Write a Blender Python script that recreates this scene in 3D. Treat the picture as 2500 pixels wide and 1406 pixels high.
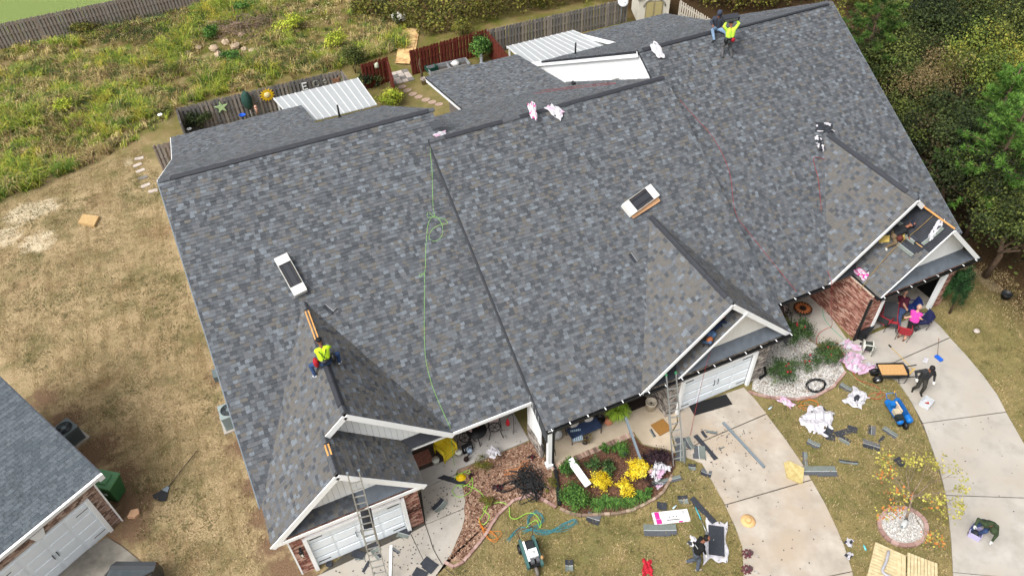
import bpy, math, random
import numpy as np
from mathutils import Vector, Matrix
for o in list(bpy.data.objects): bpy.data.objects.remove(o)
scene=bpy.context.scene; col=scene.collection
R=random.Random(11); NR=np.random.default_rng(5)
# ---------------------------------------------------------------- camera
CAM=Vector((3.445,-15.2701,25.8823))
def make_camera():
    yaw,pitch,roll,F=.402,-.779,-.0383,1841.3657
    f=Vector((math.sin(yaw)*math.cos(pitch),math.cos(yaw)*math.cos(pitch),math.sin(pitch)))
    r0=Vector((math.cos(yaw),-math.sin(yaw),0)); u0=r0.cross(f)
    r=r0*math.cos(roll)+u0*math.sin(roll); u=u0*math.cos(roll)-r0*math.sin(roll)
    cd=bpy.data.cameras.new('camera'); cd.sensor_width=36; cd.lens=36*F/2500; cd.clip_end=600; cd.clip_start=.5
    o=bpy.data.objects.new('camera',cd); col.objects.link(o)
    m=Matrix((r,u,-f)).transposed().to_4x4(); m.translation=CAM; o.matrix_world=m
    scene.camera=o
make_camera()
# ---------------------------------------------------------------- sky, sun, exposure
SUN_EL,SUN_AZ=math.radians(54),math.radians(-108)   # azimuth from +Y towards +X
w=bpy.data.worlds.new('World'); scene.world=w; w.use_nodes=True
nt=w.node_tree; bg=nt.nodes['Background']
sk=nt.nodes.new('ShaderNodeTexSky'); sk.sky_type='NISHITA'; sk.sun_disc=False
sk.sun_elevation=SUN_EL; sk.sun_rotation=SUN_AZ; sk.air_density=1.0; sk.dust_density=6.0; sk.ozone_density=.6
hs=nt.nodes.new('ShaderNodeHueSaturation'); hs.inputs['Saturation'].default_value=.2
nt.links.new(sk.outputs[0],hs.inputs['Color']); nt.links.new(hs.outputs[0],bg.inputs['Color'])
bg.inputs['Strength'].default_value=.15
sd=bpy.data.lights.new('sun','SUN'); sd.energy=1.2; sd.angle=math.radians(24); sd.color=(1,.975,.94)
so=bpy.data.objects.new('sun',sd); col.objects.link(so)
dv=Vector((math.sin(SUN_AZ)*math.cos(SUN_EL),math.cos(SUN_AZ)*math.cos(SUN_EL),math.sin(SUN_EL)))
so.rotation_euler=dv.to_track_quat('Z','Y').to_euler(); so.location=(-20,20,60)
scene.view_settings.view_transform='Standard'; scene.view_settings.look='None'
scene.view_settings.exposure=0.63; scene.view_settings.gamma=1; scene.view_settings.use_curve_mapping=False
# ---------------------------------------------------------------- materials
def lin(h):
    h=h.lstrip('#'); return tuple(((int(h[i:i+2],16)/255+.055)/1.055)**2.4 if int(h[i:i+2],16)>10 else int(h[i:i+2],16)/255/12.92 for i in (0,2,4))
MATS={}
def mat(name,c,rough=.8,var=.12,scale=6,bump=0,bscale=80,metal=0,spec=.3,c2=None,detail=4,c3=None,s3=.6,trans=0):
    if name in MATS: return MATS[name]
    m=bpy.data.materials.new(name); m.use_nodes=True; n=m.node_tree; b=n.nodes['Principled BSDF']; L=n.links
    if isinstance(c,str): c=lin(c)
    b.inputs['Roughness'].default_value=rough; b.inputs['Metallic'].default_value=metal
    b.inputs['Specular IOR Level'].default_value=spec
    if trans: b.inputs['Transmission Weight'].default_value=trans
    tc=n.nodes.new('ShaderNodeTexCoord')
    if var or c2:
        no=n.nodes.new('ShaderNodeTexNoise'); no.inputs['Scale'].default_value=scale; no.inputs['Detail'].default_value=detail
        no.inputs['Roughness'].default_value=.62; L.new(tc.outputs['Object'],no.inputs['Vector'])
        rp=n.nodes.new('ShaderNodeValToRGB'); e=rp.color_ramp.elements
        a=c; d=lin(c2) if isinstance(c2,str) else (c2 if c2 else None)
        if d is None: a=tuple(x*(1-var) for x in c); d=tuple(min(1,x*(1+var)) for x in c)
        e[0].position=.32; e[1].position=.68; e[0].color=(*a,1); e[1].color=(*d,1)
        L.new(no.outputs['Fac'],rp.inputs['Fac']); out=rp.outputs['Color']
        if c3:
            if isinstance(c3,str): c3=lin(c3)
            n3=n.nodes.new('ShaderNodeTexNoise'); n3.inputs['Scale'].default_value=s3; n3.inputs['Detail'].default_value=5; n3.inputs['Roughness'].default_value=.6
            L.new(tc.outputs['Object'],n3.inputs['Vector'])
            r3=n.nodes.new('ShaderNodeValToRGB'); r3.color_ramp.elements[0].position=.46; r3.color_ramp.elements[1].position=.66
            L.new(n3.outputs['Fac'],r3.inputs['Fac'])
            mx=n.nodes.new('ShaderNodeMixRGB'); L.new(r3.outputs['Color'],mx.inputs['Fac']); L.new(out,mx.inputs['Color1']); mx.inputs['Color2'].default_value=(*c3,1); out=mx.outputs['Color']
        L.new(out,b.inputs['Base Color'])
    else: b.inputs['Base Color'].default_value=(*c,1)
    if bump:
        nb=n.nodes.new('ShaderNodeTexNoise'); nb.inputs['Scale'].default_value=bscale; nb.inputs['Detail'].default_value=3; L.new(tc.outputs['Object'],nb.inputs['Vector'])
        bp=n.nodes.new('ShaderNodeBump'); bp.inputs['Strength'].default_value=bump; bp.inputs['Distance'].default_value=.03
        L.new(nb.outputs['Fac'],bp.inputs['Height']); L.new(bp.outputs['Normal'],b.inputs['Normal'])
    MATS[name]=m; return m
# ---------------------------------------------------------------- mesh helpers
def link(name,me,parent=None):
    o=bpy.data.objects.new(name,me); col.objects.link(o)
    if parent is not None: o.parent=parent
    return o
def tag(o,label=None,cat=None,group=None,kind=None):
    if label: o['label']=label
    if cat: o['category']=cat
    if group: o['group']=group
    if kind: o['kind']=kind
    return o
def thing(name,label,cat,loc=(0,0,0),rz=0,group=None):
    o=bpy.data.objects.new(name,None); col.objects.link(o); o.empty_display_size=.2
    o.location=loc; o.rotation_euler=(0,0,rz); return tag(o,label,cat,group)
class MB:
    def __init__(s): s.v=[]; s.f=[]; s.m=[]; s.sm=[]
    def add(s,vs,fs,mi=0,smooth=False):
        b=len(s.v); s.v+=[tuple(p) for p in vs]; s.f+=[tuple(i+b for i in f) for f in fs]; s.m+=[mi]*len(fs); s.sm+=[smooth]*len(fs); return s
    def hexa(s,c,mi=0):  # 8 corners: bottom ring, top ring
        return s.add(c,[(3,2,1,0),(4,5,6,7),(0,1,5,4),(1,2,6,5),(2,3,7,6),(3,0,4,7)],mi)
    def box(s,c,d,rot=None,mi=0):
        x,y,z=d[0]/2,d[1]/2,d[2]/2; c=Vector(c)
        vs=[Vector(p) for p in ((-x,-y,-z),(x,-y,-z),(x,y,-z),(-x,y,-z),(-x,-y,z),(x,-y,z),(x,y,z),(-x,y,z))]
        if rot is not None:
            if isinstance(rot,(int,float)): rot=Matrix.Rotation(rot,3,'Z')
            vs=[rot@p for p in vs]
        return s.hexa([c+p for p in vs],mi)
    def beam(s,a,b,w,h,up=(0,0,1),mi=0):
        a=Vector(a); b=Vector(b); d=(b-a).normalized(); u=Vector(up); sd=d.cross(u).normalized(); u=sd.cross(d).normalized()
        sd*=w/2; u*=h/2
        return s.hexa([a-sd-u,a+sd-u,b+sd-u,b-sd-u,a-sd+u,a+sd+u,b+sd+u,b-sd+u],mi)
    def prism(s,pts,z0,z1,mi=0,bottom=False):  # pts ccw xy
        n=len(pts); vs=[(p[0],p[1],z0) for p in pts]+[(p[0],p[1],z1) for p in pts]
        fs=[tuple(range(n,2*n))]+[(i,(i+1)%n,n+(i+1)%n,n+i) for i in range(n)]
        if bottom: fs.append(tuple(range(n-1,-1,-1)))
        return s.add(vs,fs,mi)
    def slab(s,pts,t,nrm=None,mi=0):  # planar polygon pts3d, thickness below
        pts=[Vector(p) for p in pts]; n=len(pts)
        if nrm is None:
            nrm=Vector((0,0,0))
            for i in range(n): nrm+=pts[i].cross(pts[(i+1)%n])
            nrm.normalize()
        nrm=Vector(nrm); lo=[p-nrm*t for p in pts]
        fs=[tuple(range(n)),tuple(range(2*n-1,n-1,-1))]+[((i+1)%n,i,n+i,n+(i+1)%n) for i in range(n)]
        return s.add(pts+lo,fs,mi)
    def tube(s,path,r,n=8,mi=0,caps=True,closed=False):
        P=[Vector(p) for p in path]; k=len(P); rs=r if isinstance(r,(list,tuple)) else [r]*k
        vs=[]; ref=Vector((0,0,1))
        for i,p in enumerate(P):
            if closed: d=(P[(i+1)%k]-P[i-1])
            else: d=(P[min(i+1,k-1)]-P[max(i-1,0)])
            if d.length<1e-9: d=Vector((0,0,1))
            d.normalize()
            if abs(d.dot(ref))>.95: ref=Vector((1,0,0)) if abs(d.x)<.9 else Vector((0,1,0))
            a=d.cross(ref).normalized(); b=a.cross(d).normalized(); ref=b
            vs+=[p+(a*math.cos(2*math.pi*j/n)+b*math.sin(2*math.pi*j/n))*rs[i] for j in range(n)]
        fs=[]
        for i in range(k if closed else k-1):
            q=(i+1)%k
            fs+=[(i*n+j,i*n+(j+1)%n,q*n+(j+1)%n,q*n+j) for j in range(n)]
        if caps and not closed: fs+=[tuple(range(n-1,-1,-1)),tuple((k-1)*n+j for j in range(n))]
        return s.add(vs,fs,mi,True)
    def lathe(s,c,prof,n=16,mi=0,axis=None):  # prof [(r,z)]
        c=Vector(c); vs=[]
        for r,z in prof: vs+=[Vector((r*math.cos(2*math.pi*j/n),r*math.sin(2*math.pi*j/n),z)) for j in range(n)]
        if axis is not None:
            q=Vector((0,0,1)).rotation_difference(Vector(axis)); vs=[q@v for v in vs]
        vs=[c+v for v in vs]; fs=[]
        for i in range(len(prof)-1): fs+=[(i*n+j,i*n+(j+1)%n,(i+1)*n+(j+1)%n,(i+1)*n+j) for j in range(n)]
        fs+=[tuple(range(n-1,-1,-1)),tuple((len(prof)-1)*n+j for j in range(n))]
        return s.add(vs,fs,mi,True)
    def ball(s,c,r,n=12,mi=0,rot=None):
        rx,ry,rz=(r,r,r) if not isinstance(r,(tuple,list)) else r
        m=n//2; vs=[];c=Vector(c)
        for i in range(m+1):
            t=math.pi*i/m; st=max(math.sin(t),1e-3)
            for j in range(n):
                p=Vector((rx*st*math.cos(2*math.pi*j/n),ry*st*math.sin(2*math.pi*j/n),-rz*math.cos(t)))
                if rot is not None: p=rot@p
                vs.append(c+p)
        fs=[(i*n+j,i*n+(j+1)%n,(i+1)*n+(j+1)%n,(i+1)*n+j) for i in range(m) for j in range(n)]
        return s.add(vs,fs,mi,True)
    def mesh(s,name,mats):
        me=bpy.data.meshes.new(name); me.from_pydata(s.v,[],s.f)
        for m in (mats if isinstance(mats,(list,tuple)) else [mats]): me.materials.append(m)
        if len(me.polygons):
            me.polygons.foreach_set('material_index',s.m); me.polygons.foreach_set('use_smooth',s.sm)
        me.update(); return me
    def build(s,name,mats,parent=None,world=False):
        o=link(name,s.mesh(name,mats),parent)
        if parent is not None and world: o.matrix_parent_inverse=parent.matrix_basis.inverted()
        return o
def np_mesh(name,V,F,mats,mi=None,smooth=False):
    me=bpy.data.meshes.new(name); V=np.asarray(V,dtype=np.float32); F=np.asarray(F,dtype=np.int32); k=F.shape[1]
    me.vertices.add(len(V)); me.vertices.foreach_set('co',V.ravel())
    me.loops.add(F.size); me.loops.foreach_set('vertex_index',F.ravel())
    me.polygons.add(len(F)); me.polygons.foreach_set('loop_start',np.arange(0,F.size,k,dtype=np.int32)); me.polygons.foreach_set('loop_total',np.full(len(F),k,dtype=np.int32))
    for m in mats: me.materials.append(m)
    if mi is not None: me.polygons.foreach_set('material_index',np.asarray(mi,dtype=np.int32))
    me.update(calc_edges=True); return me
def copy_tree(o,parent=None):
    c=o.copy(); col.objects.link(c)
    if parent is not None: c.parent=parent
    for ch in o.children: copy_tree(ch,c)
    return c
def place(root,loc,rz=0,label=None,group=None):
    c=copy_tree(root); c.location=loc; c.rotation_euler=(0,0,rz)
    if label: c['label']=label
    if group: c['group']=group
    return c
# ---------------------------------------------------------------- shingles
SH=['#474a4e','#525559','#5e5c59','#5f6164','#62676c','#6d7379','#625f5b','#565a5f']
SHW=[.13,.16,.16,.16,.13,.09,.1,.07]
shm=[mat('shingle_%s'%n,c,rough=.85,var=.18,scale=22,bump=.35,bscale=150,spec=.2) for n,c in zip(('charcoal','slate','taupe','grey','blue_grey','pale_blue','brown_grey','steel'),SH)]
m_edge=mat('asphalt_edge','#26272b',rough=.95,var=.1,spec=.1)
m_deck=mat('roof_felt','#33353a',rough=.9,var=.2,scale=3,spec=.15)
tab_mesh=[]
for i,m in enumerate(shm):
    b=MB(); b.add([(0,0,0),(1,0,0),(1,1,0),(0,1,0),(0,0,1),(1,0,1),(1,1,.12),(0,1,.12)],[(4,5,6,7)],0).add([(0,0,0),(1,0,0),(1,1,0),(0,1,0),(0,0,1),(1,0,1),(1,1,.12),(0,1,.12)],[(0,1,5,4),(1,2,6,5),(3,0,4,7)],1)
    tab_mesh.append(b.mesh('shingle_tab',[m,m_edge]))
EXPO=.145
GBW=[.08,.12,.3,.19,.05,.05,.2,.01]  # gable slopes: same shingles, their warmer, lighter look in this light put into colour
def plan_tabs(O,u,v,U,V,skip=None,urange=None,pal=None):
    SHW=pal or [.17,.25,.06,.23,.13,.05,.03,.08]
    O=Vector(O); u=Vector(u).normalized(); v=Vector(v).normalized(); n=u.cross(v)
    if n.z<0: n=-n
    out=[]; k=0; last=-1
    while k*EXPO<V-.02:
        v0=k*EXPO; L=min(EXPO+.02,V-v0); a,b=(0,U) if urange is None else urange(v0+EXPO/2)
        x=a
        if b-a>.03:
            first=True
            while x<b-1e-6:
                wd=R.choice((.11,.14,.16,.17,.19,.2,.22,.26)); 
                if first: wd*=R.uniform(.3,1); first=False
                if b-x-wd<.06: wd=b-x
                c=O+u*(x+wd/2)+v*(v0+EXPO/2); ci=R.choices(range(8),SHW)[0]
                if ci==last: ci=R.choices(range(8),SHW)[0]
                last=ci
                if skip is None or not skip(c):
                    out.append((O+u*x+v*v0,u,v,n,wd,L,R.choice((.01,.018,.026)),ci,c))
                x+=wd
        k+=1
    return out
def lay_shingles(tabs,roof,near=285):
    tabs.sort(key=lambda t:(t[8]-CAM).length_squared)
    for t in tabs[:near]:
        p,u,v,n,wd,L,h,mi,_=t
        o=link('shingle',tab_mesh[mi],roof)
        m=Matrix((u*wd,v*L,n*h)).transposed().to_4x4(); m.translation=p; o.matrix_basis=m
    b=MB()
    for p,u,v,n,wd,L,h,mi,_ in tabs[near:]:
        q=p+u*wd; tp=p+v*L; tq=q+v*L
        vs=[p,q,tq,tp,p+n*h,q+n*h,tq+n*h*.12,tp+n*h*.12]; k=len(b.v); b.v+=vs
        b.f+=[(k+4,k+5,k+6,k+7),(k,k+1,k+5,k+4),(k+1,k+2,k+6,k+5),(k+3,k,k+4,k+7)]; b.m+=[mi,8,8,8]; b.sm+=[False]*4
    o=b.build('shingle_field',shm+[m_edge],roof); o['kind']='stuff'
    return o
# ---------------------------------------------------------------- bricks
def brick_mats(pre,cols): return [mat(pre+'_%s'%chr(97+i),c,rough=.9,var=.2,scale=14,spec=.2) for i,c in enumerate(cols)]
br_red=brick_mats('red_brick',['#966a5d','#84574b','#a87e70','#6d483f','#b79685'])
br_grey=brick_mats('grey_brick',['#8d867f','#6f6864','#a39b92','#5b5654','#b5ada3'])
br_tan=brick_mats('tan_brick',['#a98f80','#8b7265','#bda798','#6d5a50','#9c8275'])
m_mort=mat('mortar','#b3a595',rough=.95,var=.12,scale=12)
m_mortg=mat('mortar_grey','#8f8983',rough=.95,var=.12,scale=12)
ub=MB().box((.5,.5,.5),(1,1,1))
brick_mesh={}
for nm,ms in (('red',br_red),('grey',br_grey),('tan',br_tan)):
    brick_mesh[nm]=[ub.mesh('brick',m) for m in ms]
def plan_bricks(O,u,U,H,out,holes=(),bw=.2,bh=.067,joint=.012,soldier=False):
    """running bond on a vertical wall; out = outward normal; holes = (u0,u1,z0,z1)"""
    O=Vector(O); u=Vector(u).normalized(); out=Vector(out).normalized(); res=[]
    if soldier: bw,bh=.075,.2
    k=0; z=0
    while z<H-.02:
        hh=min(bh,H-z)-joint; x=-(k%2)*bw/2 if not soldier else 0
        while x<U-.01:
            a=max(x,0); b=min(x+bw,U)-joint
            if b-a>.03:
                ca=(a+b)/2; cz=z+hh/2
                spans=[(a,b)]
                for h in holes:
                    if z+hh>h[2] and z<h[3]:
                        ns=[]
                        for (p,q) in spans:
                            if q<=h[0] or p>=h[1]: ns.append((p,q))
                            else:
                                if h[0]-p>.03: ns.append((p,h[0]))
                                if q-h[1]>.03: ns.append((h[1],q))
                        spans=ns
                for p,q in spans: res.append((O+u*p+Vector((0,0,z)),u,out,q-p,hh))
            x+=bw
        z+=bh; k+=1
    return res
def lay_bricks(bricks,wall,kind,near=285,depth=.014):
    ms={'red':br_red,'grey':br_grey,'tan':br_tan}[kind]
    bricks.sort(key=lambda t:(t[0]-CAM).length_squared)
    for p,u,o_,wd,hh in bricks[:near]:
        d=depth*R.uniform(.7,1.3); ob=link('brick',R.choice(brick_mesh[kind]),wall)
        m=Matrix((u*wd,o_*d,Vector((0,0,hh)))).transposed().to_4x4(); m.translation=p; ob.matrix_basis=m
    if len(bricks)>near:
        b=MB()
        for p,u,o_,wd,hh in bricks[near:]:
            d=o_*depth*R.uniform(.7,1.3); z=Vector((0,0,hh)); q=p+u*wd
            b.hexa([p,q,q+d,p+d,p+z,q+z,q+d+z,p+d+z],R.randrange(5))
        o=b.build('brick_field',ms,wall); o['kind']='stuff'
# ================================================================ ground
def ground_material():
    m=bpy.data.materials.new('dry_lawn_ground'); m.use_nodes=True; n=m.node_tree; L=n.links; b=n.nodes['Principled BSDF']
    b.inputs['Roughness'].default_value=.95; b.inputs['Specular IOR Level'].default_value=.1
    tc=n.nodes.new('ShaderNodeTexCoord'); V=tc.outputs['Object']
    def noise(s,d=5,r=.6):
        x=n.nodes.new('ShaderNodeTexNoise'); x.inputs['Scale'].default_value=s; x.inputs['Detail'].default_value=d; x.inputs['Roughness'].default_value=r; L.new(V,x.inputs['Vector']); return x.outputs['Fac']
    def ramp(f,p0,p1,c0=(0,0,0),c1=(1,1,1)):
        x=n.nodes.new('ShaderNodeValToRGB'); e=x.color_ramp.elements; e[0].position=p0; e[1].position=p1; e[0].color=(*c0,1); e[1].color=(*c1,1); L.new(f,x.inputs['Fac']); return x.outputs['Color']
    def mix(f,a,c):
        x=n.nodes.new('ShaderNodeMixRGB'); L.new(f,x.inputs['Fac'])
        for s,v in (('Color1',a),('Color2',c)):
            if isinstance(v,tuple): x.inputs[s].default_value=(*v,1)
            else: L.new(v,x.inputs[s])
        return x.outputs['Color']
    def math_(op,a,b_):
        x=n.nodes.new('ShaderNodeMath'); x.operation=op; x.use_clamp=True
        for i,v in enumerate((a,b_)):
            if isinstance(v,(int,float)): x.inputs[i].default_value=v
            else: L.new(v,x.inputs[i])
        return x.outputs[0]
    fine=ramp(noise(16,6,.8),.34,.68,lin('#746347'),lin('#c4ae88'))
    green=ramp(noise(15,6,.8),.34,.68,lin('#45442a'),lin('#8a8058'))
    c=mix(ramp(noise(.55,6,.7),.44,.66),fine,green)
    brown=ramp(noise(30,5,.7),.3,.7,lin('#4c3924'),lin('#83664a'))
    c=mix(ramp(noise(.32,6,.7),.54,.72),c,brown)
    # faint mowing streaks
    mp_=n.nodes.new('ShaderNodeMapping'); mp_.inputs['Rotation'].default_value=(0,0,.12); mp_.inputs['Scale'].default_value=(2.6,.18,1); L.new(V,mp_.inputs['Vector'])
    ns=n.nodes.new('ShaderNodeTexNoise'); ns.inputs['Scale'].default_value=1.0; ns.inputs['Detail'].default_value=4; L.new(mp_.outputs[0],ns.inputs['Vector'])
    c=mix(ramp(ns.outputs['Fac'],.5,.72,(0,0,0),(.75,.75,.75)),c,ramp(noise(18,6,.8),.34,.68,lin('#57482f'),lin('#94805a')))
    # the front lawns are greener than the parched side lawn
    sp=n.nodes.new('ShaderNodeSeparateXYZ'); L.new(V,sp.inputs[0])
    mf=n.nodes.new('ShaderNodeMapRange'); mf.inputs['From Min'].default_value=4; mf.inputs['From Max'].default_value=9; mf.inputs['To Max'].default_value=.8; L.new(sp.outputs['X'],mf.inputs['Value'])
    frontc=mix(ramp(noise(.8,6,.7),.4,.62),ramp(noise(17,6,.8),.34,.68,lin('#544c2f'),lin('#a3935f')),ramp(noise(17,6,.8),.34,.68,lin('#404222'),lin('#767642')))
    c=mix(mf.outputs[0],c,frontc)
    # bare sand and pine straw blobs with ragged edges
    nzb=noise(2.2,6,.7)
    def blob(pts,soft,c0,c1,cc):
        acc=None
        for x_,y_,r_ in pts:
            vd=n.nodes.new('ShaderNodeVectorMath'); vd.operation='DISTANCE'; L.new(V,vd.inputs[0]); vd.inputs[1].default_value=(x_,y_,0)
            q=n.nodes.new('ShaderNodeMath'); q.operation='SUBTRACT'; q.inputs[0].default_value=r_; L.new(vd.outputs['Value'],q.inputs[1])
            if acc is None: acc=q.outputs[0]
            else:
                mm=n.nodes.new('ShaderNodeMath'); mm.operation='MAXIMUM'; L.new(acc,mm.inputs[0]); L.new(q.outputs[0],mm.inputs[1]); acc=mm.outputs[0]
        k=n.nodes.new('ShaderNodeMath'); k.operation='MULTIPLY_ADD'; L.new(nzb,k.inputs[0]); k.inputs[1].default_value=soft*4; L.new(acc,k.inputs[2])
        r=n.nodes.new('ShaderNodeMapRange'); r.inputs['From Min'].default_value=soft*1.7; r.inputs['From Max'].default_value=soft*2.6; L.new(k.outputs[0],r.inputs['Value'])
        return mix(r.outputs[0],cc,ramp(noise(22,5,.75),.3,.7,lin(c0),lin(c1)))
    SAND=[(*p,r) for p,r in zip([(-8.28,26.29),(-7.22,26.37),(-7.56,23.22),(-9.28,24.44),(-2.59,28.9),(34.98,-0.07),(35.03,-1.22),(34.57,0.3)],(1.0,.8,.9,.9,.35,.9,.9,.7))]
    c=blob(SAND,.45,'#a8977a','#d4c6aa',c)
    STRAW=[(*p,r) for p,r in zip([(-0.26,9.48),(-0.15,7.46),(-0.01,5.36),(0.04,3.46),(0.13,1.87),(0.24,0.55),(0.35,-0.7),(0.64,-1.33),(-7.36,11.66),(-6.58,9.85),(-5.39,7.72),(-4.57,5.86),(-4.22,4.51),(-4.46,3.49),(-5.06,3.24),(35.05,1.75),(35.58,0.46),(36.34,4.04)],(.55,.6,.6,.6,.6,.65,.7,.9,.7,.8,.9,.8,.9,.8,.6,.9,.8,.9))]
    c=blob(STRAW,.5,'#4d3a2a','#8f765e',c)
    # weedy green field beyond the back fences, leaf litter under the woods
    sx=n.nodes.new('ShaderNodeSeparateXYZ'); L.new(V,sx.inputs[0])
    def mr(s,a,b_):
        x=n.nodes.new('ShaderNodeMapRange'); x.inputs['From Min'].default_value=a; x.inputs['From Max'].default_value=b_; L.new(s,x.inputs['Value']); return x.outputs[0]
    wob=noise(.5,4)
    fy=math_('MULTIPLY',mr(sx.outputs['Y'],26,33),ramp(wob,.3,.5))
    field=mix(ramp(noise(.6,5,.65),.4,.62),ramp(noise(12,5,.7),.3,.7,lin('#3a4018'),lin('#6f7032')),ramp(noise(14,5,.7),.3,.7,lin('#544529'),lin('#8f7c54')))
    c=mix(fy,c,field)
    c=blob([(*p,r) for p,r in zip([(-9.74,57.84),(-5.65,57.46),(-0.78,57.18),(-12.19,57.84)],(7,9,9,7))],.3,'#5a6a33','#84935a',c)
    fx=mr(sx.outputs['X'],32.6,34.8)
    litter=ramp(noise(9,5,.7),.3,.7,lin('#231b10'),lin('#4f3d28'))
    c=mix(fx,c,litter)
    L.new(c,b.inputs['Base Color'])
    bp=n.nodes.new('ShaderNodeBump'); bp.inputs['Strength'].default_value=.6; bp.inputs['Distance'].default_value=.05; L.new(noise(30,4,.7),bp.inputs['Height']); L.new(bp.outputs['Normal'],b.inputs['Normal'])
    return m
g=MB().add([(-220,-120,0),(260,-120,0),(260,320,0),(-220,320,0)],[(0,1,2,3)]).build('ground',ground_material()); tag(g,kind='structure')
def sheet(name,pts,z,m,kind='structure',thick=.12,jit=0,parent=None):
    p=[(a,b) for a,b in pts]
    ar=sum(p[i][0]*p[(i+1)%len(p)][1]-p[(i+1)%len(p)][0]*p[i][1] for i in range(len(p)))
    if ar<0: p=p[::-1]
    if jit:
        q=[]
        for i in range(len(p)):
            a,b=Vector(p[i]),Vector(p[(i+1)%len(p)]); k=max(1,int((b-a).length/.18))
            for j in range(k):
                t=a.lerp(b,j/k); q.append((t.x+R.uniform(-jit,jit),t.y+R.uniform(-jit,jit)))
        p=q
    o=MB().prism(p,z-thick,z).build(name,m,parent); 
    if kind: tag(o,kind=kind)
    return o
m_conc=mat('concrete','#988f83',rough=.9,c2='#b4ab9f',scale=1.3,detail=10,bump=.12,bscale=120,c3='#a69887',s3=.5,spec=.2)
m_conc2=mat('concrete_pale','#99938a',rough=.9,c2='#b1aca4',scale=1.2,detail=10,bump=.12,bscale=120,c3='#a29a8e',s3=.6,spec=.2)
m_concd=mat('concrete_stained','#55524c',rough=.9,c2='#8a857c',scale=.9,detail=8,bump=.15,bscale=90,spec=.2)
m_porch=mat('porch_concrete','#a89a85',rough=.85,c2='#b8aa96',scale=1.5,detail=6,spec=.25)
m_porchg=mat('porch_concrete_grey','#a09c97',rough=.85,c2='#b1ada8',scale=1.5,detail=6,spec=.25)
m_mulch=mat('mulch','#4a3226',rough=.95,c2='#9a7a66',scale=22,detail=6,bump=1,bscale=40,c3='#a78b76',s3=1.6)
m_mulchd=mat('dark_mulch','#35241b',rough=.95,c2='#7a5a48',scale=22,detail=5,bump=.9,bscale=45)
m_straw=mat('pine_straw','#5c4030',rough=.95,c2='#93705a',scale=40,detail=5,bump=.8,bscale=60)
m_grav=mat('white_gravel','#716d68',rough=.9,c2='#e4e1dc',scale=20,detail=3,bump=1,bscale=30)
m_joint=mat('joint_dark','#4a463f',rough=.95,var=.1)
# driveways: each poured slab is a part
def driveway(name,m,slabs,base):
    root=sheet(name,base,.012,m_joint,thick=.03)
    for s in slabs: sheet('slab',s,.05,m,kind=None,thick=.06,parent=root)
    return root
JT=.02
driveway('driveway',m_conc,[
 [(16.88,-0.81),(20.04,-1.01),(20.08,-1.63),(20.05,-2.51),(16.92,-2.49),(15.73,-2.55),(16.01,-1.68),(16.51,-1.36)],
 [(16.89,-2.53),(20.03,-2.56),(19.94,-3.88),(19.79,-5.05),(19.64,-5.72),(16.07,-5.19),(16.2,-4.22),(16.32,-3.33),(15.72,-2.59)],
 [(16.05,-5.23),(19.64,-5.77),(19.43,-6.75),(19.14,-7.69),(18.89,-8.39),(18.51,-9.19),(14.68,-8.24),(15.62,-6.84),(15.86,-6.13)],
 [(14.66,-8.28),(18.49,-9.22),(18.08,-9.87),(17.15,-11.08),(13.77,-9.5)]],
 [(16.95,-0.85),(19.98,-1.0),(20.04,-1.65),(19.93,-3.9),(19.62,-5.73),(19.11,-7.7),(18.87,-8.4),(18.06,-9.86),(17.17,-11.02),(13.84,-9.46),(15.64,-6.86),(15.88,-6.15),(16.23,-4.23),(16.34,-3.34),(15.95,-2.71),(16.07,-1.74)])
driveway('driveway',m_conc2,[
 [(25.82,-1.02),(30.19,-1.08),(30.13,-1.96),(29.99,-2.68),(26.73,-2.7),(25.64,-2.47),(25.08,-1.45),(25.22,-0.99)],
 [(26.71,-2.74),(29.97,-2.73),(29.8,-3.8),(29.55,-4.89),(29.24,-5.88),(28.85,-6.64),(25.43,-5.61),(25.87,-4.44),(26.11,-3.53),(25.62,-2.54)],
 [(25.41,-5.64),(28.82,-6.68),(28.46,-7.48),(28.18,-8.09),(27.02,-10.13),(23.73,-8.4),(24.33,-7.54),(24.84,-6.66)],
 [(23.7,-8.43),(27.0,-10.16),(25.97,-11.64),(24.89,-12.65),(21.62,-10.7),(22.42,-9.88),(23.09,-9.14)],
 [(21.6,-10.72),(24.86,-12.67),(23.35,-14.0),(19.9,-12.38)]],
 [(25.9,-1.06),(30.12,-1.1),(30.09,-2.0),(29.77,-3.81),(29.2,-5.89),(28.15,-8.08),(27.0,-10.08),(24.86,-12.6),(23.36,-13.93),(19.98,-12.34),(22.46,-9.88),(23.73,-8.42),(24.86,-6.69),(25.9,-4.48),(26.13,-3.56),(25.64,-2.52),(25.11,-1.52)])
driveway('driveway',m_conc2,[
 [(1.01,-1.34),(4.97,-1.21),(5.07,-2.56),(4.28,-3.68),(1.23,-3.61)],
 [(5.0,-1.21),(5.62,-1.14),(7.13,-1.15),(7.05,-1.46),(6.76,-1.87),(6.06,-2.59),(5.3,-3.1),(4.55,-3.65),(4.3,-3.69),(5.09,-2.58)],
 [(5.94,0.32),(7.38,0.35),(7.48,-0.01),(7.3,-0.88),(7.14,-1.12),(5.62,-1.12)]],
 [(1.2,-1.43),(6.0,0.3),(7.33,0.32),(7.25,-0.88),(6.78,-1.84),(5.3,-3.04),(4.29,-3.62),(1.41,-3.55)])
driveway('driveway',m_concd,[
 [(-7.65,2.75),(-5.3,3.49),(-4.8,2.85),(-4.23,1.94),(-3.75,1.07),(-4.6,0.04),(-8.11,1.69)]],
 [(-7.58,2.72),(-5.3,3.44),(-4.26,1.92),(-3.82,1.1),(-4.6,0.11),(-8.05,1.73)])
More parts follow.
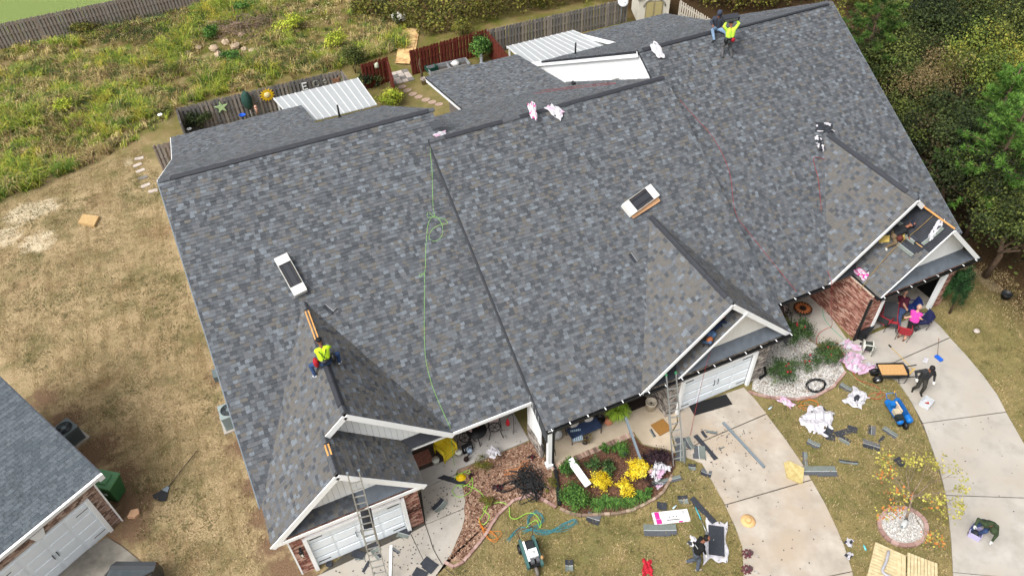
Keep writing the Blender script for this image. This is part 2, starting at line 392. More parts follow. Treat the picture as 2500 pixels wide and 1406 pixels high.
# porch slabs
o=sheet('porch_floor',[(5.7,.52),(10.66,.55),(10.66,2.6),(5.7,2.6)],.06,m_porchg)
sheet('slab',[(6.01,0.33),(6.11,1.17),(6.77,1.1),(7.56,0.55),(7.4,0.39)],.055,m_porchg,kind=None,parent=o)
o=sheet('porch_floor',[(10.81,0.45),(10.96,-0.93),(14.67,-0.94),(14.71,-1.59),(15.66,-2.45),(15.95,-1.65),(16.48,-1.32),(16.84,-0.72),(16.65,0.56),(11.82,1.46)],.07,m_porch)
sheet('walkway',[(24.51,2.24),(24.29,1.0),(24.44,-0.34),(25.22,-0.94),(25.81,-0.96),(26.44,2.01),(25.71,2.59)],.05,m_conc2)
# planting beds
sheet('mulch_bed',[(7.54,0.48),(9.89,0.52),(10.77,0.49),(10.91,-0.93),(10.37,-2.59),(9.89,-2.1),(9.54,-1.74),(9.01,-1.6),(8.2,-1.88),(7.36,-2.48),(6.33,-3.03),(5.72,-2.77),(5.3,-3.1),(6.06,-2.59),(6.76,-1.87),(7.3,-0.88),(7.48,-0.01)],.03,m_mulch,jit=.03)
sheet('mulch_bed',[(10.95,-0.96),(14.58,-1.03),(14.65,-1.63),(15.62,-2.52),(15.29,-3.02),(14.71,-3.44),(14.24,-3.71),(13.31,-3.88),(12.16,-3.72),(11.02,-3.26),(10.44,-2.66)],.03,m_mulchd,jit=.02)
sheet('gravel_bed',[(20.3,-1.25),(21.46,-0.01),(23.15,0.83),(24.24,0.94),(24.37,-0.42),(24.81,-1.37),(24.46,-2.18),(23.4,-2.58),(22.47,-2.66),(21.6,-2.41),(20.75,-1.88)],.03,m_grav,jit=.03)
# ================================================================ townhouses
m_white=mat('white_trim','#eef0f0',rough=.55,var=.03,scale=2,spec=.4)
m_door=mat('garage_door_white','#e6edf2',rough=.5,var=.03,scale=1.5,spec=.4)
m_black=mat('black_metal','#17181a',rough=.5,var=.1,spec=.4)
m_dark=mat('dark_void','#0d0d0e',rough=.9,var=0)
m_alum=mat('aluminium','#b9bcbd',rough=.35,var=.06,metal=.75)
m_pvc=mat('grey_pipe','#6f7a82',rough=.5,var=.06,spec=.4)
m_soff=mat('soffit','#c8c8c5',rough=.8,var=.03)
m_vent=mat('ridge_vent_black','#303238',rough=.6,var=.12,scale=4,spec=.35)
m_wood=mat('raw_plywood','#c98b4a',rough=.75,c2='#dba566',scale=7)
m_pent=mat('felt_underlay','#51575e',rough=.75,c2='#666d75',scale=2.2,detail=6,spec=.25)
m_inner=mat('interior_wall','#77706a',rough=.9,var=.06)
PQ=.94
class Gable:
    def __init__(s,ax,az,xl,xr,yf,yb,ze): s.ax,s.az,s.xl,s.xr,s.yf,s.yb,s.ze=ax,az,xl,xr,yf,yb,ze
    def z(s,x): return s.az-abs(x-s.ax)*((s.az-s.ze)/((s.ax-s.xl) if x<s.ax else (s.xr-s.ax)))
def vent_strip(roof,a,b,qn,wid=.15,cls='ridge_vent',sec=1.22,m=None):
    """ridge vent in sections lying over the ridge line a-b; qn = half-slope (rise per run) on both sides"""
    a=Vector(a); b=Vector(b); d=(b-a).normalized(); L=(b-a).length; sd=Vector((-d.y,d.x,0)).normalized(); k=max(1,round(L/sec)); sl=1/math.sqrt(1+qn*qn)
    for i in range(k):
        p=a+d*(L*i/k+.006); q=a+d*(L*(i+1)/k-.006); bm=MB(); prof=[]
        for t in (-1,-.55,-.15,.15,.55,1):
            x=t*wid*sl; z=.055-abs(t)**1.25*wid*qn*sl*1.0+(.012 if abs(t)<.6 else 0); prof.append((x,z))
        top=[];n_=len(prof)
        for e in (p,q):
            for x,z in prof: top.append(e+sd*x+Vector((0,0,z)))
            for x,z in prof[::-1]: top.append(e+sd*x+Vector((0,0,z-.03)))
        n2=2*n_; bm.add(top,[(j,(j+1)%n2,n2+(j+1)%n2,n2+j) for j in range(n2)]+[tuple(range(n2-1,-1,-1)),tuple(range(n2,2*n2))])
        bm.build(cls,m or m_vent,roof)
def caps(roof,a,b,qn): vent_strip(roof,a,b,qn,wid=.14,cls='ridge_cap',sec=.2,m=shm[1])
def siding(house,name,g,y,zb,xa,xb,m,drop=.22,bw=.2):
    """vertical boards filling a gable above zb, clipped by the rake"""
    root=MB().add([(xa,y+.03,zb),(xb,y+.03,zb),(xb,y+.03,zb+.05),(xa,y+.03,zb+.05)],[(0,1,2,3)]).build(name,m,house,True)
    x=xa
    while x<xb-.01:
        x2=min(x+bw,xb); g0,g1=x+.004,x2-.004
        t0,t1=g.z(g0)-drop,g.z(g1)-drop
        if max(t0,t1)>zb+.03:
            pts=[(g0,zb),(g1,zb),(g1,max(t1,zb+.005))]
            if g0<g.ax<g1: pts.append((g.ax,g.z(g.ax)-drop))
            pts.append((g0,max(t0,zb+.005)))
            n=len(pts); d=.022+R.uniform(0,.004)
            b=MB().add([(px,y-d,pz) for px,pz in pts]+[(px,y+.02,pz) for px,pz in pts],[tuple(range(n))]+[((i+1)%n,i,n+i,n+(i+1)%n) for i in range(n)])
            b.build('siding_board',m,root)
        x=x2
    return root
def rake(house,g,y,side,x_to=None,drop=.0,h=.22,th=.035,m=None):
    xe=(g.xl if side<0 else g.xr) if x_to is None else x_to
    a=Vector((g.ax,y,g.az-.015-h*.62)); b=Vector((xe,y,g.z(xe)-.015-h*.62))
    MB().beam(a,b,th,h,(0,0,1)).build('rake_board',m or m_white,house,True)
def planes_to_roof(house,planes,skips=None):
    """planes: (O,u,v,U,V,shingled,skip); returns roof object with decks"""
    bm=MB()
    for (O,u,v,U,V,sh,skip) in planes:
        O=Vector(O);u=Vector(u).normalized();v=Vector(v).normalized(); n=u.cross(v)
        if n.z<0: n=-n
        O2=O-n*.003
        bm.slab([O2,O2+u*U,O2+u*U+v*V,O2+v*V],.1,n)
    roof=bm.build('roof',m_deck,house,True); tabs=[]
    for (O,u,v,U,V,sh,skip) in planes:
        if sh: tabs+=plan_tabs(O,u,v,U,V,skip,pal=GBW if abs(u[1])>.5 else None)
    lay_shingles(tabs,roof); return roof
def garage_door(house,x0,x1,y,z0,h,handles=True):
    d=MB().box(((x0+x1)/2,y+.05,z0+h/2),(x1-x0,.04,h)).build('garage_door',m_door,house,True)
    W=x1-x0; rows,cols=4,4
    for r_ in range(rows):
        for c in range(cols):
            MB().box((x0+W*(c+.5)/cols,y+.022,z0+h*(r_+.5)/rows),(W/cols-.12,.022,h/rows-.13)).build('door_panel',m_door,d)
        if r_: MB().box((x0+W/2,y+.028,z0+h*r_/rows),(W,.008,.012)).build('door_seam',mat('seam_grey','#8b9296',var=0),d)
    for sx in (x0+.06,x1-.5):
        for zz in (z0+h*.12,z0+h*.87): MB().beam((sx,y+.005,zz),(sx+.44,y+.005,zz),.02,.035).build('strap_hinge',m_black,d)
    if handles:
        for s_ in (-.09,.09): MB().tube([((x0+x1)/2+s_,y+.0,z0+h*.42),((x0+x1)/2+s_,y-.05,z0+h*.45),((x0+x1)/2+s_,y-.05,z0+h*.55),((x0+x1)/2+s_,y,z0+h*.58)],.014,6).build('handle',m_black,d)
    return d
def gutter(house,x0,x1,y,z,hang=True):
    gt=MB().add([(x0,y,z-.1),(x1,y,z-.1),(x1,y-.11,z-.1),(x0,y-.11,z-.1),(x0,y,z),(x1,y,z),(x1,y-.11,z),(x0,y-.11,z),(x0,y-.02,z-.085),(x1,y-.02,z-.085),(x1,y-.095,z-.085),(x0,y-.095,z-.085),(x0,y-.02,z),(x1,y-.02,z),(x1,y-.095,z),(x0,y-.095,z)],
      [(0,1,2,3),(3,2,6,7),(0,4,5,1),(8,11,10,9),(11,15,14,10),(8,9,13,12),(7,6,14,15),(4,12,13,5),(0,3,7,4),(1,5,6,2)]).build('gutter',m_black,house,True)
    if hang:
        k=int((x1-x0)/.75)
        for i in range(k+1): MB().box((x0+.2+i*.75,y-.055,z+.008),(.035,.12,.01)).build('gutter_hanger',m_white,gt)
    return gt
def pent(house,g,ytop,ztop,yf,zf,m=None,inset=.3):
    """skirt roof across a gable, ends cut along the rakes"""
    k=(g.az-g.ze)/(g.ax-g.xl); xa=g.ax-(g.az-.3-ztop)/k; xb=g.ax+(g.az-.3-ztop)/k
    a0,b0=g.xl+.12,g.xr-.12
    return MB().slab([(a0,yf,zf),(b0,yf,zf),(xb,ytop,ztop),(xa,ytop,ztop)],.03,(0,-.5,.85)).build('pent_roof',m or m_pent,house,True),xa,xb
def jambs(house,x0,x1,y,h):
    for x in (x0-.07,x1+.07): MB().box((x,y-.02,h/2+.03),(.14,.13,h+.06)).build('door_jamb',m_white,house,True)
    MB().box(((x0+x1)/2,y-.02,h+.07),(x1-x0,.1,.1)).build('door_head',m_white,house,True)
# ---------------------------------------------------------------- left house
def main_skip(gs,ey,ez,p):
    def f(c):
        for g in gs:
            if g.xl<c.x<g.xr and c.y<g.yb and g.z(c.x)>c.z+.12 and c.y>g.yf-.05: return True
        return False
    return f
hA=thing('townhouse','left townhouse of the row with a red brick garage and white board gable','house',(5.6,.5,0))
gU=Gable(4.04,6.045,.55,7.53,.36,6.3,2.764); gL=Gable(3.21,5.264,.55,5.87,-1.17,.9,2.764)
def slope_planes(g,y0,y1,side,sh=True,skip=None):
    xe=g.xl if side<0 else g.xr; v=Vector((g.ax-xe,0,g.az-g.ze)); return ((xe,y0,g.ze),(0,1,0),v,y1-y0,v.length,sh,skip)
msA=main_skip([gU],.4056,2.764,.583)
vA=Vector((0,10.988,6.414)); 
bkA=Vector((0,9.34,-4.87)); lwA=Vector((0,4.56,-1.39))
under=lambda g,e,p0:(lambda c: c.z< e+.583*(c.y-p0)-.15)
plA=[((.47,.4056,2.764),(1,0,0),vA,10.99,vA.length,True,lambda c: msA(c) or (c.x>10.95 and c.y<9.9)),
 ((.47,20.73,4.305),(1,0,0),-bkA,11.09,bkA.length,True,None),
 ((.47,25.29,2.915),(1,0,0),-lwA,7.35,lwA.length,True,None),
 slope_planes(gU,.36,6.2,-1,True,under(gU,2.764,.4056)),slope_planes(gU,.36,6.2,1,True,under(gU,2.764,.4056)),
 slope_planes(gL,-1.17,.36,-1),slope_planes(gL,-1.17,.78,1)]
roofA=planes_to_roof(hA,plA)
vent_strip(roofA,(.95,11.394,9.18),(11.3,11.394,9.18),.55); caps(roofA,(.5,11.394,9.18),(.93,11.394,9.18),.55); caps(roofA,(11.31,11.394,9.18),(11.56,11.394,9.18),.55)
# cross-gable ridge: open slot, then vent, then caps at the front
def rp(g,y): return (g.ax,y,g.az+.005)
caps(roofA,rp(gU,5.95),rp(gU,5.5),PQ); vent_strip(roofA,rp(gU,3.92),rp(gU,.72),PQ,wid=.17); caps(roofA,rp(gU,.7),rp(gU,.37),PQ)
for s_ in (-.055,.055): MB().beam((gU.ax+s_,5.48,gU.az-.02),(gU.ax+s_,3.95,gU.az-.02),.045,.02).build('slot_plank',m_wood,roofA)
caps(roofA,rp(gL,.6),rp(gL,.07),PQ); caps(roofA,rp(gL,-.42),rp(gL,-1.15),PQ)
for s_ in (-.055,.055): MB().beam((gL.ax+s_,.05,gL.az-.01),(gL.ax+s_,-.4,gL.az-.01),.05,.03).build('slot_plank',m_wood,roofA)
# walls: body, garage front
def wall_box(house,x0,x1,y0,y1,z1,m,name='wall'): return MB().box(((x0+x1)/2,(y0+y1)/2,z1/2),(x1-x0,y1-y0,z1)).build(name,m,house,True)
wall_box(hA,.95,10.7,2.45,20.3,2.7,m_inner); wall_box(hA,1.1,5.5,-.85,2.45,2.72,m_inner)
wA=MB()
for a,b,c,d in ((1.03,1.56,0,2.77),(4.97,5.6,0,2.77),(1.56,4.97,2.2,2.77)): wA.box(((a+b)/2,-.93,(c+d)/2),(b-a,.14,d-c))
wA.box((8.3,2.38,1.35),(4.9,.12,2.7)); wA.box((5.56,.72,1.3),(.08,3.2,2.6))
wA=wA.build('brick_wall',m_mort,hA,True)
bk=plan_bricks((1.03,-1.0,0),(1,0,0),4.57,2.2,(0,-1,0),holes=((.45,4.0,0,2.2),))+plan_bricks((1.03,-1.0,2.42),(1,0,0),4.57,.34,(0,-1,0))+plan_bricks((1.03,-1.0,2.21),(1,0,0),4.57,.2,(0,-1,0),soldier=True)
lay_bricks(bk+plan_bricks((5.9,2.32,.06),(1,0,0),4.75,2.5,(0,-1,0)),wA,'red')
MB().box((1.0,-.98,1.38),(.06,.1,2.76)).build('corner_trim',m_white,hA,True)
garage_door(hA,1.6,4.93,-1.0,.05,2.13); jambs(hA,1.6,4.93,-1.04,2.15)
pA,xa,xb=pent(hA,gL,-.62,3.07,-1.13,2.8)
siding(hA,'gable_siding',gL,-.62,3.06,xa-.1,xb+.1,m_white)
siding(hA,'gable_siding',gU,.78,2.9,2.6,7.2,m_white)
b=MB(); tb=plan_tabs((1.0,-1.13,2.83),(1,0,0),(0,.51,.27),2.55,.56)
for p,u,v,n,wd,L,h,mi,_ in tb:
    if p.x<1.0+(p.z-2.83)*1.4: continue
    q=p+u*wd; b.hexa([p,q,q+v*L,p+v*L,p+n*h,q+n*h,q+v*L+n*.004,p+v*L+n*.004],R.choice((0,0,1,7,2)))
b.build('pent_shingles',shm,pA).matrix_parent_inverse=Matrix.Identity(4)
for g,y in ((gU,.345),(gL,-1.19)):
    rake(hA,g,y,1); rake(hA,g,y,-1,x_to=None if g is gL else 3.3)
MB().box(((gL.xl+gL.xr)/2,-1.19,2.69),(5.2,.04,.15)).build('fascia_board',m_white,hA,True)
MB().box((9.1,.37,2.7),(3.3,.04,.16)).build('fascia_board',m_white,hA,True)
MB().box((8.3,1.35,2.62),(4.9,1.9,.03)).build('soffit',m_soff,hA,True)
MB().beam((.45,.4,2.68),(.45,11.39,9.1),.03,.16).build('rake_board',m_pvc,hA,True); MB().beam((.45,11.39,9.1),(.45,20.73,4.22),.03,.16).build('rake_board',m_white,hA,True); MB().beam((.45,20.73,4.22),(.45,25.29,2.83),.03,.16).build('rake_board',m_white,hA,True)
MB().add([(.6,.6,0),(.6,25,0),(.6,25,2.7),(.6,20.7,4.1),(.6,11.4,8.9),(.6,.6,2.7)],[(0,1,2,3,4,5)]).build('side_wall',m_inner,hA,True)
wall_box(hA,.6,6.6,20.3,25.0,2.6,m_white,'sunroom_wall')
# wall lantern and iron scroll on the brick piers
lt=MB().box((1.28,-1.05,1.72),(.09,.1,.05)).tube([(1.28,-1.03,1.78),(1.28,-1.16,1.82),(1.28,-1.17,1.7)],.018,6).box((1.28,-1.17,1.56),(.11,.11,.24)).lathe((1.28,-1.17,1.68),[(.09,0),(.02,.07)],8).build('wall_lantern',m_black,hA,True)
MB().box((1.28,-1.17,1.56),(.07,.118,.19)).build('lamp_glass',mat('lamp_glass','#d8d4c8',rough=.2,var=0),lt,True)
b=MB()
for k in range(9):
    cx=5.08+.06*k; b.tube([(cx+.07*math.cos(t)*(1-t/9),-1.05,1.25+.12*math.sin(k*2.1)+.07*math.sin(t)*(1-t/9)) for t in [i*.6 for i in range(12)]],.01,5)
b.beam((4.98,-1.04,1.1),(5.62,-1.04,1.14),.02,.03).build('iron_scroll',mat('rusty_iron','#3a221b',rough=.7,var=.2),hA,True)
# electricity meter boxes at the end of the front porch
mt=MB().box((10.2,2.22,1.35),(.32,.16,.55)).box((10.18,2.22,.72),(.26,.13,.36)).build('meter_box',mat('meter_grey','#8f989e',rough=.5,var=.05),hA,True)
MB().tube([(10.0,2.25,0),(10.0,2.25,2.5)],.035).tube([(9.9,2.24,0),(9.9,2.24,2.2)],.022).build('conduit',m_pvc,hA,True)
MB().lathe((10.2,2.13,1.45),[(.1,0),(.1,.05),(.06,.09)],12,0,(0,-1,0)).build('meter_dial',m_alum,mt,True)
# corrugated white patio roof
def patio_roof(house,a,b,c,d,n=12):
    a,b,c,d=map(Vector,(a,b,c,d)); root=MB().slab([a,b,c,d],.05).build('patio_roof',mat('patio_white','#9fa2a3',var=.06,rough=.6),house,True)
    for i in range(n+1):
        p=a.lerp(b,i/n)+Vector((0,0,.035)); q=d.lerp(c,i/n)+Vector((0,0,.035)); MB().beam(p,q,.06,.08).build('roof_rib',mat('rib_white','#c6c8c8',var=.04),root); MB().beam(p+Vector((.045,0,-.03)),q+Vector((.045,0,-.03)),.03,.012).build('rib_shade',mat('patio_grey','#74777a',var=.05),root)  # thin grey strip beside each rib paints in its shading
        if i<n: MB().beam(a.lerp(b,(i+.08)/n)+Vector((0,0,.012)),a.lerp(b,(i+.92)/n)+Vector((0,0,.012)),.1,.018).build('rib_closure',mat('patio_grey','#7b7e80',var=.05),root)
    MB().beam(a+Vector((0,0,-.05)),b+Vector((0,0,-.05)),.05,.14).build('fascia_board',m_white,root)
    for t in (.03,.5,.97): p=a.lerp(b,t); MB().box((p.x,p.y-.1,p.z/2-.05),(.09,.09,p.z-.1)).build('patio_post',m_white,house,True)
    return root
m_patio=m_white
patio_roof(hA,(6.56,27.52,2.5),(11.78,27.52,2.5),(11.63,22.7,3.25),(7.05,22.7,3.25))
wall_box(hA,6.7,11.4,20.3,22.6,3.0,m_white,'sunroom_wall')
def vent_pipe(house,x,y,z):
    v=MB().tube([(x,y,z-.1),(x,y,z+.75)],.05,10).build('vent_pipe',m_black,house,True); MB().lathe((x,y,z-.05),[(.16,0),(.07,.14)],12).build('pipe_boot',m_black,v,True)
vent_pipe(hA,9.0,19.9,4.74)
# ---------------------------------------------------------------- middle house
hB=thing('townhouse','middle townhouse set forward with a grey brick garage and open front porch','house',(16.4,0,0))
gBU=Gable(18.43,5.68,14.91,21.95,-.71,5.2,2.37); gBL=Gable(19.2,4.93,16.55,21.85,-.75,.5,2.44)
msB=main_skip([gBU],0,0,0); vB=Vector((0,10.666,6.215)); bkB=Vector((0,8.5,-4.437)); lwB=Vector((0,6.4,-1.26))
uB=lambda c: c.z<2.379+.5827*(c.y+.686)-.15
plB=[((10.82,-.686,2.379),(1,0,0),vB,11.2,vB.length,True,msB),((10.95,18.48,4.157),(1,0,0),-bkB,10.7,bkB.length,True,None),
 ((15.4,24.88,2.897),(1,0,0),-lwB,6.1,lwB.length,True,None),
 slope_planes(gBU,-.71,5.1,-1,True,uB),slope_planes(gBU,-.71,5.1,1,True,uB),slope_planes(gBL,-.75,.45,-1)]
roofB=planes_to_roof(hB,plB)
vent_strip(roofB,(11.5,9.98,8.6),(14.05,9.98,8.6),.55); caps(roofB,(10.85,9.98,8.6),(11.48,9.98,8.6),.55); caps(roofB,(14.07,9.98,8.6),(14.85,9.98,8.6),.55); vent_strip(roofB,(14.87,9.98,8.6),(21.9,9.98,8.6),.55)
vent_strip(roofB,(18.43,4.85,5.69),(18.43,-.35,5.69),PQ,wid=.17); caps(roofB,(18.43,-.36,5.69),(18.43,-.69,5.69),PQ)
for x in (10.86,22.0): MB().slab([(x,-.65,2.3),(x,9.98,8.5),(x,9.98,7.7),(x,-.65,1.5)],.05,(-1,0,0)).build('step_flashing',shm[0],hB,True)
MB().slab([(18.43,.5,5.5),(15.2,.5,2.4),(21.7,.5,2.4)],.05,(0,-1,0)).build('felt_wall',m_pent,hB,True)
pB,xa,xb=pent(hB,gBL,-.3,2.86,-.73,2.44); siding(hB,'gable_siding',gBL,-.3,2.85,xa-.1,xb+.1,mat('cream_siding','#e2e0da',var=.03),drop=.12)
rake(hB,gBU,-.735,-1,h=.15); rake(hB,gBU,-.735,1,h=.2); rake(hB,gBL,-.77,-1,h=.09)
gutter(hB,10.84,14.9,-.7,2.36); gutter(hB,14.95,21.95,-.78,2.39)
wall_box(hB,10.8,22,2.3,18.3,2.6,m_inner); wall_box(hB,16.3,20.95,-.74,2.3,2.6,m_inner); wall_box(hB,16.4,21.3,18.3,24.0,2.6,m_inner,'sunroom_wall')
MB().beam((15.52,25.1,2.52),(15.52,18.73,3.78),.03,.2).build('rake_board',m_white,hB,True)
wB=MB()
for a,b_,c,d in ((16.2,16.75,0,2.6),(20.25,21.0,0,2.6),(16.75,20.25,2.18,2.6)): wB.box(((a+b_)/2,-.8,(c+d)/2),(b_-a,.14,d-c))
wB.box((16.27,.78,1.3),(.12,3.04,2.6)); wB.box((10.78,.2,.45),(.12,1.2,.9)); wB.box((20.93,.78,1.3),(.12,3.04,2.6))
wB=wB.build('brick_wall',m_mortg,hB,True)
bk=plan_bricks((16.2,-.87,0),(1,0,0),4.8,2.58,(0,-1,0),holes=((.5,4.1,0,2.2),))+plan_bricks((16.21,2.3,0),(0,-1,0),3.15,2.55,(-1,0,0),holes=((.35,2.0,.0,2.2),),bh=.067)+plan_bricks((10.72,.8,0),(0,-1,0),1.2,.9,(-1,0,0))+plan_bricks((20.99,-.85,0),(0,1,0),3.0,2.5,(1,0,0))
lay_bricks(bk,wB,'grey')
sdB=MB().box((16.2,1.1,1.05),(.05,1.5,2.1)).build('side_door',m_white,hB,True)
for yy in (.75,1.45):
    for zz in (.55,1.5): MB().box((16.165,yy,zz),(.03,.5,.75)).build('door_panel',m_white,sdB,True)
MB().slab([(10.72,.78,.9),(10.72,-.4,.9),(10.72,-.4,2.75),(10.72,.78,3.35)],.05,(-1,0,0)).build('side_siding',m_white,hB,True)
for yy in (.5,.25,0,-.22): MB().beam((10.715,yy,.92),(10.715,yy,2.75+yy*.58),.012,.02,(0,1,0)).build('batten',m_white,hB,True)
garage_door(hB,16.82,20.2,-.86,.05,2.1); jambs(hB,16.82,20.2,-.9,2.12)
# porch column, downspout and boom pipe
cb=MB().box((10.86,-.86,1.32),(.16,.16,2.5)).box((10.86,-.86,.12),(.26,.26,.2)).box((10.86,-.86,2.5),(.24,.24,.12)).build('porch_column',m_white,hB,True)
MB().beam((11.0,-.9,2.5),(11.0,-.9,.1),.1,.08,(0,1,0)).beam((11.0,-.9,.1),(11.04,-1.1,.05),.1,.08).build('downspout',m_black,hB,True)
for a,b_ in (((20.9,-.95,2.5),(20.9,-.95,.1)),((20.9,-.95,.1),(21.35,-.85,.07)),((21.35,-.85,.07),(21.5,-.5,.07))): MB().beam(a,b_,.1,.09).build('downspout',m_black,hB,True)
MB().box((13.1,.6,2.28),(4.4,2.5,.03)).build('porch_ceiling',m_soff,hB,True)
for o in list(hB.children):   # roof sits a little forward of and above the neighbours'
    if o.name.split('.')[0] in ('roof','step_flashing','felt_wall','pent_roof','gable_siding','rake_board','gutter','porch_ceiling'): o.location=o.location+Vector((-.15,-.245,.25))
# brick border of the porch slab
bd=MB().box((12.75,-1.0,.02),(3.75,.22,.06)).build('porch_border',m_mort,hB,True)
for i in range(48):
    ob=link('brick',R.choice(brick_mesh['tan']),bd); ob.matrix_basis=Matrix.LocRotScale(Vector((10.92+i*.077,-1.1,.05)),None,Vector((.066,.2,.03)))
# ---------------------------------------------------------------- end house
hC=thing('townhouse','end townhouse beside the woods with its brick garage standing open','house',(27.5,1,0))
gCU=Gable(28.46,6.2,24.9,32.02,.42,6.1,2.85); gCL=Gable(29.2,5.45,26.33,32.07,-1.12,.85,2.75)
msC=main_skip([gCU],0,0,0); vC=Vector((0,11.125,6.486)); bkC=Vector((0,9.77,-5.1)); lwC=Vector((0,4.3,-1.33))
uC=lambda c: c.z<2.85+.583*(c.y-.405)-.15
plC=[((21.5,.405,2.85),(1,0,0),vC,11.09,vC.length,True,lambda c: msC(c) or (c.x<21.95 and c.y<9.9)),((21.4,21.3,4.236),(1,0,0),-bkC,11.19,bkC.length,True,None),
 ((26.5,25.6,2.905),(1,0,0),-lwC,6.4,lwC.length,True,None),
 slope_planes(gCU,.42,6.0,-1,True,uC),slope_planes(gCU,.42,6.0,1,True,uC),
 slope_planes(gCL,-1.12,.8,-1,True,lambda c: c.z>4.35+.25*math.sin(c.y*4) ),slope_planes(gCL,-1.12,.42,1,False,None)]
roofC=planes_to_roof(hC,plC)
vent_strip(roofC,(21.7,11.53,9.35),(25.4,11.53,9.35),.55); caps(roofC,(21.45,11.53,9.35),(21.68,11.53,9.35),.55); caps(roofC,(25.42,11.53,9.35),(32.3,11.53,9.35),.55)
MB().beam((26.3,11.36,9.29),(32.3,11.36,9.29),.07,.05).build('ridge_vent',m_vent,roofC)
vent_strip(roofC,(28.46,5.8,6.21),(28.46,1.0,6.21),PQ,wid=.17); caps(roofC,(28.46,.98,6.21),(28.46,.45,6.21),PQ)
# exposed end gable over the middle roof
MB().slab([(21.55,11.5,9.15),(21.55,23.0,3.0),(21.55,21.2,2.3),(21.55,10.5,2.3),(21.55,10.5,8.5)],.05,(-1,0,0)).build('end_gable_wall',m_white,hC,True)
MB().beam((21.42,11.45,9.22),(21.42,23.3,3.05),.035,.26).build('rake_board',m_white,hC,True); MB().box((21.45,22.9,3.0),(.14,.9,.28)).build('rake_return',m_white,hC,True)
MB().beam((26.48,25.6,2.78),(26.48,21.3,4.1),.03,.24).build('rake_board',m_white,hC,True)
MB().beam((32.61,.4,2.75),(32.61,11.53,9.24),.03,.16).build('rake_board',m_pvc,hC,True)
patio_roof(hC,(21.62,26.8,2.6),(26.42,26.8,2.6),(26.75,22.8,3.3),(21.25,22.8,3.3))
vent_pipe(hC,22.94,20.0,4.85)
MB().slab([(28.46,.84,6.0),(25.0,.84,2.75),(31.9,.84,2.75)],.05,(0,-1,0)).build('felt_wall',m_pent,hC,True)
pC,xa,xb=pent(hC,gCL,-.6,3.16,-1.1,2.79); siding(hC,'gable_siding',gCL,-.6,3.15,xa-.05,xb+.05,m_white,drop=.12)
rake(hC,gCU,.4,-1,h=.16); rake(hC,gCU,.4,1,x_to=28.95,h=.2); rake(hC,gCL,-1.14,1,h=.18); rake(hC,gCL,-1.14,-1,h=.05)
MB().beam((29.0,.38,5.62),(29.2,-1.1,5.47),.05,.05).beam((28.96,.4,5.66),(29.15,.2,5.5),.05,.05).build('bare_ridge_board',m_wood,hC,True)
MB().beam((26.27,-1.15,2.7),(26.27,.6,2.7),.1,.1).build('gutter',m_black,hC,True)
gutter(hC,26.3,32.1,-1.14,2.77); gutter(hC,22.1,24.95,.39,2.84)
wall_box(hC,22.1,32.3,2.6,21,2.7,m_inner); wall_box(hC,26.6,32.3,21,25.3,2.6,m_white,'sunroom_wall')
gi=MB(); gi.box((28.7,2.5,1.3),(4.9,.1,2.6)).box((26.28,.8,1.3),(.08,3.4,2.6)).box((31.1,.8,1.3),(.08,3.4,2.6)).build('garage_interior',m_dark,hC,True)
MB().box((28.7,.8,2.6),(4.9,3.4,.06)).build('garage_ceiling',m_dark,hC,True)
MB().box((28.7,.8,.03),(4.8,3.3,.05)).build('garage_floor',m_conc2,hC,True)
wC=MB()
for a,b_,c,d in ((26.15,26.95,0,2.74),(30.5,31.2,0,2.74),(26.95,30.5,2.2,2.74)): wC.box(((a+b_)/2,-.88,(c+d)/2),(b_-a,.14,d-c))
wC.box((26.21,.7,1.37),(.1,3.1,2.74)); wC.box((31.14,.7,1.37),(.1,3.1,2.74)); wC.box((24.2,2.55,1.35),(4.2,.1,2.7))
wC=wC.build('brick_wall',m_mort,hC,True)
bk=plan_bricks((26.16,2.4,0),(0,-1,0),3.35,2.72,(-1,0,0))+plan_bricks((26.15,-.95,0),(1,0,0),5.05,2.2,(0,-1,0),holes=((.66,4.5,0,2.2),))+plan_bricks((26.15,-.95,2.42),(1,0,0),5.05,.32,(0,-1,0))+plan_bricks((26.15,-.95,2.21),(1,0,0),5.05,.2,(0,-1,0),soldier=True)
lay_bricks(bk,wC,'red')
for x in (26.9,30.57): MB().box((x,-.9,1.1),(.16,.2,2.2)).build('door_jamb',m_white,hC,True)
MB().beam((26.08,-.98,2.6),(26.08,-.98,.05),.1,.09,(0,1,0)).build('downspout',m_black,hC,True)
MB().box((28.73,-.4,2.33),(3.5,1.0,.06)).build('raised_door',m_door,hC,True)
# ---------------------------------------------------------------- neighbouring house
hN=thing('house','neighbouring house with blue grey shingle roof and white garage door','house',(-6,4,0))
cN=Vector((-4.74,4.0,0)); ax=Vector((-.864,-.503,0)).normalized(); ay=Vector((-ax.y,ax.x,0)); ay=ay if ay.y>0 else -ay
def N(a,b,z): return cN+ax*a+ay*b+Vector((0,0,z))
rn=Matrix((ax,ay,Vector((0,0,1)))).transposed()
m_nsh=mat('old_shingle','#474d52',rough=.85,c2='#5f666c',scale=9,detail=5,bump=.3,bscale=140,c3='#525960',s3=.8,spec=.12)
m_nsh2=mat('old_shingle_pale','#52595e',rough=.85,c2='#676e74',scale=9,detail=5,bump=.3,bscale=140,spec=.12)
pn=.42
v=(ay*1+Vector((0,0,pn))).normalized()
rN=MB().slab([N(-.36,-.1,2.95),N(9,-.1,2.95),N(9,-.1,2.95)+v*9,N(-.36,-.1,2.95)+v*9],.1,(0,0,1)).build('roof',m_deck,hN,True)
tabs=[]; O=N(-.36,-.1,2.953); k=0
nn=ax.cross(v); nn=nn if nn.z>0 else -nn
um=[]
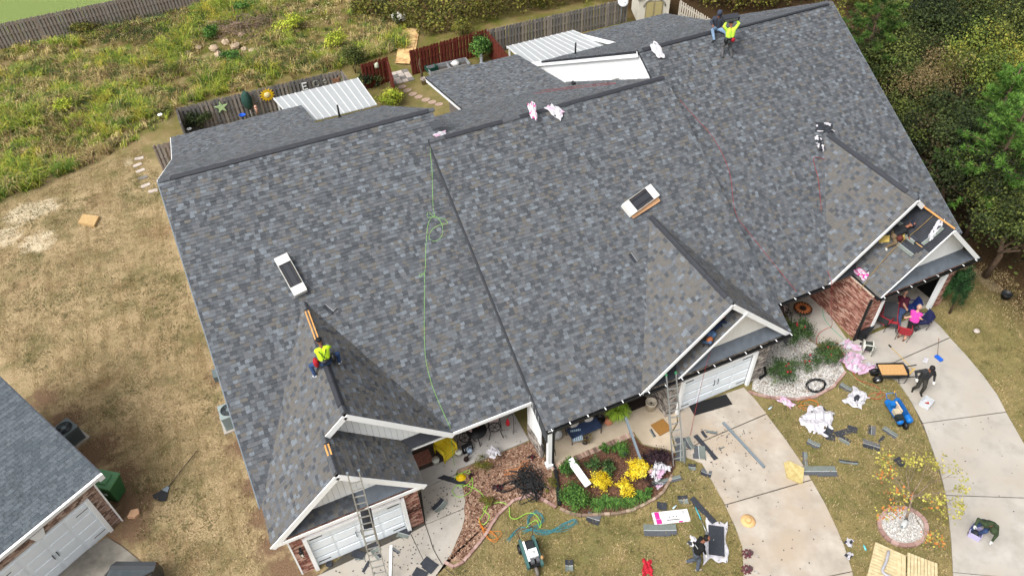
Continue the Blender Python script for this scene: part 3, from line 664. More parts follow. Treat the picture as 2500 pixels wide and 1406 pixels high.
for m in (m_nsh,m_nsh2): um.append(MB().add([(0,0,0),(1,0,0),(1,1,0),(0,1,0),(0,0,1),(1,0,1),(1,1,.1),(0,1,.1)],[(4,5,6,7),(0,1,5,4),(1,2,6,5),(3,0,4,7)]).mesh('shingle_tab',m))
bigN=MB(); cnt=0
for k in range(42):
    x=-(k%3)*.11
    while x<8.2:
        a=max(x,0); b_=x+.32
        p=O+ax*a+v*(k*.142); wd=b_-a-.007
        if wd>.05 and p.x>-11:
            if cnt<290 and (p-CAM).length<26.2:
                o=link('shingle',R.choice(um),rN); m=Matrix((ax*wd,v*.158,nn*.009)).transposed().to_4x4(); m.translation=p; o.matrix_basis=m; cnt+=1
            else:
                q=p+ax*wd; bigN.hexa([p,q,q+v*.158,p+v*.158,p+nn*.009,q+nn*.009,q+v*.158+nn*.001,p+v*.158+nn*.001],R.randrange(2))
        x+=.32
    k+=1
bigN.build('shingle_field',[m_nsh,m_nsh2],rN)['kind']='stuff'
MB().beam(N(-.3,-.16,2.86),N(9,-.16,2.86),.04,.2).beam(N(-.3,-.19,2.96),N(9,-.19,2.96),.1,.02).build('fascia_board',m_white,hN,True)
MB().box(N(-.28,-.1,2.82),(.2,.26,.24),rn).build('gutter_end',m_white,hN,True)
MB().beam(N(-.38,-.1,2.9),N(-.38,-.1,2.9)+v*9,.03,.14).build('rake_board',mat('dark_trim','#4a4d55',var=.05),hN,True)
wn=MB().box(N(4.5,4,1.4),(9,7.9,2.8),rn).build('brick_wall',m_mort,hN,True)
bk=plan_bricks(N(0,.05,0),ax,7.6,2.8,-ay,holes=((.55,3.95,0,2.15),))
lay_bricks(bk,wn,'tan')
MB().box(N(.0,.0,1.4),(.05,.1,2.8),rn).build('corner_trim',m_white,hN,True)
dn=MB().box(N(2.25,.02,1.08),(3.4,.05,2.15),rn).build('garage_door',m_door,hN,True)
for r_ in range(4):
    for c in range(4): MB().box(N(.55+3.4*(c+.5)/4,-.012,.05+2.1*(r_+.5)/4),(.7,.02,.38),rn).build('door_panel',m_door,dn,True)
for z in (.3,1.85):
    for a in (.6,3.45): MB().beam(N(a,-.02,z),N(a+.45,-.02,z),.015,.03).build('strap_hinge',m_black,dn,True)
for a in (2.17,2.33): MB().box(N(a,-.03,1.0),(.03,.05,.24),rn).build('handle',m_black,dn,True)
MB().beam(N(.48,-.03,2.2),N(.48,-.03,0),.14,.12,ay).build('door_jamb',m_white,hN,True); MB().hexa([N(2.05,-.04,2.2),N(2.35,-.04,2.2),N(2.35,.02,2.2),N(2.05,.02,2.2),N(1.95,-.04,2.55),N(2.45,-.04,2.55),N(2.45,.02,2.55),N(1.95,.02,2.55)]).build('keystone',m_white,hN,True)
# ================================================================ vegetation helpers
def lm(name,c,var=.25): return mat('leaf_'+name,c,rough=.75,var=var,scale=3,spec=.25)
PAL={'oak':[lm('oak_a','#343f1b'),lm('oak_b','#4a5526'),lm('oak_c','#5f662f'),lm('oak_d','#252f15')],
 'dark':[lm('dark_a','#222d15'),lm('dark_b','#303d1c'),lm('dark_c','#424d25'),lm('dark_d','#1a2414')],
 'olive':[lm('olive_a','#5b5f24'),lm('olive_b','#77762f'),lm('olive_c','#474d1e'),lm('olive_d','#6a5c30')],
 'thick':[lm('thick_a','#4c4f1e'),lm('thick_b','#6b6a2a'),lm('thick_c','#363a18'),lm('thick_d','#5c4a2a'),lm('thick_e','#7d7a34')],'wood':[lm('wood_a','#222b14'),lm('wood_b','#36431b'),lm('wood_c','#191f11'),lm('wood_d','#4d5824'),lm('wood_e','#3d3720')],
 'lite':[lm('lite_a','#4c5a24'),lm('lite_b','#6a772f'),lm('lite_c','#3a481d'),lm('lite_d','#8a8838')],'brown':[lm('brown_a','#6b5a3a'),lm('brown_b','#7d6d4a'),lm('brown_c','#5a5430'),lm('brown_d','#8a7a58')],
 'pine':[lm('pine_a','#476a28'),lm('pine_b','#5c8434'),lm('pine_c','#33501f'),lm('pine_d','#6f9540')],
 'pine2':[lm('pinedk_a','#3f5c26'),lm('pinedk_b','#50702d'),lm('pinedk_c','#2d451b'),lm('pinedk_d','#5f7d35')],
 'lime':[lm('lime_a','#8f9e2f'),lm('lime_b','#a9b53c'),lm('lime_c','#6f8328'),lm('lime_d','#c0c04a')],
 'green':[lm('green_a','#3a5c24'),lm('green_b','#4c722e'),lm('green_c','#2a461c'),lm('green_d','#5f843a')],
 'yellow':[lm('mum_a','#d8b91c'),lm('mum_b','#e8cf2c'),lm('mum_c','#c2a214'),lm('mum_d','#efdc50')],
 'purple':[lm('purple_a','#2c1f26'),lm('purple_b','#3d2a32'),lm('purple_c','#211a1e'),lm('purple_d','#4a363a')],
 'rose':[lm('rose_a','#2f4a22'),lm('rose_b','#3f5c2c'),lm('rose_c','#26391c'),lm('rose_d','#51693a')],
 'maple':[lm('maple_a','#a3984a'),lm('maple_b','#b3ab52'),lm('maple_c','#8f8f40'),lm('maple_d','#b5703a')],
 'field':[lm('field_a','#74882a'),lm('field_b','#97a03a'),lm('field_c','#54702a'),lm('field_d','#a89c3a'),lm('field_e','#a8946042'[:7]),lm('field_f','#7d6a48'),lm('field_g','#c0ac78'),lm('field_h','#4c5a2a')],
 'lawn':[lm('lawn_a','#9c8864'),lm('lawn_b','#b5a07a'),lm('lawn_c','#6f693f'),lm('lawn_d','#7b6a48'),lm('lawn_e','#55582e')],
 'straw':[lm('straw_a','#b3a078'),lm('straw_b','#8e7a58'),lm('straw_c','#70603f'),lm('straw_d','#c9b890')],
 'fern':[lm('fern_a','#7fa02e'),lm('fern_b','#95b53a'),lm('fern_c','#638526'),lm('fern_d','#a9c24c')]}
m_bark=mat('bark','#5a4a3c',rough=.95,var=.3,scale=9,bump=.6,bscale=20)
m_barkp=mat('pale_bark','#8a7a68',rough=.95,var=.2,scale=9)
def leaf_arr(pts,nrm,size,asp=.6,jit=.7):
    n=len(pts); a=NR.normal(size=(n,3)); nr=nrm+NR.normal(size=(n,3))*jit; nr/=np.linalg.norm(nr,axis=1)[:,None]+1e-9
    t=np.cross(nr,a); t/=np.linalg.norm(t,axis=1)[:,None]+1e-9; s=np.cross(nr,t)
    L=(size*NR.uniform(.6,1.35,n))[:,None]; t=t*L; s=s*L*asp
    V=np.stack([pts-t*.5,pts+s*.5-t*.02,pts+t*.5,pts-s*.5-t*.02],1).reshape(-1,3); F=np.arange(n*4).reshape(-1,4); return V,F
def crown_pts(c,r,n,clumps,spread=.28,shell=.55):
    c=np.array(c);r=np.array(r)
    d=NR.normal(size=(clumps,3)); d/=np.linalg.norm(d,axis=1)[:,None]; d[:,2]=np.where(d[:,2]<-.35,-d[:,2]*.6,d[:,2])
    k=d*(NR.uniform(shell,1.0,clumps)[:,None])
    idx=NR.integers(0,clumps,n); w=NR.uniform(.6,1.3,clumps)[idx]
    p=k[idx]+NR.normal(size=(n,3))*spread*w[:,None]*.6
    nr=p/(np.linalg.norm(p,axis=1)[:,None]+1e-6)+np.array([0,0,.5]); nr/=np.linalg.norm(nr,axis=1)[:,None]
    return c+p*r,nr,idx
def leaves(name,c,r,n,size,pal,parent=None,clumps=40,spread=.28,shell=.55,asp=.6,zmin=.02,world=False):
    P,nr,idx=crown_pts(c,r,n,clumps,spread,shell); P[:,2]=np.maximum(P[:,2],zmin+NR.uniform(0,.04,len(P)))
    V,F=leaf_arr(P,nr,size,asp); mi=(NR.integers(0,len(pal),clumps)[idx]+ (NR.random(len(P))<.35)*NR.integers(0,len(pal),len(P)))%len(pal)
    o=link(name,np_mesh(name,V,F,pal,mi),parent)
    if parent is not None and world: o.matrix_parent_inverse=parent.matrix_basis.inverted()
    return o
def bush(label,loc,r,n,size,pal,name='shrub',cat='shrub',group=None,clumps=None,spread=.3,shell=.5,asp=.6,stems=5):
    t=thing(name,label,cat,loc,0,group); b=MB()
    for k in range(stems):
        a=R.uniform(0,6.28); q=R.uniform(.3,.7); b.tube([(0,0,-.02),(math.cos(a)*r[0]*q*.4,math.sin(a)*r[1]*q*.4,r[2]*.7),(math.cos(a)*r[0]*q,math.sin(a)*r[1]*q,r[2]*1.3)],[.02,.013,.005],5)
    b.build('stem',m_bark,t)
    leaves('foliage',(0,0,r[2]),r,n,size,PAL[pal],t,clumps or max(8,int(n/60)),spread,shell,asp); return t
def limb(b,p,d,L,r,depth,tips):
    q=p+d*L; mid=p+d*L*.5+Vector((R.uniform(-1,1),R.uniform(-1,1),R.uniform(-.3,.6)))*L*.08
    b.tube([p,mid,q],[r,r*.8,r*.6],6 if r>.03 else 4)
    if depth==0: tips.append(q); return
    for k in range(R.choice((2,3))):
        nd=(d+Vector((R.uniform(-1,1),R.uniform(-1,1),R.uniform(-.35,.7)))*.75).normalized(); limb(b,q,nd,L*R.uniform(.6,.85),r*.55,depth-1,tips)
def tree(label,loc,h,r,pal,n=7000,size=.16,clumps=70,trunk=.16,group='trees of the woods beside the end house',name='tree'):
    t=thing(name,label,'tree',loc,R.uniform(0,6),group); b=MB(); tips=[]
    b.tube([(0,0,-.05),(R.uniform(-.15,.15),R.uniform(-.15,.15),h*.3),(R.uniform(-.2,.2),R.uniform(-.2,.2),h*.5)],[trunk,trunk*.8,trunk*.6],8)
    top=Vector((0,0,h*.5))
    for k in range(5): 
        a=k*1.256+R.uniform(-.3,.3); limb(b,top*R.uniform(.65,1),Vector((math.cos(a),math.sin(a),R.uniform(.4,1.2))).normalized(),h*.18,trunk*.5,2,tips)
    b.build('trunk',m_bark,t)
    leaves('crown',(0,0,h-r[2]),r,n,size,PAL[pal],t,clumps,.25,.3); return t
def pine(label,loc,h,rad,pal='pine',tiers=9,name='pine_tree'):
    t=thing(name,label,'tree',loc,R.uniform(0,6),'pine trees of the woods'); b=MB(); b.tube([(0,0,-.05),(.05,0,h*.5),(0,.05,h)],[.16,.11,.03],8)
    P=[];D=[]
    for i in range(tiers):
        z=h*(.35+.65*i/tiers); L=rad*(1-.72*i/tiers)*R.uniform(.85,1.1); k=6
        for j in range(k):
            a=6.283*j/k+i*.5+R.uniform(-.25,.25); d=Vector((math.cos(a),math.sin(a),R.uniform(.05,.4))).normalized(); p=Vector((0,0,z))
            b.tube([p,p+d*L*.5,p+d*L+Vector((0,0,.1*L))],[.035,.022,.01],4)
            for q in range(11):
                s=.3+.7*q/10; c=p+d*L*s+Vector((R.uniform(-.3,.3),R.uniform(-.3,.3),R.uniform(-.05,.2)))*L*.3*s
                P.append(c); D.append(d)
    P.append(Vector((0,0,h))); D.append(Vector((0,0,1)))
    b.build('trunk',m_bark,t)
    C=np.array([p[:] for p in P]); DD=np.array([d[:] for d in D]); m=40; N_=len(C)*m
    ctr=np.repeat(C,m,0); dr=NR.normal(size=(N_,3))+np.repeat(DD,m,0)*1.0+np.array([0,0,.5]); dr/=np.linalg.norm(dr,axis=1)[:,None]
    L=NR.uniform(.14,.3,N_)[:,None]; sd=np.cross(dr,NR.normal(size=(N_,3))); sd/=np.linalg.norm(sd,axis=1)[:,None]+1e-9
    base=ctr+dr*NR.uniform(0,.06,N_)[:,None]
    V=np.stack([base-sd*.013,base+sd*.013,base+dr*L],1).reshape(-1,3); mi=np.repeat(NR.integers(0,4,len(C)),m)
    link('crown',np_mesh('crown',V,np.arange(N_*3).reshape(-1,3),PAL[pal],mi),t); return t
def vnoise(P,s,seed):
    g=np.random.default_rng(seed).random((64,64)); x=(P[:,0]*s)%63; y=(P[:,1]*s)%63; i=x.astype(int); j=y.astype(int); fx=x-i; fy=y-j
    fx=fx*fx*(3-2*fx); fy=fy*fy*(3-2*fy)
    return (g[i,j]*(1-fx)*(1-fy)+g[i+1,j]*fx*(1-fy)+g[i,j+1]*(1-fx)*fy+g[i+1,j+1]*fx*fy)
def in_poly(P,poly):
    x,y=P[:,0],P[:,1]; c=np.zeros(len(P),bool); n=len(poly)
    for i in range(n):
        (x1,y1),(x2,y2)=poly[i],poly[(i+1)%n]
        c^=((y1>y)!=(y2>y))&(x<(x2-x1)*(y-y1)/((y2-y1) or 1e-9)+x1)
    return c
def scatter(poly,dens):
    a=np.array(poly); lo,hi=a.min(0),a.max(0); n=int((hi-lo).prod()*dens); P=NR.uniform(lo,hi,(n,2)); return P[in_poly(P,poly)]
def blades(name,P,nb,h,w,lean,pal,pick,spread=.1,kind='stuff',hj=.4,bias=0):
    """grass: nb curved blades per tuft"""
    n=len(P)*nb; B=np.repeat(P,nb,0)+NR.normal(size=(n,2))*spread; hh=np.repeat(h if np.ndim(h) else np.full(len(P),h),nb)*NR.uniform(1-hj,1+hj,n)
    a=NR.uniform(0,6.283,n); a=np.where(NR.random(n)<.55*(bias>0),np.repeat(NR.uniform(0,6.283,len(P)),nb)+NR.normal(size=n)*.5,a); le=NR.uniform(.2,1,n)*lean; dx,dy=np.cos(a)*hh*le,np.sin(a)*hh*le
    px,py=-np.sin(a)*w,np.cos(a)*w; z0=np.zeros(n)
    v0=np.stack([B[:,0]-px,B[:,1]-py,z0],1);v1=np.stack([B[:,0]+px,B[:,1]+py,z0],1)
    m0=np.stack([B[:,0]+dx*.35-px*.8,B[:,1]+dy*.35-py*.8,hh*.62],1);m1=np.stack([B[:,0]+dx*.35+px*.8,B[:,1]+dy*.35+py*.8,hh*.62],1)
    tp=np.stack([B[:,0]+dx,B[:,1]+dy,hh*np.clip(1.05-le*.5,.3,1)],1)
    V=np.stack([v0,v1,m0,m1,tp],1).reshape(-1,3); k=np.arange(n)*5
    F=np.concatenate([np.stack([k,k+1,k+3],1),np.stack([k,k+3,k+2],1),np.stack([k+2,k+3,k+4],1)]); mi=np.repeat(pick,nb); mi=np.where(NR.random(n)<.16,NR.integers(0,len(PAL[pal]),n),mi)
    o=link(name,np_mesh(name,V,F,PAL[pal],np.concatenate([mi,mi,mi]))); tag(o,kind=kind); return o
# ================================================================ tall weeds and grass
FIELD=[(-11.76,48.28),(-9.83,48.34),(-5.0,48.23),(2.66,49.1),(6.87,49.24),(11.64,49.55),(17.75,46.27),(19.79,40.81),(17.93,37.82),(17.27,34.51),(16.02,34.47),(13.55,34.4),(12.52,33.94),(6.52,34.08),(0.87,34.27),(-0.11,32.44),(-1.98,31.04),(-4.22,29.72),(-6.3,29.15),(-8.29,28.38),(-10.84,27.97)]
P=scatter(FIELD,13); g1=vnoise(P,.35,1); g2=vnoise(P,.8,2)
hgt=.3+.6*np.clip(g1*1.4-.2,0,1); g3=vnoise(P,.22,31); g4=vnoise(P,1.6,33); keep=NR.random(len(P))<np.where(g3>.66,.22,.5+.5*g2)
pick=np.where(g2>.58,NR.choice([4,5,6,7],len(P)),NR.integers(0,4,len(P))); pick=np.where((g1<.4)|(g3>.62),NR.choice([4,5,5,7,6],len(P)),pick); pick=np.where(g4>.7,NR.choice([0,1,2],len(P)),pick); pick=np.where(g4<.22,7,pick); hgt=np.where(g3>.62,hgt*.6,hgt)
P,hgt,pick=P[keep],hgt[keep],pick[keep]
blades('weeds',P,24,hgt,.015,1.3,'field',pick,.13,bias=1.1)
# lawn tufts
for k,(poly,d,tint) in enumerate((
 ([(-10.39,27.34),(-8.29,27.95),(-4.24,29.26),(-1.81,30.2),(-1.06,26.96),(-1.09,19.65),(-0.44,10.08),(-0.18,3.56),(0.03,0.64),(-0.38,-0.68),(-3.6,0.51),(-4.22,2.84),(-4.19,4.88),(-5.39,7.72),(-7.52,11.99),(-9.98,16.62)],46,0),
 ([(5.32,-3.15),(6.31,-3.08),(7.37,-2.55),(8.21,-1.97),(8.98,-1.7),(9.51,-1.8),(9.95,-2.33),(10.42,-2.76),(10.98,-3.33),(12.18,-3.83),(13.32,-3.97),(14.28,-3.82),(14.92,-3.35),(15.72,-2.71),(16.26,-3.38),(16.18,-4.25),(16.04,-5.18),(15.84,-6.14),(15.6,-6.85),(14.75,-8.15),(4.91,-3.5)],50,1),
 ([(20.05,-1.75),(20.68,-1.96),(21.52,-2.51),(22.41,-2.78),(23.39,-2.7),(24.44,-2.27),(25.51,-2.49),(26.02,-3.58),(25.8,-4.46),(25.35,-5.61),(24.77,-6.67),(24.27,-7.55),(23.65,-8.42),(23.04,-9.15),(22.38,-9.89),(21.11,-11.15),(18.13,-9.74),(18.93,-8.41),(19.19,-7.7),(19.49,-6.74),(19.69,-5.76),(19.84,-5.03),(20.0,-3.89)],50,1),
 ([(30.26,-1.11),(30.23,-1.95),(29.89,-3.79),(29.63,-4.88),(29.33,-5.86),(28.94,-6.68),(28.22,-8.07),(29.15,-8.41),(35.3,-3.46),(35.81,-0.31),(34.46,0.68),(31.63,-0.47)],40,1))):
    P=scatter(poly,d); g=vnoise(P,.5,7+k); g2=vnoise(P,1.7,17+k)
    pk=np.where(g+.3*g2>.78,NR.choice([2,4,3],len(P)),NR.choice([0,1,0,3],len(P)))
    if tint: pk=np.where(NR.random(len(P))<.25,NR.choice([2,4],len(P)),pk)
    blades('lawn_grass',P,7,.05+.035*g2,.009,1.4,'lawn',pk,.09)
# brush thicket along the back boundary: one mass
def thicket(name,poly,dens,hmax,pal,size,seed):
    P=scatter(poly,dens); g=vnoise(P,.45,seed); n=len(P); z=NR.random(n)**.6*hmax*(.35+.8*g); pts=np.column_stack([P,z+.05])
    nr=NR.normal(size=(n,3))*.5+np.array([0,0,1.]); V,F=leaf_arr(pts,nr,size); cl=(vnoise(P,1.3,seed+1)*len(PAL[pal])*1.2).astype(int)%len(PAL[pal])
    o=link(name,np_mesh(name,V,F,PAL[pal],np.where(NR.random(n)<.4,NR.integers(0,len(PAL[pal]),n),cl))); tag(o,kind='stuff'); return o
thicket('brush_undergrowth',[(15.04,41.7),(17.24,38.19),(18.88,35.46),(23.77,35.35),(35.72,35.02),(38.58,37.84),(31.9,44.4),(21.88,47.84),(17.38,47.4)],190,2.2,'thick',.2,3)
thicket('brush_undergrowth',[(34.79,35.35),(39.02,33.6),(39.49,28.73),(42.66,27.44),(49.26,26.93),(53.74,29.63),(51.87,36.59),(42.59,41.68),(36.19,39.13)],130,2.2,'thick',.22,9)
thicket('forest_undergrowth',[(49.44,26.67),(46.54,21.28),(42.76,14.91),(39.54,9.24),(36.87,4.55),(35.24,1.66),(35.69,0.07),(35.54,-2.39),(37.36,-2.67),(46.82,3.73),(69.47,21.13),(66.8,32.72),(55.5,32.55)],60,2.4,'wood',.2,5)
thicket('brush_undergrowth',[(-6.7,50.42),(1.68,48.79),(5.2,46.92),(5.95,43.76),(1.88,45.14),(-0.86,44.36),(-3.11,45.18),(-5.01,47.64)],110,.7,'dark',.1,6)
for k_,(poly,d_,h_,pal_,sz) in enumerate((([(-3.18,41.45),(-1.06,42.01),(1.29,40.11),(1.27,37.54),(-0.99,36.57),(-2.96,38.49)],90,.55,'brown',.09),([(-8.91,42.18),(-7.07,41.85),(-6.59,39.15),(-8.36,38.32),(-9.64,40.13)],80,.5,'straw',.08),([(2.38,46.81),(6.19,45.19),(8.0,41.54),(6.52,40.14),(3.43,43.2)],70,.4,'brown',.08),([(6.06,37.63),(11.01,38.5),(13.18,37.36),(10.78,35.18),(7.28,35.06)],90,.7,'oak',.1),([(-0.68,46.48),(3.54,46.2),(4.6,42.96),(1.52,42.05),(-0.67,43.19)],110,.6,'dark',.09),([(-7.62,34.67),(-5.18,35.02),(-4.05,32.86),(-5.79,31.23),(-7.63,32.16)],90,.6,'olive',.09),([(-5.31,38.5),(-3.27,37.74),(-2.93,34.97),(-4.7,34.78),(-5.87,37.04)],100,.6,'dark',.09),([(-9.84,37.95),(-8.36,38.32),(-7.86,35.85),(-9.29,35.0)],90,.7,'oak',.1),([(10.47,45.78),(13.99,45.18),(14.56,41.16),(11.49,40.46),(9.84,42.86)],70,.4,'straw',.08))): thicket('brush_undergrowth',poly,d_,h_,pal_,sz,40+k_)
# separate bushes of the rough ground
for (px,r,pal,lab) in (((7.46,46.13,0.0),(.55,.5,.5),'green','bright green sapling bush beside a stake in the rough field'),
 ((4.6,42.96,0.0),(.5,.4,.55),'green','blue green leafy weed above the boulder pile'),
 ((5.25,38.73,0.0),(.85,.6,.35),'green','low green bush in front of the boulder pile'),
 ((-5.88,36.76,0.0),(.8,.6,.5),'lime','yellow green bush in the middle of the weedy field'),
 ((-4.12,48.29,0.0),(1.2,.6,.5),'olive','arching yellow green shrub at the foot of the far fence'),
 ((21.55,34.79,0.0),(.9,.6,.7),'olive','olive bush behind the red stained fence'),
 ((10.45,41.38,0.0),(1.3,.8,.6),'lime','tall bright green weed clump right of the brush pile'),
 ((12.52,36.65,0.0),(.9,.7,.8),'lime','yellow green bush near the end of the grey fence')):
    bush(lab,px,r,1500,.12,pal,cat='bush')
bush('leafy shrub in the corner of the left back garden',(2.04,30.38,0.0),(1.0,.6,.75),2200,.11,'dark',cat='bush')
bush('loose grey green shrub beside the first red fence panel',(12.75,32.86,0.0),(.85,.7,1.1),2600,.1,'oak',cat='bush')
bush('dark shrub under the loose grey green shrub by the patio roof',(13.12,30.5,0.0),(.8,.6,.6),1400,.12,'dark',cat='bush')
bush('yellow green glossy shrub next to the left white patio roof',(13.6,27.51,0.0),(.8,.6,.6),2200,.11,'lime',cat='bush')
bush('climbing green vine bush in the corner of the red fence',(21.19,30.42,0.0),(.85,.6,1.0),2600,.12,'green',cat='bush')
w_=bush('white flowering wild shrub above the plywood sheet',(17.61,37.84,0.0),(.55,.5,.7),900,.1,'oak',cat='bush')
leaves('blossom',(0,0,.9),(.5,.45,.6),500,.09,[mat('blossom_white','#d9d8cc',var=.1)],w_,14,.2,.5)
for i,(p,h,r,pal,n,lab) in enumerate((
 ((38.8,11.48),7,(2.4,2.4,2.3),'oak',9000,'dense green tree at the edge of the woods beside the long roof edge'),
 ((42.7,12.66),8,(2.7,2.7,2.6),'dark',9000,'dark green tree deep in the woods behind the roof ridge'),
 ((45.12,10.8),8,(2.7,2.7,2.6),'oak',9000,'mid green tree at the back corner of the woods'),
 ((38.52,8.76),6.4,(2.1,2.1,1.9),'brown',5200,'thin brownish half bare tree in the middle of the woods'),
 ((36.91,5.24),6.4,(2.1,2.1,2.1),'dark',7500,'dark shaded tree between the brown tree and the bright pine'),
 ((42.1,6.92),7.5,(2.4,2.4,2.4),'lite',7500,'yellowish green tree behind the bright pine'),
 ((36.59,7.67),5.4,(1.7,1.7,1.9),'oak',6000,'low green tree next to the end of the long roof edge'),
 ((35.27,3.65),4.9,(1.8,1.8,1.8),'dark',6000,'low shady tree in front of the woods by the bare soil'),
 ((34.56,-0.54),5,(2.0,2.0,1.9),'oak',6000,'leafy tree at the outer corner of the woods'),
 ((41.74,18.28),7,(2.0,2.0,2.3),'olive',6000,'olive tree behind the top end of the roof ridge'),
 ((47.32,14.44),8,(2.8,2.8,2.7),'olive',7000,'autumn tinted tree at the top of the woods'),
 ((46.88,9.2),8,(2.8,2.8,2.7),'dark',6500,'dark tree at the outer edge of the woods'),
 ((42.71,14.83),7.5,(2.2,2.2,2.3),'oak',7000,'green tree between the ridge pine and the dark trees'),
 ((41.63,8.97),7,(2.2,2.2,2.2),'lite',7000,'light green tree in the heart of the woods'),
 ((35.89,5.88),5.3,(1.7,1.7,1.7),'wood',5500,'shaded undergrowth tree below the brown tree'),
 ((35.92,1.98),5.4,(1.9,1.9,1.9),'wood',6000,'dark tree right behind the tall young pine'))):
    tree(lab,(*p,0),h,r,pal,int(n*1.15),.13 if pal!='brown' else .085,clumps=42)
pine('bright green pine overhanging the top end of the roof edge',(*(37.67,12.76),0),8.6,2.7,'pine2')
pine('tall bright green young pine in the outer woods',(*(36.24,2.27),0),7.6,2.9,'pine',10)
pine('small light green pine above the tall young pine',(*(39.71,5.38),0),7.0,1.7,'pine')
# foundation conifer and garden shrubs
cj=thing('conifer_shrub','dark green leaning conifer shrub at the corner of the open garage','shrub',(31.17,-1.58,0.0))
MB().tube([(0,0,0),(.1,.1,1.0),(.25,.3,2.0)],[.06,.04,.01],6).build('stem',m_bark,cj)
Pn,nr,ix=crown_pts((.2,.3,1.25),(.45,.55,1.35),6500,70,.2,.4); V,F=leaf_arr(Pn,nr*.3+np.array([.1,.1,.2]),.13,.25); link('foliage',np_mesh('foliage',V,F,[lm('conif_a','#22401f'),lm('conif_b','#2f522a'),lm('conif_c','#1a3018')],NR.integers(0,3,70)[ix]),cj)
for p,r,n,s,pal,lab,nm,ct in (
 ((11.48,-1.4,0.0),(.38,.36,.32),1500,.07,'green','round deep green shrub under the white board in the porch bed','shrub','shrub'),
 ((11.07,-2.62,0.0),(.55,.62,.34),3000,.07,'green','largest bright green shrub at the front corner of the porch bed','shrub','shrub'),
 ((12.39,-1.63,0.0),(.3,.3,.24),800,.07,'rose','green shrub with fallen white scraps in the porch bed','shrub','shrub'),
 ((12.84,-2.09,0.0),(.32,.32,.25),800,.09,'rose','dark spiky shrub in the middle of the porch bed','shrub','shrub'),
 ((13.7,-1.54,0.0),(.34,.36,.28),1100,.07,'green','green shrub holding a fallen shingle near the porch border','shrub','shrub'),
 ((13.16,-1.12,0.0),(.22,.22,.18),500,.07,'green','small plant with red bloom beside the porch border','plant','plant'),
 ((12.26,-2.48,0.0),(.36,.38,.32),2200,.055,'yellow','left round bush of yellow chrysanthemums','flower_bush','flowers'),
 ((13.78,-2.66,0.0),(.44,.42,.36),3000,.055,'yellow','largest round bush of yellow chrysanthemums by the purple shrub','flower_bush','flowers'),
 ((12.93,-3.12,0.0),(.3,.4,.3),1900,.055,'yellow','lowest yellow chrysanthemum bush nearest the bed edge','flower_bush','flowers'),
 ((14.7,-2.53,0.0),(.62,.5,.24),3200,.06,'purple','dark purple leaved shrub between bed and walkway','shrub','shrub'),
 ((14.16,-3.08,0.0),(.34,.3,.2),900,.06,'purple','low purple shrub next to the torn white wrapper','shrub','shrub'),
 ((13.6,-3.56,0.0),(.28,.25,.14),350,.1,'green','begonia plants with red and green leaves near the bed edge','plant','plant'),
 ((8.51,0.22,0.0),(.42,.36,.25),900,.05,'olive','yellowish bush in the left mulch bed below the porch','shrub','shrub'),
 ((8.06,-1.24,0.0),(.35,.3,.16),700,.05,'olive','low olive bush in the mulch bed near the green hose','shrub','shrub'),
 ((10.51,-1.73,0.0),(.3,.3,.14),450,.05,'olive','sparse bush beside the black net pile','shrub','shrub'),
 ((23.64,0.13,0.0),(.85,.7,.6),3000,.07,'rose','rose bush with red blooms next to the garage downspout wall','rose_bush','shrub'),
 ((21.75,-1.29,0.0),(.75,.65,.5),2400,.07,'rose','rose bush in the white gravel nearest the lawn','rose_bush','shrub'),
 ((24.18,-1.38,0.0),(.7,.65,.5),2400,.07,'rose','rose bush at the hose end of the white gravel bed','rose_bush','shrub'),
 ((23.14,-1.21,0.0),(.7,.6,.35),900,.06,'rose','thin straggly rose bush in the centre of the gravel bed','rose_bush','shrub')):
    t=bush(lab,p,r,n,s,pal,nm,ct)
    if nm=='rose_bush':
        for k in range(4): MB().ball((R.uniform(-.3,.3),R.uniform(-.3,.3),r[2]*R.uniform(1.3,1.9)),.045,8).build('bloom',mat('bloom_red','#b8203a',var=.1),t)
# lily clumps along the front of the porch bed
for i,(p,lab) in enumerate((((11.69,-3.18,0.0),'leftmost strappy lily clump along the porch bed edge'),((12.06,-3.21,0.0),'second strappy lily clump along the porch bed edge'),((12.35,-3.46,0.0),'middle strappy lily clump along the porch bed edge'),((12.8,-3.6,0.0),'rightmost strappy lily clump along the porch bed edge'),((13.3,-3.6,0.0),'short lily clump next to the begonias'))):
    t=thing('lily_clump',lab,'plant',p,0,'lily clumps'); n=90; a=NR.uniform(0,6.28,n); L=NR.uniform(.25,.45,n); V=[];F=[]
    for k in range(n):
        c,s=math.cos(a[k]),math.sin(a[k]); w_=.012; b0=len(V); V+=[(-s*w_,c*w_,0),(s*w_,-c*w_,0),(c*L[k]*.5-s*w_,s*L[k]*.5+c*w_,.26),(c*L[k]*.5+s*w_,s*L[k]*.5-c*w_,.26),(c*L[k],s*L[k],.1)]; F+=[(b0,b0+1,b0+3),(b0,b0+3,b0+2),(b0+2,b0+3,b0+4)]
    link('leaf_tuft',np_mesh('leaf_tuft',V,F,PAL['green'],NR.integers(0,4,len(F))),t)
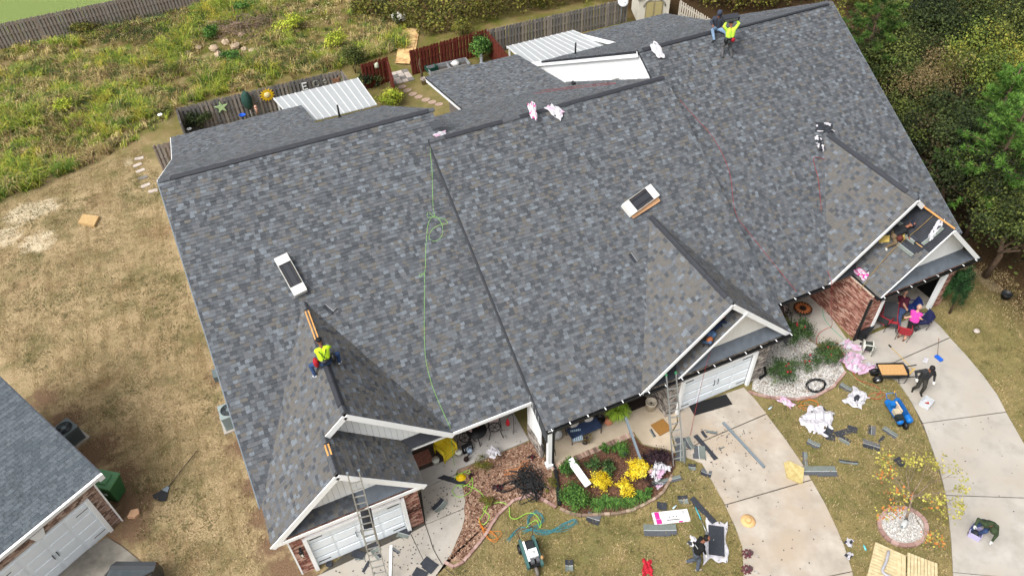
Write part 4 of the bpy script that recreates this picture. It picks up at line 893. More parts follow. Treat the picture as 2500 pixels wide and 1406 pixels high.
# small maple in the ring of blocks
mp=thing('maple_tree','small sparse maple with yellow and orange leaves in a block ring','tree',(21.64,-8.54,0.0)); b=MB(); tips=[]
top=Vector((.35,.45,1.0)); b.tube([(0,0,0),(.15,.2,.5),top],[.05,.042,.035],7)
for k in range(11):
    a=k*.571+R.uniform(-.2,.2); limb(b,Vector((0,0,0)).lerp(top,R.uniform(.6,1)),Vector((math.cos(a)*1.1,math.sin(a)*1.1,R.uniform(.4,1.0))).normalized(),R.uniform(.65,.95),.022,2,tips)
b.build('trunk',m_barkp,mp)
tp=np.array([t[:] for t in tips]); idx=NR.integers(0,len(tp),1000); pts=tp[idx]+NR.normal(size=(1000,3))*.11; V,F=leaf_arr(pts,np.tile([0,0,1.],(1000,1)),.085,.9); mi=np.where((pts[:,0]<-.1)&(NR.random(1000)<.45),3,NR.integers(0,3,1000)); link('crown',np_mesh('crown',V,F,PAL['maple'],mi),mp)
# ================================================================ edging bricks, rings, stepping stones
def edging(label,pts,matset,bw=.2,bd=.1,bh=.09):
    root=thing('brick_edging',label,'edging',(pts[0][0],pts[0][1],0)); P_=[Vector((a,b,0)) for a,b in pts]
    for i in range(len(P_)-1):
        a,b=P_[i],P_[i+1]; n=max(1,round((b-a).length/bw)); d=(b-a)/n; ang=math.atan2(d.y,d.x)
        for k in range(n):
            c=a+d*(k+.5); o=link('brick',matset[R.randrange(len(matset))],root); o.matrix_parent_inverse=root.matrix_basis.inverted()
            o.matrix_basis=Matrix.Translation(c+Vector((R.uniform(-.01,.01),R.uniform(-.01,.01),bh/2+.02)))@Matrix.Rotation(ang+R.uniform(-.06,.06),4,'Z')@Matrix.Diagonal((d.length*.94,bd,bh,1))
def cube_mesh(m): return MB().box((0,0,0),(1,1,1)).mesh('block',m)
pinkb=[cube_mesh(mat('paver_pink_%d'%i,c,rough=.9,var=.2,scale=9)) for i,c in enumerate(('#a0837a','#ab8f86','#91736a'))]
tanb=[cube_mesh(mat('paver_tan_%d'%i,c,rough=.9,var=.2,scale=9)) for i,c in enumerate(('#94806e','#a5917f','#7f6c5c'))]
edging('red brick edging curving along the left mulch bed',[(5.71,-2.8),(5.96,-3.1),(6.35,-3.07),(7.38,-2.52),(8.22,-1.92),(9.01,-1.64),(9.55,-1.72),(9.75,-1.67),(10.02,-2.12),(10.29,-2.61)],pinkb)
edging('tan brick edging curving round the porch flower bed',[(10.41,-2.7),(10.66,-3.03),(11.0,-3.3),(11.57,-3.53),(12.18,-3.77),(12.76,-3.9),(13.32,-3.92),(13.86,-3.86),(14.24,-3.77),(14.72,-3.49),(14.97,-3.27)],tanb)
edging('pink brick edging round the white gravel bed',[(20.07,-1.28),(20.33,-1.6),(20.71,-1.93),(21.56,-2.46),(22.42,-2.71),(23.41,-2.63),(24.46,-2.23)],pinkb)
cx,cy=(21.33,-8.68)
edging('oval ring of pink blocks round the maple',[(cx+.88*math.cos(t),cy+.72*math.sin(t)) for t in [i*math.pi/9 for i in range(19)]],pinkb,bw=.26,bd=.14,bh=.1)
sheet('gravel_bed',[(cx+.84*math.cos(t),cy+.68*math.sin(t)) for t in [i*math.pi/12 for i in range(24)]],.05,m_grav,thick=.05)
m_stone=mat('stepping_stone','#b5aaa0',rough=.9,var=.15,scale=6,bump=.2); m_stoned=mat('stepping_stone_grey','#77736f',rough=.9,var=.15,scale=6,bump=.2)
for i,(p,a,m,lab) in enumerate((((-1.93,28.9,0.0),.1,m_stone,'whitish stepping stone farthest from the side lawn, first of the row'),((-2.08,28.22,0.0),.15,m_stone,'second stepping stone of the row leading to the side gate'),((-1.98,27.52,0.0),.1,m_stone,'pinkish third stepping stone of the row to the side gate'),((-1.91,26.72,0.0),.12,m_stoned,'dark grey stepping stone of the row to the side gate'),((-1.84,25.84,0.0),.2,m_stone,'fifth stepping stone just below the dark grey one'),((-1.5,25.1,0.0),.7,m_stone,'tilted stepping stone closest to the roof edge'))):
    tag(MB().box((0,0,.02),(.5,.26,.05)).build('stepping_stone',m),lab,'paver','stepping stones to the side gate').location=p
def rot_last(o,a): o.rotation_euler=(0,0,a); return o
for o in [o for o in col.objects if o.name.startswith('stepping_stone')]: o.rotation_euler=(0,0,R.uniform(-.1,.4))
for i,p in enumerate(((15.06,29.61,0.0),(15.22,28.99,0.0),(15.39,28.37,0.0),(15.6,27.85,0.0),(15.92,27.29,0.0),(16.17,26.81,0.0),(16.49,26.37,0.0))):
    o=MB().prism([(.3*math.cos(t)*R.uniform(.85,1.1),.24*math.sin(t)*R.uniform(.85,1.1)) for t in [j*.7854 for j in range(8)]],0,.04).build('stepping_stone',mat('flagstone','#a08a7a',rough=.9,var=.2,scale=5)); o.location=p
    tag(o,('first','second','third','fourth','fifth','sixth','last')[i]+' rounded flagstone of the path counting from the paver pad','paver','flagstones between the patio roofs')
pd=thing('paver_pad','square pad of pale pavers behind the red fence','paving',(15.29,30.91,0.0))
for i in range(4):
    for j in range(4): MB().box(((i-1.5)*.42,(j-1.5)*.42,.03),(.39,.39,.06)).build('paver',m_stone if (i+j)%3 else m_stoned,pd)
# ================================================================ fences
m_fg=mat('weathered_fence','#77706a',rough=.95,c2='#9a928a',scale=8,bump=.3,bscale=40); m_fb=mat('brown_fence','#75695f',rough=.95,c2='#9a8e84',scale=8,bump=.3,bscale=40)
m_fr=mat('red_stain_fence','#55261d',rough=.9,c2='#743528',scale=8,bump=.2,bscale=40); m_fd=mat('dark_weathered_fence','#5a5857',rough=.95,c2='#817e7b',scale=8,bump=.3)
m_fp=mat('pale_fence','#b0a99c',rough=.95,var=.12)
def picket_mesh(m,h,w=.14): return MB().add([(-w/2,-.01,0),(w/2,-.01,0),(w/2,-.01,h-.05),(w/2-.035,-.01,h),(-w/2+.035,-.01,h),(-w/2,-.01,h-.05),(-w/2,.01,0),(w/2,.01,0),(w/2,.01,h-.05),(w/2-.035,.01,h),(-w/2+.035,.01,h),(-w/2,.01,h-.05)],[(0,1,2,3,4,5),(11,10,9,8,7,6),(0,6,7,1),(1,7,8,2),(2,8,9,3),(3,9,10,4),(4,10,11,5),(5,11,6,0)]).mesh('picket',m)
def fence(label,a,b,m,m2=None,h=1.8,step=.125,name='fence'):
    a=Vector((a[0],a[1],0)); b=Vector((b[0],b[1],0)); d=(b-a); L=d.length; d/=L; ang=math.atan2(d.y,d.x); t=thing(name,label,'fence',a,ang)
    pm=[picket_mesh(m,h),picket_mesh(m2 or m,h)]; n=int(L/step)
    for i in range(n):
        s=-1 if i%2 else 1; o=link('picket',R.choice(pm),t); o.location=(i*step+.06,s*.045,R.uniform(-.02,.03)); o.rotation_euler=(0,R.uniform(-.015,.015),0)
    for z in (.3,.95,1.55): MB().box((L/2,0,z),(L,.06,.09)).build('rail',m,t)
    for i in range(int(L/2.4)+2): MB().box((min(i*2.4,L),0,h/2),(.1,.1,h-.02)).build('post',m,t)
    return t
fence('long weathered brown picket fence across the far end of the rough field',(-11.78,48.78),(7.05,49.32),m_fb,m_fg)
fence('dark weathered fence hung with garden ornaments behind the left house',(1.01,30.47),(11.36,30.38),m_fd,m_fg)
fence('short end panel of the dark weathered fence at the left garden corner',(1.01,30.47),(1.03,28.66),m_fd,m_fg)
fence('short end panel of the dark weathered fence next to the patio roof',(11.36,30.38),(11.48,28.49),m_fd,m_fg)
fence('side gate of grey pickets against the left roof corner',(-0.7,26.84),(0.43,26.78),m_fb,m_fg,name='fence_gate')
fence('short dark red fence panel beside the leaning shrubs',(12.77,30.49),(14.57,30.67),m_fr)
fence('return panel of the short dark red fence',(14.57,30.67),(14.07,27.9),m_fr)
fence('long dark red stained fence behind the planter box',(16.26,30.82),(22.04,31.29),m_fr)
fence('red stained fence panel running from the vine bush to the patio roof',(22.04,31.29),(21.8,26.9),m_fr)
fence('tall grey weathered fence behind the second patio roof',(22.04,31.15),(33.21,30.95),m_fg,m_fd)
fence('pale wooden fence leading away from the shed',(36.39,28.78),(36.56,25.46),m_fp)
# ---- shed, dish
sx,sy=(35.36,31.08)
sh=thing('garden_shed','cream garden shed with arched doors behind the end house','shed',(sx,sy,0),-.35); 
MB().box((0,0,.95),(2.3,2.4,1.9)).add([(-1.15,-1.2,1.9),(1.15,-1.2,1.9),(0,-1.2,2.55),(-1.15,1.2,1.9),(1.15,1.2,1.9),(0,1.2,2.55)],[(0,1,2),(5,4,3)]).build('wall',mat('cream_vinyl','#c9c5b8',var=.04),sh)
MB().slab([(-1.3,-1.35,1.83),(0,-1.35,2.6),(0,1.35,2.6),(-1.3,1.35,1.83)],.05,(-.5,0,.85)).slab([(0,-1.35,2.6),(1.3,-1.35,1.83),(1.3,1.35,1.83),(0,1.35,2.6)],.05,(.5,0,.85)).build('roof',mat('shed_roof','#6f6c68',var=.1),sh)
d_=MB().box((0,-1.22,.85),(1.3,.04,1.6)).build('door',mat('shed_door','#8d8468',var=.05),sh)
for s in (-.32,.32): MB().box((s,-1.25,.85),(.5,.03,1.4)).build('door_panel',mat('shed_panel','#a89c6e',var=.05),d_)
MB().tube([(.8*math.cos(t),-1.24,1.25+.6*math.sin(t)) for t in [i*.314 for i in range(11)]],.05,6).build('door_arch',mat('shed_trim','#8a8880',var=.05),d_)
dx,dy=(32.68,30.79)
ds=thing('satellite_dish','round pale satellite dish on a pole beside the shed','dish',(dx,dy,0)); MB().tube([(0,0,0),(0,0,1.75)],.03).build('pole',m_pvc,ds)
MB().lathe((0,-.1,1.8),[(.02,-.07),(.25,-.04),(.4,.02),(.4,.03),(.25,-.02),(.02,-.05)],20,0,(-.2,-.75,.6)).build('reflector',mat('dish_grey','#c3c7c8',var=.04),ds); MB().tube([(0,-.1,1.5),(-.05,-.45,1.85)],.012).box((-.05,-.47,1.87),(.06,.08,.06)).build('feed_arm',m_pvc,ds)
# ---- boulders, brush pile, stake
m_rock=mat('boulder','#96826c',rough=.95,c2='#b8a58c',scale=3,bump=.6,bscale=8)
for i,(p,r) in enumerate((((2.58,41.28,0.0),.3),((3.38,41.78,0.0),.28),((4.41,40.96,0.0),.42),((4.57,39.76,0.0),.4),((5.35,41.61,0.0),.35),((5.87,40.62,0.0),.42),((6.41,39.84,0.0),.3),((6.86,39.4,0.0),.28),((6.71,37.97,0.0),.25),((6.61,42.27,0.0),.3),((3.51,38.63,0.0),.22),((2.89,39.28,0.0),.2))):
    b=MB().ball((0,0,r*.4),(r,r*.8,r*.65),10); b.v=[tuple(Vector(v)*R.uniform(.85,1.12)) for v in b.v]; b.sm=[False]*len(b.sm); o=b.build('boulder',m_rock); o.location=p; o.rotation_euler=(0,0,R.uniform(0,6)); tag(o,'tan boulder, '+('leftmost and palest of the rock pile','second from the left end of the rock pile','large one in the middle of the rock pile','large one just above the low green bush','topmost but one of the rock pile','big one touching the heap of dead branches','one at the right side of the rock pile','one near the right end of the rock pile','small one right of the low green bush','topmost under the dead branches','smallest but one lying below the pile','smallest lying apart below the pile')[i],'rock','boulders in the rough field')
px,py=(7.08,43.16)
b=MB()
for k in range(170):
    a=R.uniform(0,3.14); c=Vector((px+R.gauss(0,1.0),py+R.gauss(0,.9),R.uniform(.05,.7))); d=Vector((math.cos(a),math.sin(a),R.uniform(-.2,.3)))*R.uniform(.4,1.1); b.tube([c-d,c+Vector((0,0,R.uniform(-.1,.15))),c+d],R.uniform(.008,.02),4)
tag(b.build('brush_pile',mat('dead_twigs','#7d6a5c',rough=.95,var=.3)),'heap of dead grey brown branches behind the boulders','brush pile')
sp=(6.75,45.69); tag(MB().box((0,0,.5),(.05,.05,1.0)).build('survey_stake',mat('stake_wood','#b08a5a',var=.1)),'wooden survey stake in the bright green sapling bush','stake').location=(*sp,0)
# ---- plywood, planter, pots
m_ply=mat('plywood_sheet','#c4a06a',rough=.8,c2='#d8b985',scale=1.8,detail=6,c3='#8a5f3e',s3=2.2)
q=[(15.64,32.78,0.0),(16.48,32.21,0.0),(18.84,36.96,0.0),(17.74,37.76,0.0)]
tag(MB().prism([p[:2] for p in q],.1,.13,bottom=True).build('plywood_sheet',m_ply),'large stained plywood sheet lying on the weeds','plywood','')
q=[(16.62,32.6,0.0),(16.82,32.3,0.0),(18.87,36.87,0.0),(18.53,37.2,0.0)]
tag(MB().prism([p[:2] for p in q],.06,.09,bottom=True).build('plywood_strip',m_ply),'narrow plywood strip under the large plywood sheet','plywood')
q=[(17.17,31.08,0.0),(20.55,30.76,0.0),(20.82,31.42,0.0),(17.46,31.7,0.0)]
pl=thing('planter_box','grey wooden raised planter box in front of the red fence','planter',(18.69,30.28,0.0),math.atan2((20.21,29.95)[1]-(16.92,30.06)[1],(20.21,29.95)[0]-(16.92,30.06)[0])); m_pw=mat('grey_planter_wood','#7f8287',rough=.9,c2='#9a9da0',scale=6)
for y in (-.45,.45):
    for z in (.12,.32): MB().box((0,y,z),(2.9,.04,.19)).build('plank',m_pw,pl)
for x in (-1.43,0,1.43):
    for z in (.12,.32): MB().box((x,0,z),(.04,.86,.19)).build('plank',m_pw,pl)
MB().box((0,0,.08),(2.8,.84,.14)).build('soil',mat('planter_soil','#4a4540',var=.2),pl)
bx,by=(17.54,30.5)
cr=thing('plastic_crate','dark green plastic crate standing in the planter box','crate',(bx,by+.1,.16),.25)
for a,c in (((0,.3,.15),(.7,.03,.3)),((0,-.3,.15),(.7,.03,.3)),((.34,0,.15),(.03,.57,.3)),((-.34,0,.15),(.03,.57,.3))): MB().box(a,c).build('side',mat('crate_green','#1f4a3c',var=.1),cr)
MB().box((0,0,.03),(.66,.57,.03)).build('bottom',mat('crate_dark','#222a28',var=.1),cr)
b=MB().ball((0,0,.12),(.32,.24,.2),10); b.v=[tuple(Vector(v)*R.uniform(.85,1.15)) for v in b.v]; o=b.build('plastic_bag',mat('bag_white','#d5d5d2',var=.05)); o.location=(*(19.25,30.45),.17); tag(o,'crumpled white bag in the planter box','bag')
def pot(label,loc,r,h,m,soil=True,name='flower_pot',cat='pot'):
    t=thing(name,label,cat,loc); MB().lathe((0,0,0),[(r*.72,0),(r*.95,h*.85),(r,h*.87),(r,h),(r*.9,h),(r*.88,h*.82)],18).build('pot_body',m,t)
    if soil: MB().lathe((0,0,h*.78),[(r*.88,0),(r*.2,.02)],16).build('soil',mat('potting_soil','#2a211b',var=.2),t)
    return t
pot('stone coloured flower pot at the corner of the planter box',(16.54,29.33,0.0),.24,.4,mat('stone_pot','#9a8f84',var=.1))
o=MB().tube([(0,0,0),(.05,.02,.5),(-.05,.06,1.1),(.03,.05,1.5)],[.09,.08,.06,.04],7).build('driftwood_log',m_bark); o.location=(16.58,29.93,0.0); tag(o,'weathered log leaning on the red fence beside the flower pot','log')
st_=thing('garden_statue','small pale grey statue near the vine bush','statue',(21.03,29.98,0.0)); MB().lathe((0,0,0),[(.16,0),(.16,.1),(.1,.14),(.12,.5),(.07,.62)],10).ball((0,0,.72),.12,10).build('figure',mat('statue_grey','#8f959c',var=.1),st_)
# ---- ornaments on the back fence
fa=Vector((*(1.01,30.47),0)); fb=Vector((*(11.36,30.38),0)); fd=(fb-fa).normalized(); fn=Vector((fd.y,-fd.x,0))
def F_(x,z,off=.12): return fa+fd*x+fn*off+Vector((0,0,z))
Lf=(fb-fa).length
Rf=Matrix((fd,-fn,Vector((0,0,1)))).transposed()
def flat(name,label,cat,x,z,poly,m,th=.03):
    n=len(poly); vs=[Rf@Vector((a,-th,b)) for a,b in poly]+[Rf@Vector((a,th,b)) for a,b in poly]; o=MB().add(vs,[tuple(range(n)),tuple(range(2*n-1,n-1,-1))]+[((i+1)%n,i,n+i,n+(i+1)%n) for i in range(n)]).build(name,m); o.location=F_(x,z); tag(o,label,cat); return o
flat('star_ornament','pale green and white five pointed star on the dark fence','ornament',Lf*.245,1.25,[((.42 if i%2==0 else .16)*math.sin(i*math.pi/5),(.42 if i%2==0 else .16)*math.cos(i*math.pi/5)) for i in range(10)],mat('star_green','#a9c48f',var=.2,scale=5))
su=thing('sun_ornament','yellow sun face ornament on the dark fence','ornament',F_(Lf*.525,1.35)); pts=[((.46 if i%2==0 else .3)*math.sin(i*math.pi/14),(.46 if i%2==0 else .3)*math.cos(i*math.pi/14)) for i in range(28)]
vs=[Rf@Vector((a,-.02,b)) for a,b in pts]+[Rf@Vector((a,.02,b)) for a,b in pts]; MB().add(vs,[tuple(range(28)),tuple(range(55,27,-1))]+[((i+1)%28,i,28+i,28+(i+1)%28) for i in range(28)]).build('sun_rays',mat('sun_yellow','#d9b21c',var=.1),su); MB().lathe(fn*.02,[(.2,0),(.18,.03),(.05,.06)],16,0,fn).build('sun_face',mat('sun_face','#e0cf9a',var=.1),su)
flat('butterfly_ornament','wire butterfly ornament at the end of the dark fence','ornament',Lf*.955,1.2,[(0,-.2),(.25,-.25),(.2,0),(.3,.28),(.06,.12),(0,.2),(-.06,.12),(-.3,.28),(-.2,0),(-.25,-.25)],mat('rust_wire','#8f6a52',var=.2))
le=thing('letter_ornament','white ornate letter E hung on the dark fence','ornament',F_(Lf*.755,1.35))
for a,c in (((-.1,0),(.07,.5)),((.05,.22),(.28,.07)),((.03,0),(.2,.06)),((.05,-.22),(.28,.07))): MB().box(Rf@Vector((a[0],-.02,a[1])),(c[0],.03,c[1]),Rf).build('stroke',m_white,le)
for k,(x,r) in enumerate(((.83,.2),(.885,.12))):
    o=MB().tube([Rf@Vector((r*math.cos(t),0,r*math.sin(t))) for t in [i*.4 for i in range(16)]],.012,5,closed=True).build('wire_ring',mat('ring_grey','#a9b0a8',var=.1)); o.location=F_(Lf*x,1.35); tag(o,('larger' if k==0 else 'smaller')+' wire ring ornament beside the white letter','ornament')
o=MB().tube([Rf@Vector((-.9,0,0)),Rf@Vector((.9,0,.0))],.02,6).build('hanging_rod',m_black); o.location=F_(Lf*.84,1.05); tag(o,'black metal rod under the ornaments on the dark fence','rod')
um=thing('patio_umbrella','closed dark green patio umbrella leaning at the dark fence','umbrella',F_(Lf*.40,0,.35)); MB().tube([(0,0,0),(0,.1,2.0)],.02).build('pole',m_white,um)
b=MB().lathe((0,.05,.75),[(.06,0),(.24,.25),(.3,.7),(.22,1.1),(.08,1.3)],14); b.v=[(v[0]*R.uniform(.8,1.2),v[1]*R.uniform(.8,1.2),v[2]) for v in b.v]; b.build('canopy',mat('umbrella_green','#26443c',var=.2),um)
o=MB().lathe((0,0,0),[(.12,0),(.2,.12),(.22,.14),(.18,.1),(.05,.05)],16).build('blue_bowl',mat('cobalt','#1c4fae',rough=.3,var=.05)); o.location=(4.59,29.22,0.9); tag(o,'cobalt blue bowl on a stand behind the left house','bowl')
MB().tube([(0,0,-.9),(0,0,0)],.03).build('stand',m_black,o)
tb=thing('garden_table','small round weathered table behind the left roof','table',(5.57,30.9,0.0)); MB().lathe((0,0,.7),[(.36,0),(.36,.05)],18).build('table_top',m_fd,tb)
for k in range(3): a=k*2.09; MB().tube([(.1*math.cos(a),.1*math.sin(a),.7),(.3*math.cos(a),.3*math.sin(a),0)],.02).build('leg',m_fd,tb)
o=MB().lathe((0,0,0),[(.08,0),(.05,.15),(.1,.3),(.02,.34)],10).ball((0,0,.42),.09).build('flower_figurine',mat('figurine_pink','#c79a86',var=.3,scale=9)); o.location=(*(5.51,29.56),.75); tag(o,'pink and green flower figurine on the round table','figurine')
o=MB().lathe((0,0,0),[(.14,0),(.16,.05),(.14,.3),(.05,.36)],12).build('hanging_lantern',mat('lantern_cream','#b9bfa8',var=.1)); o.location=(13.78,30.58,1.3); tag(o,'cream lantern hanging at the short dark red fence','lantern')
for (p,lab) in (((-0.13,32.23,0.0),'white metal flower ornament in the weeds left of the corner shrub'),((1.33,29.65,0.6),'white bird ornament above the left roof edge')):
    t=thing('garden_ornament',lab,'ornament',(p[0],p[1],0)); MB().tube([(0,0,0),(0,0,.7)],.01).build('rod',m_black,t)
    for k in range(6): a=k*1.05; MB().ball((.1*math.cos(a),.1*math.sin(a),.72),(.07,.07,.02),8).build('petal',m_white,t)
# ================================================================ clutter helpers
def smooth(pts,k=5):
    P=[Vector(p) for p in pts]; out=[]
    for i in range(len(P)-1):
        a,b,c,d=P[max(i-1,0)],P[i],P[i+1],P[min(i+2,len(P)-1)]
        for j in range(k):
            t=j/k; out.append(.5*((2*b)+(c-a)*t+(2*a-5*b+4*c-d)*t*t+(3*b-a-3*c+d)*t**3))
    return out+[P[-1]]
def hose(name,label,cat,pts,r,m,k=5,n=6): return tag(MB().tube(smooth(pts,k),r,n).build(name,m),label,cat)
def gz(l,z=.03): return [(a,b,z) for a,b in l]
NF=Vector((0,-.583,1)).normalized()
def on_plane(o,c,p2,n=NF,lift=0):
    c=Vector(c); x=Vector(p2)-c; n=Vector(n).normalized(); x=(x-n*x.dot(n)).normalized(); y=n.cross(x); m=Matrix((x,y,n)).transposed().to_4x4(); m.translation=c+n*lift; o.matrix_basis=m; return o
m_back=mat('shingle_back','#6a716c',rough=.9,var=.12,scale=6); m_film=mat('adhesive_strip','#b9bcbc',rough=.6,var=.1); m_sd=mat('shingle_dark','#33363c',rough=.93,var=.2,scale=12)
def scrap_mesh(L,W,kind,rag=0):
    b=MB(); n=5; cu=R.uniform(-.02,.05); bands=[(0,.46,0),(.46,.5,2 if kind!=1 else 1),(.5,1,1)]
    for k in range(n):
        x0,x1=-L/2+L*k/n,-L/2+L*(k+1)/n; z=lambda x:.012+cu*abs(2*x/L)**2+.0
        for a,c,mi in bands:
            ya,yc=-W/2+W*a,-W/2+W*c
            if rag and a==0: ya+=R.choice((0,0,W*.12))
            p=[Vector((x0,ya,z(x0))),Vector((x1,ya,z(x1))),Vector((x1,yc,z(x1))),Vector((x0,yc,z(x0)))]; b.hexa([q-Vector((0,0,.008)) for q in p]+p,mi)
    kd=[(m_back,m_sd,m_film),(m_sd,m_sd,m_film),(shm[1],m_back,m_film),(m_sd,shm[3],m_film)][kind]
    return b.mesh('shingle_scrap',list(kd))
def scrap(x1,y1,x2,y2,w,label,group,z=.03,kind=None):
    L=math.hypot(x2-x1,y2-y1); o=link('shingle_scrap',scrap_mesh(L,w,R.randrange(4) if kind is None else kind,1)); o.location=((x1+x2)/2,(y1+y2)/2,z); o.rotation_euler=(R.uniform(-.03,.03),R.uniform(-.03,.03),math.atan2(y2-y1,x2-x1)); return tag(o,label,'shingle',group)
for s,l in zip([(16.8,-2.16,16.91,-3.44,0.2),(16.63,-2.64,16.32,-3.16,0.5),(16.2,-2.01,15.61,-2.9,0.42),(16.38,-2.09,16.31,-2.66,0.3),(17.15,-2.11,17.14,-2.45,0.13),(17.29,-2.18,17.67,-2.45,0.13),(17.27,-3.1,17.52,-3.11,0.06),(15.32,-1.14,15.29,-1.53,0.13)],['long grey shingle strip slanting across the middle driveway below the ladder', 'wide shingle piece lying right beside the ladder on the driveway', 'wide shingle piece directly behind the lower ladder rungs', 'small grey shingle piece above the ladder foot pile', 'narrow dark shingle scrap at the first driveway joint', 'narrow pale shingle scrap right of the first driveway joint', 'tiny black shingle sliver alone on the middle driveway', 'small dark shingle strip next to the coir mat']): scrap(*s,l,'shingle scraps on the middle driveway',.06)
for s,l in zip([(15.75,-3.24,15.98,-3.39,0.28),(16.07,-3.63,16.34,-3.92,0.3),(11.16,-3.41,11.51,-3.76,0.42),(13.74,-4.14,14.04,-4.34,0.32),(14.58,-4.29,14.92,-4.42,0.35),(9.56,-4.74,9.81,-4.86,0.42)],['small shingle offcut on the grass just below the ladder foot', 'square shingle offcut touching the edge of the middle driveway', 'square shingle offcut against the tan bed edging', 'square shingle offcut just above the printed sheet', 'darker square shingle offcut above the long dark strip', 'square shingle offcut alone on the lawn beside the green machine']): scrap(*s,l,'shingle offcuts on the middle lawn')
for s,l in zip([(6.08,-0.77,6.58,-0.54,0.34),(4.58,-0.98,4.92,-1.28,0.38),(5.04,-2.42,5.31,-2.91,0.42),(4.63,-2.66,4.93,-3.03,0.34),(2.84,-1.03,3.18,-1.36,0.28),(3.44,-1.26,3.76,-1.21,0.36),(2.85,-1.31,3.16,-1.42,0.13),(2.97,-1.9,3.29,-1.59,0.11),(4.19,-1.5,4.36,-1.78,0.11),(1.85,-1.04,2.05,-1.14,0.22),(3.56,-1.41,3.67,-1.66,0.2)],['two tone shingle square on the curved walkway slab', 'dark square shingle below the right jamb of the left garage', 'large dark shingle at the curved edge of the left driveway', 'dark shingle cut off by the bottom of the picture', 'bent dark shingle left of the long ladder', 'largest dark shingle right behind the long ladder', 'thin dark shingle strip in front of the left garage door', 'narrow dark shingle strip at the foot of the long ladder', 'narrow dark shingle strip right of the white trim board', 'smallest grey shingle square before the left garage door', 'dark shingle piece between the ladder rails on the slab']): scrap(*s,l,'shingle scraps on the left driveway',.06,R.choice((1,1,0,3)))
for s,l in zip([(23.79,-2.65,23.99,-3.11,0.3),(20.66,-4.3,20.92,-4.72,0.3),(21.48,-4.41,21.76,-4.65,0.3),(21.87,-4.53,22.55,-4.64,0.26),(21.93,-4.69,22.14,-5.09,0.3),(22.54,-4.48,22.8,-4.76,0.3),(23.5,-4.83,23.16,-5.15,0.3),(23.82,-5.1,23.98,-5.67,0.3),(22.59,-5.3,23.03,-5.77,0.4),(23.18,-5.55,23.57,-5.43,0.12),(20.23,-4.66,19.83,-5.19,0.2),(21.17,-5.55,21.74,-5.96,0.16),(23.23,-6.41,23.24,-6.78,0.3)],['dark shingle pieces above the torn wrapper near the gravel bed', 'leftmost grey shingle on the right lawn near the driveway curve', 'small folded shingle below the heap of white wrappers', 'long pale shingle in the cluster on the right lawn', 'dark shingle under the cluster on the right lawn', 'topmost shingle of the cluster on the right lawn', 'upright striped shingle left of the compressor wheel', 'pale shingle just below the blue compressor', 'large two tone shingle in the middle of the right lawn', 'narrow dark strip between two shingles below the compressor', 'upright dark strip above the yellow insulation', 'thin pale shingle strip alone above the maple', 'shingle half hidden behind the maple branches']): scrap(*s,l,'shingle pieces on the right lawn')
for s,l in zip([(15.08,-4.44,15.25,-5.65,0.22),(14.07,-3.3,15.2,-3.54,0.22),(19.6,-5.32,20.75,-5.87,0.45),(12.76,-4.79,13.84,-5.3,0.46),(6.69,0.66,7.56,-0.19,0.22),(28.84,-1.61,29.21,-1.62,0.3)],('long dark shingle strip beside the blue handled shovel','long green grey shingle strip on the porch bed edge','full shingle lying half over the yellow insulation by the driveway','full two tone shingle lying under the printed white sheet','long dark shingle strip across the mulch bed and walkway','grey shingle piece under the red folding chair')): scrap(*s,l,None,.06,1 if 'dark' in l else 2)
o=scrap(*[(13.81,-1.39,13.67,-1.94,0.25)][0],'dark shingle standing in the green shrub near the porch border',None,.35,1); o.rotation_euler=(.5,.3,1.2)
# granule dirt crumbs on slabs
b=MB()
for (x,y),n,s in (((9.41,1.06),90,1.1),((16.14,-3.22),120,1.4),((4.34,-2.08),160,1.2),((6.68,-0.49),110,.8),((16.47,-6.62),60,2.2),((25.81,-8.25),40,2.0),((18.09,-2.67),60,1.0)):
    for k in range(n):
        p=(x+R.gauss(0,s),y+R.gauss(0,s*.6)); a=R.uniform(0,3); r_=R.uniform(.008,.03); b.box((p[0],p[1],.064),(r_*2,r_,.012),a)
tag(b.build('roof_debris',m_sd),'dark crumbs of roofing debris strewn over the slabs','debris',kind='stuff')
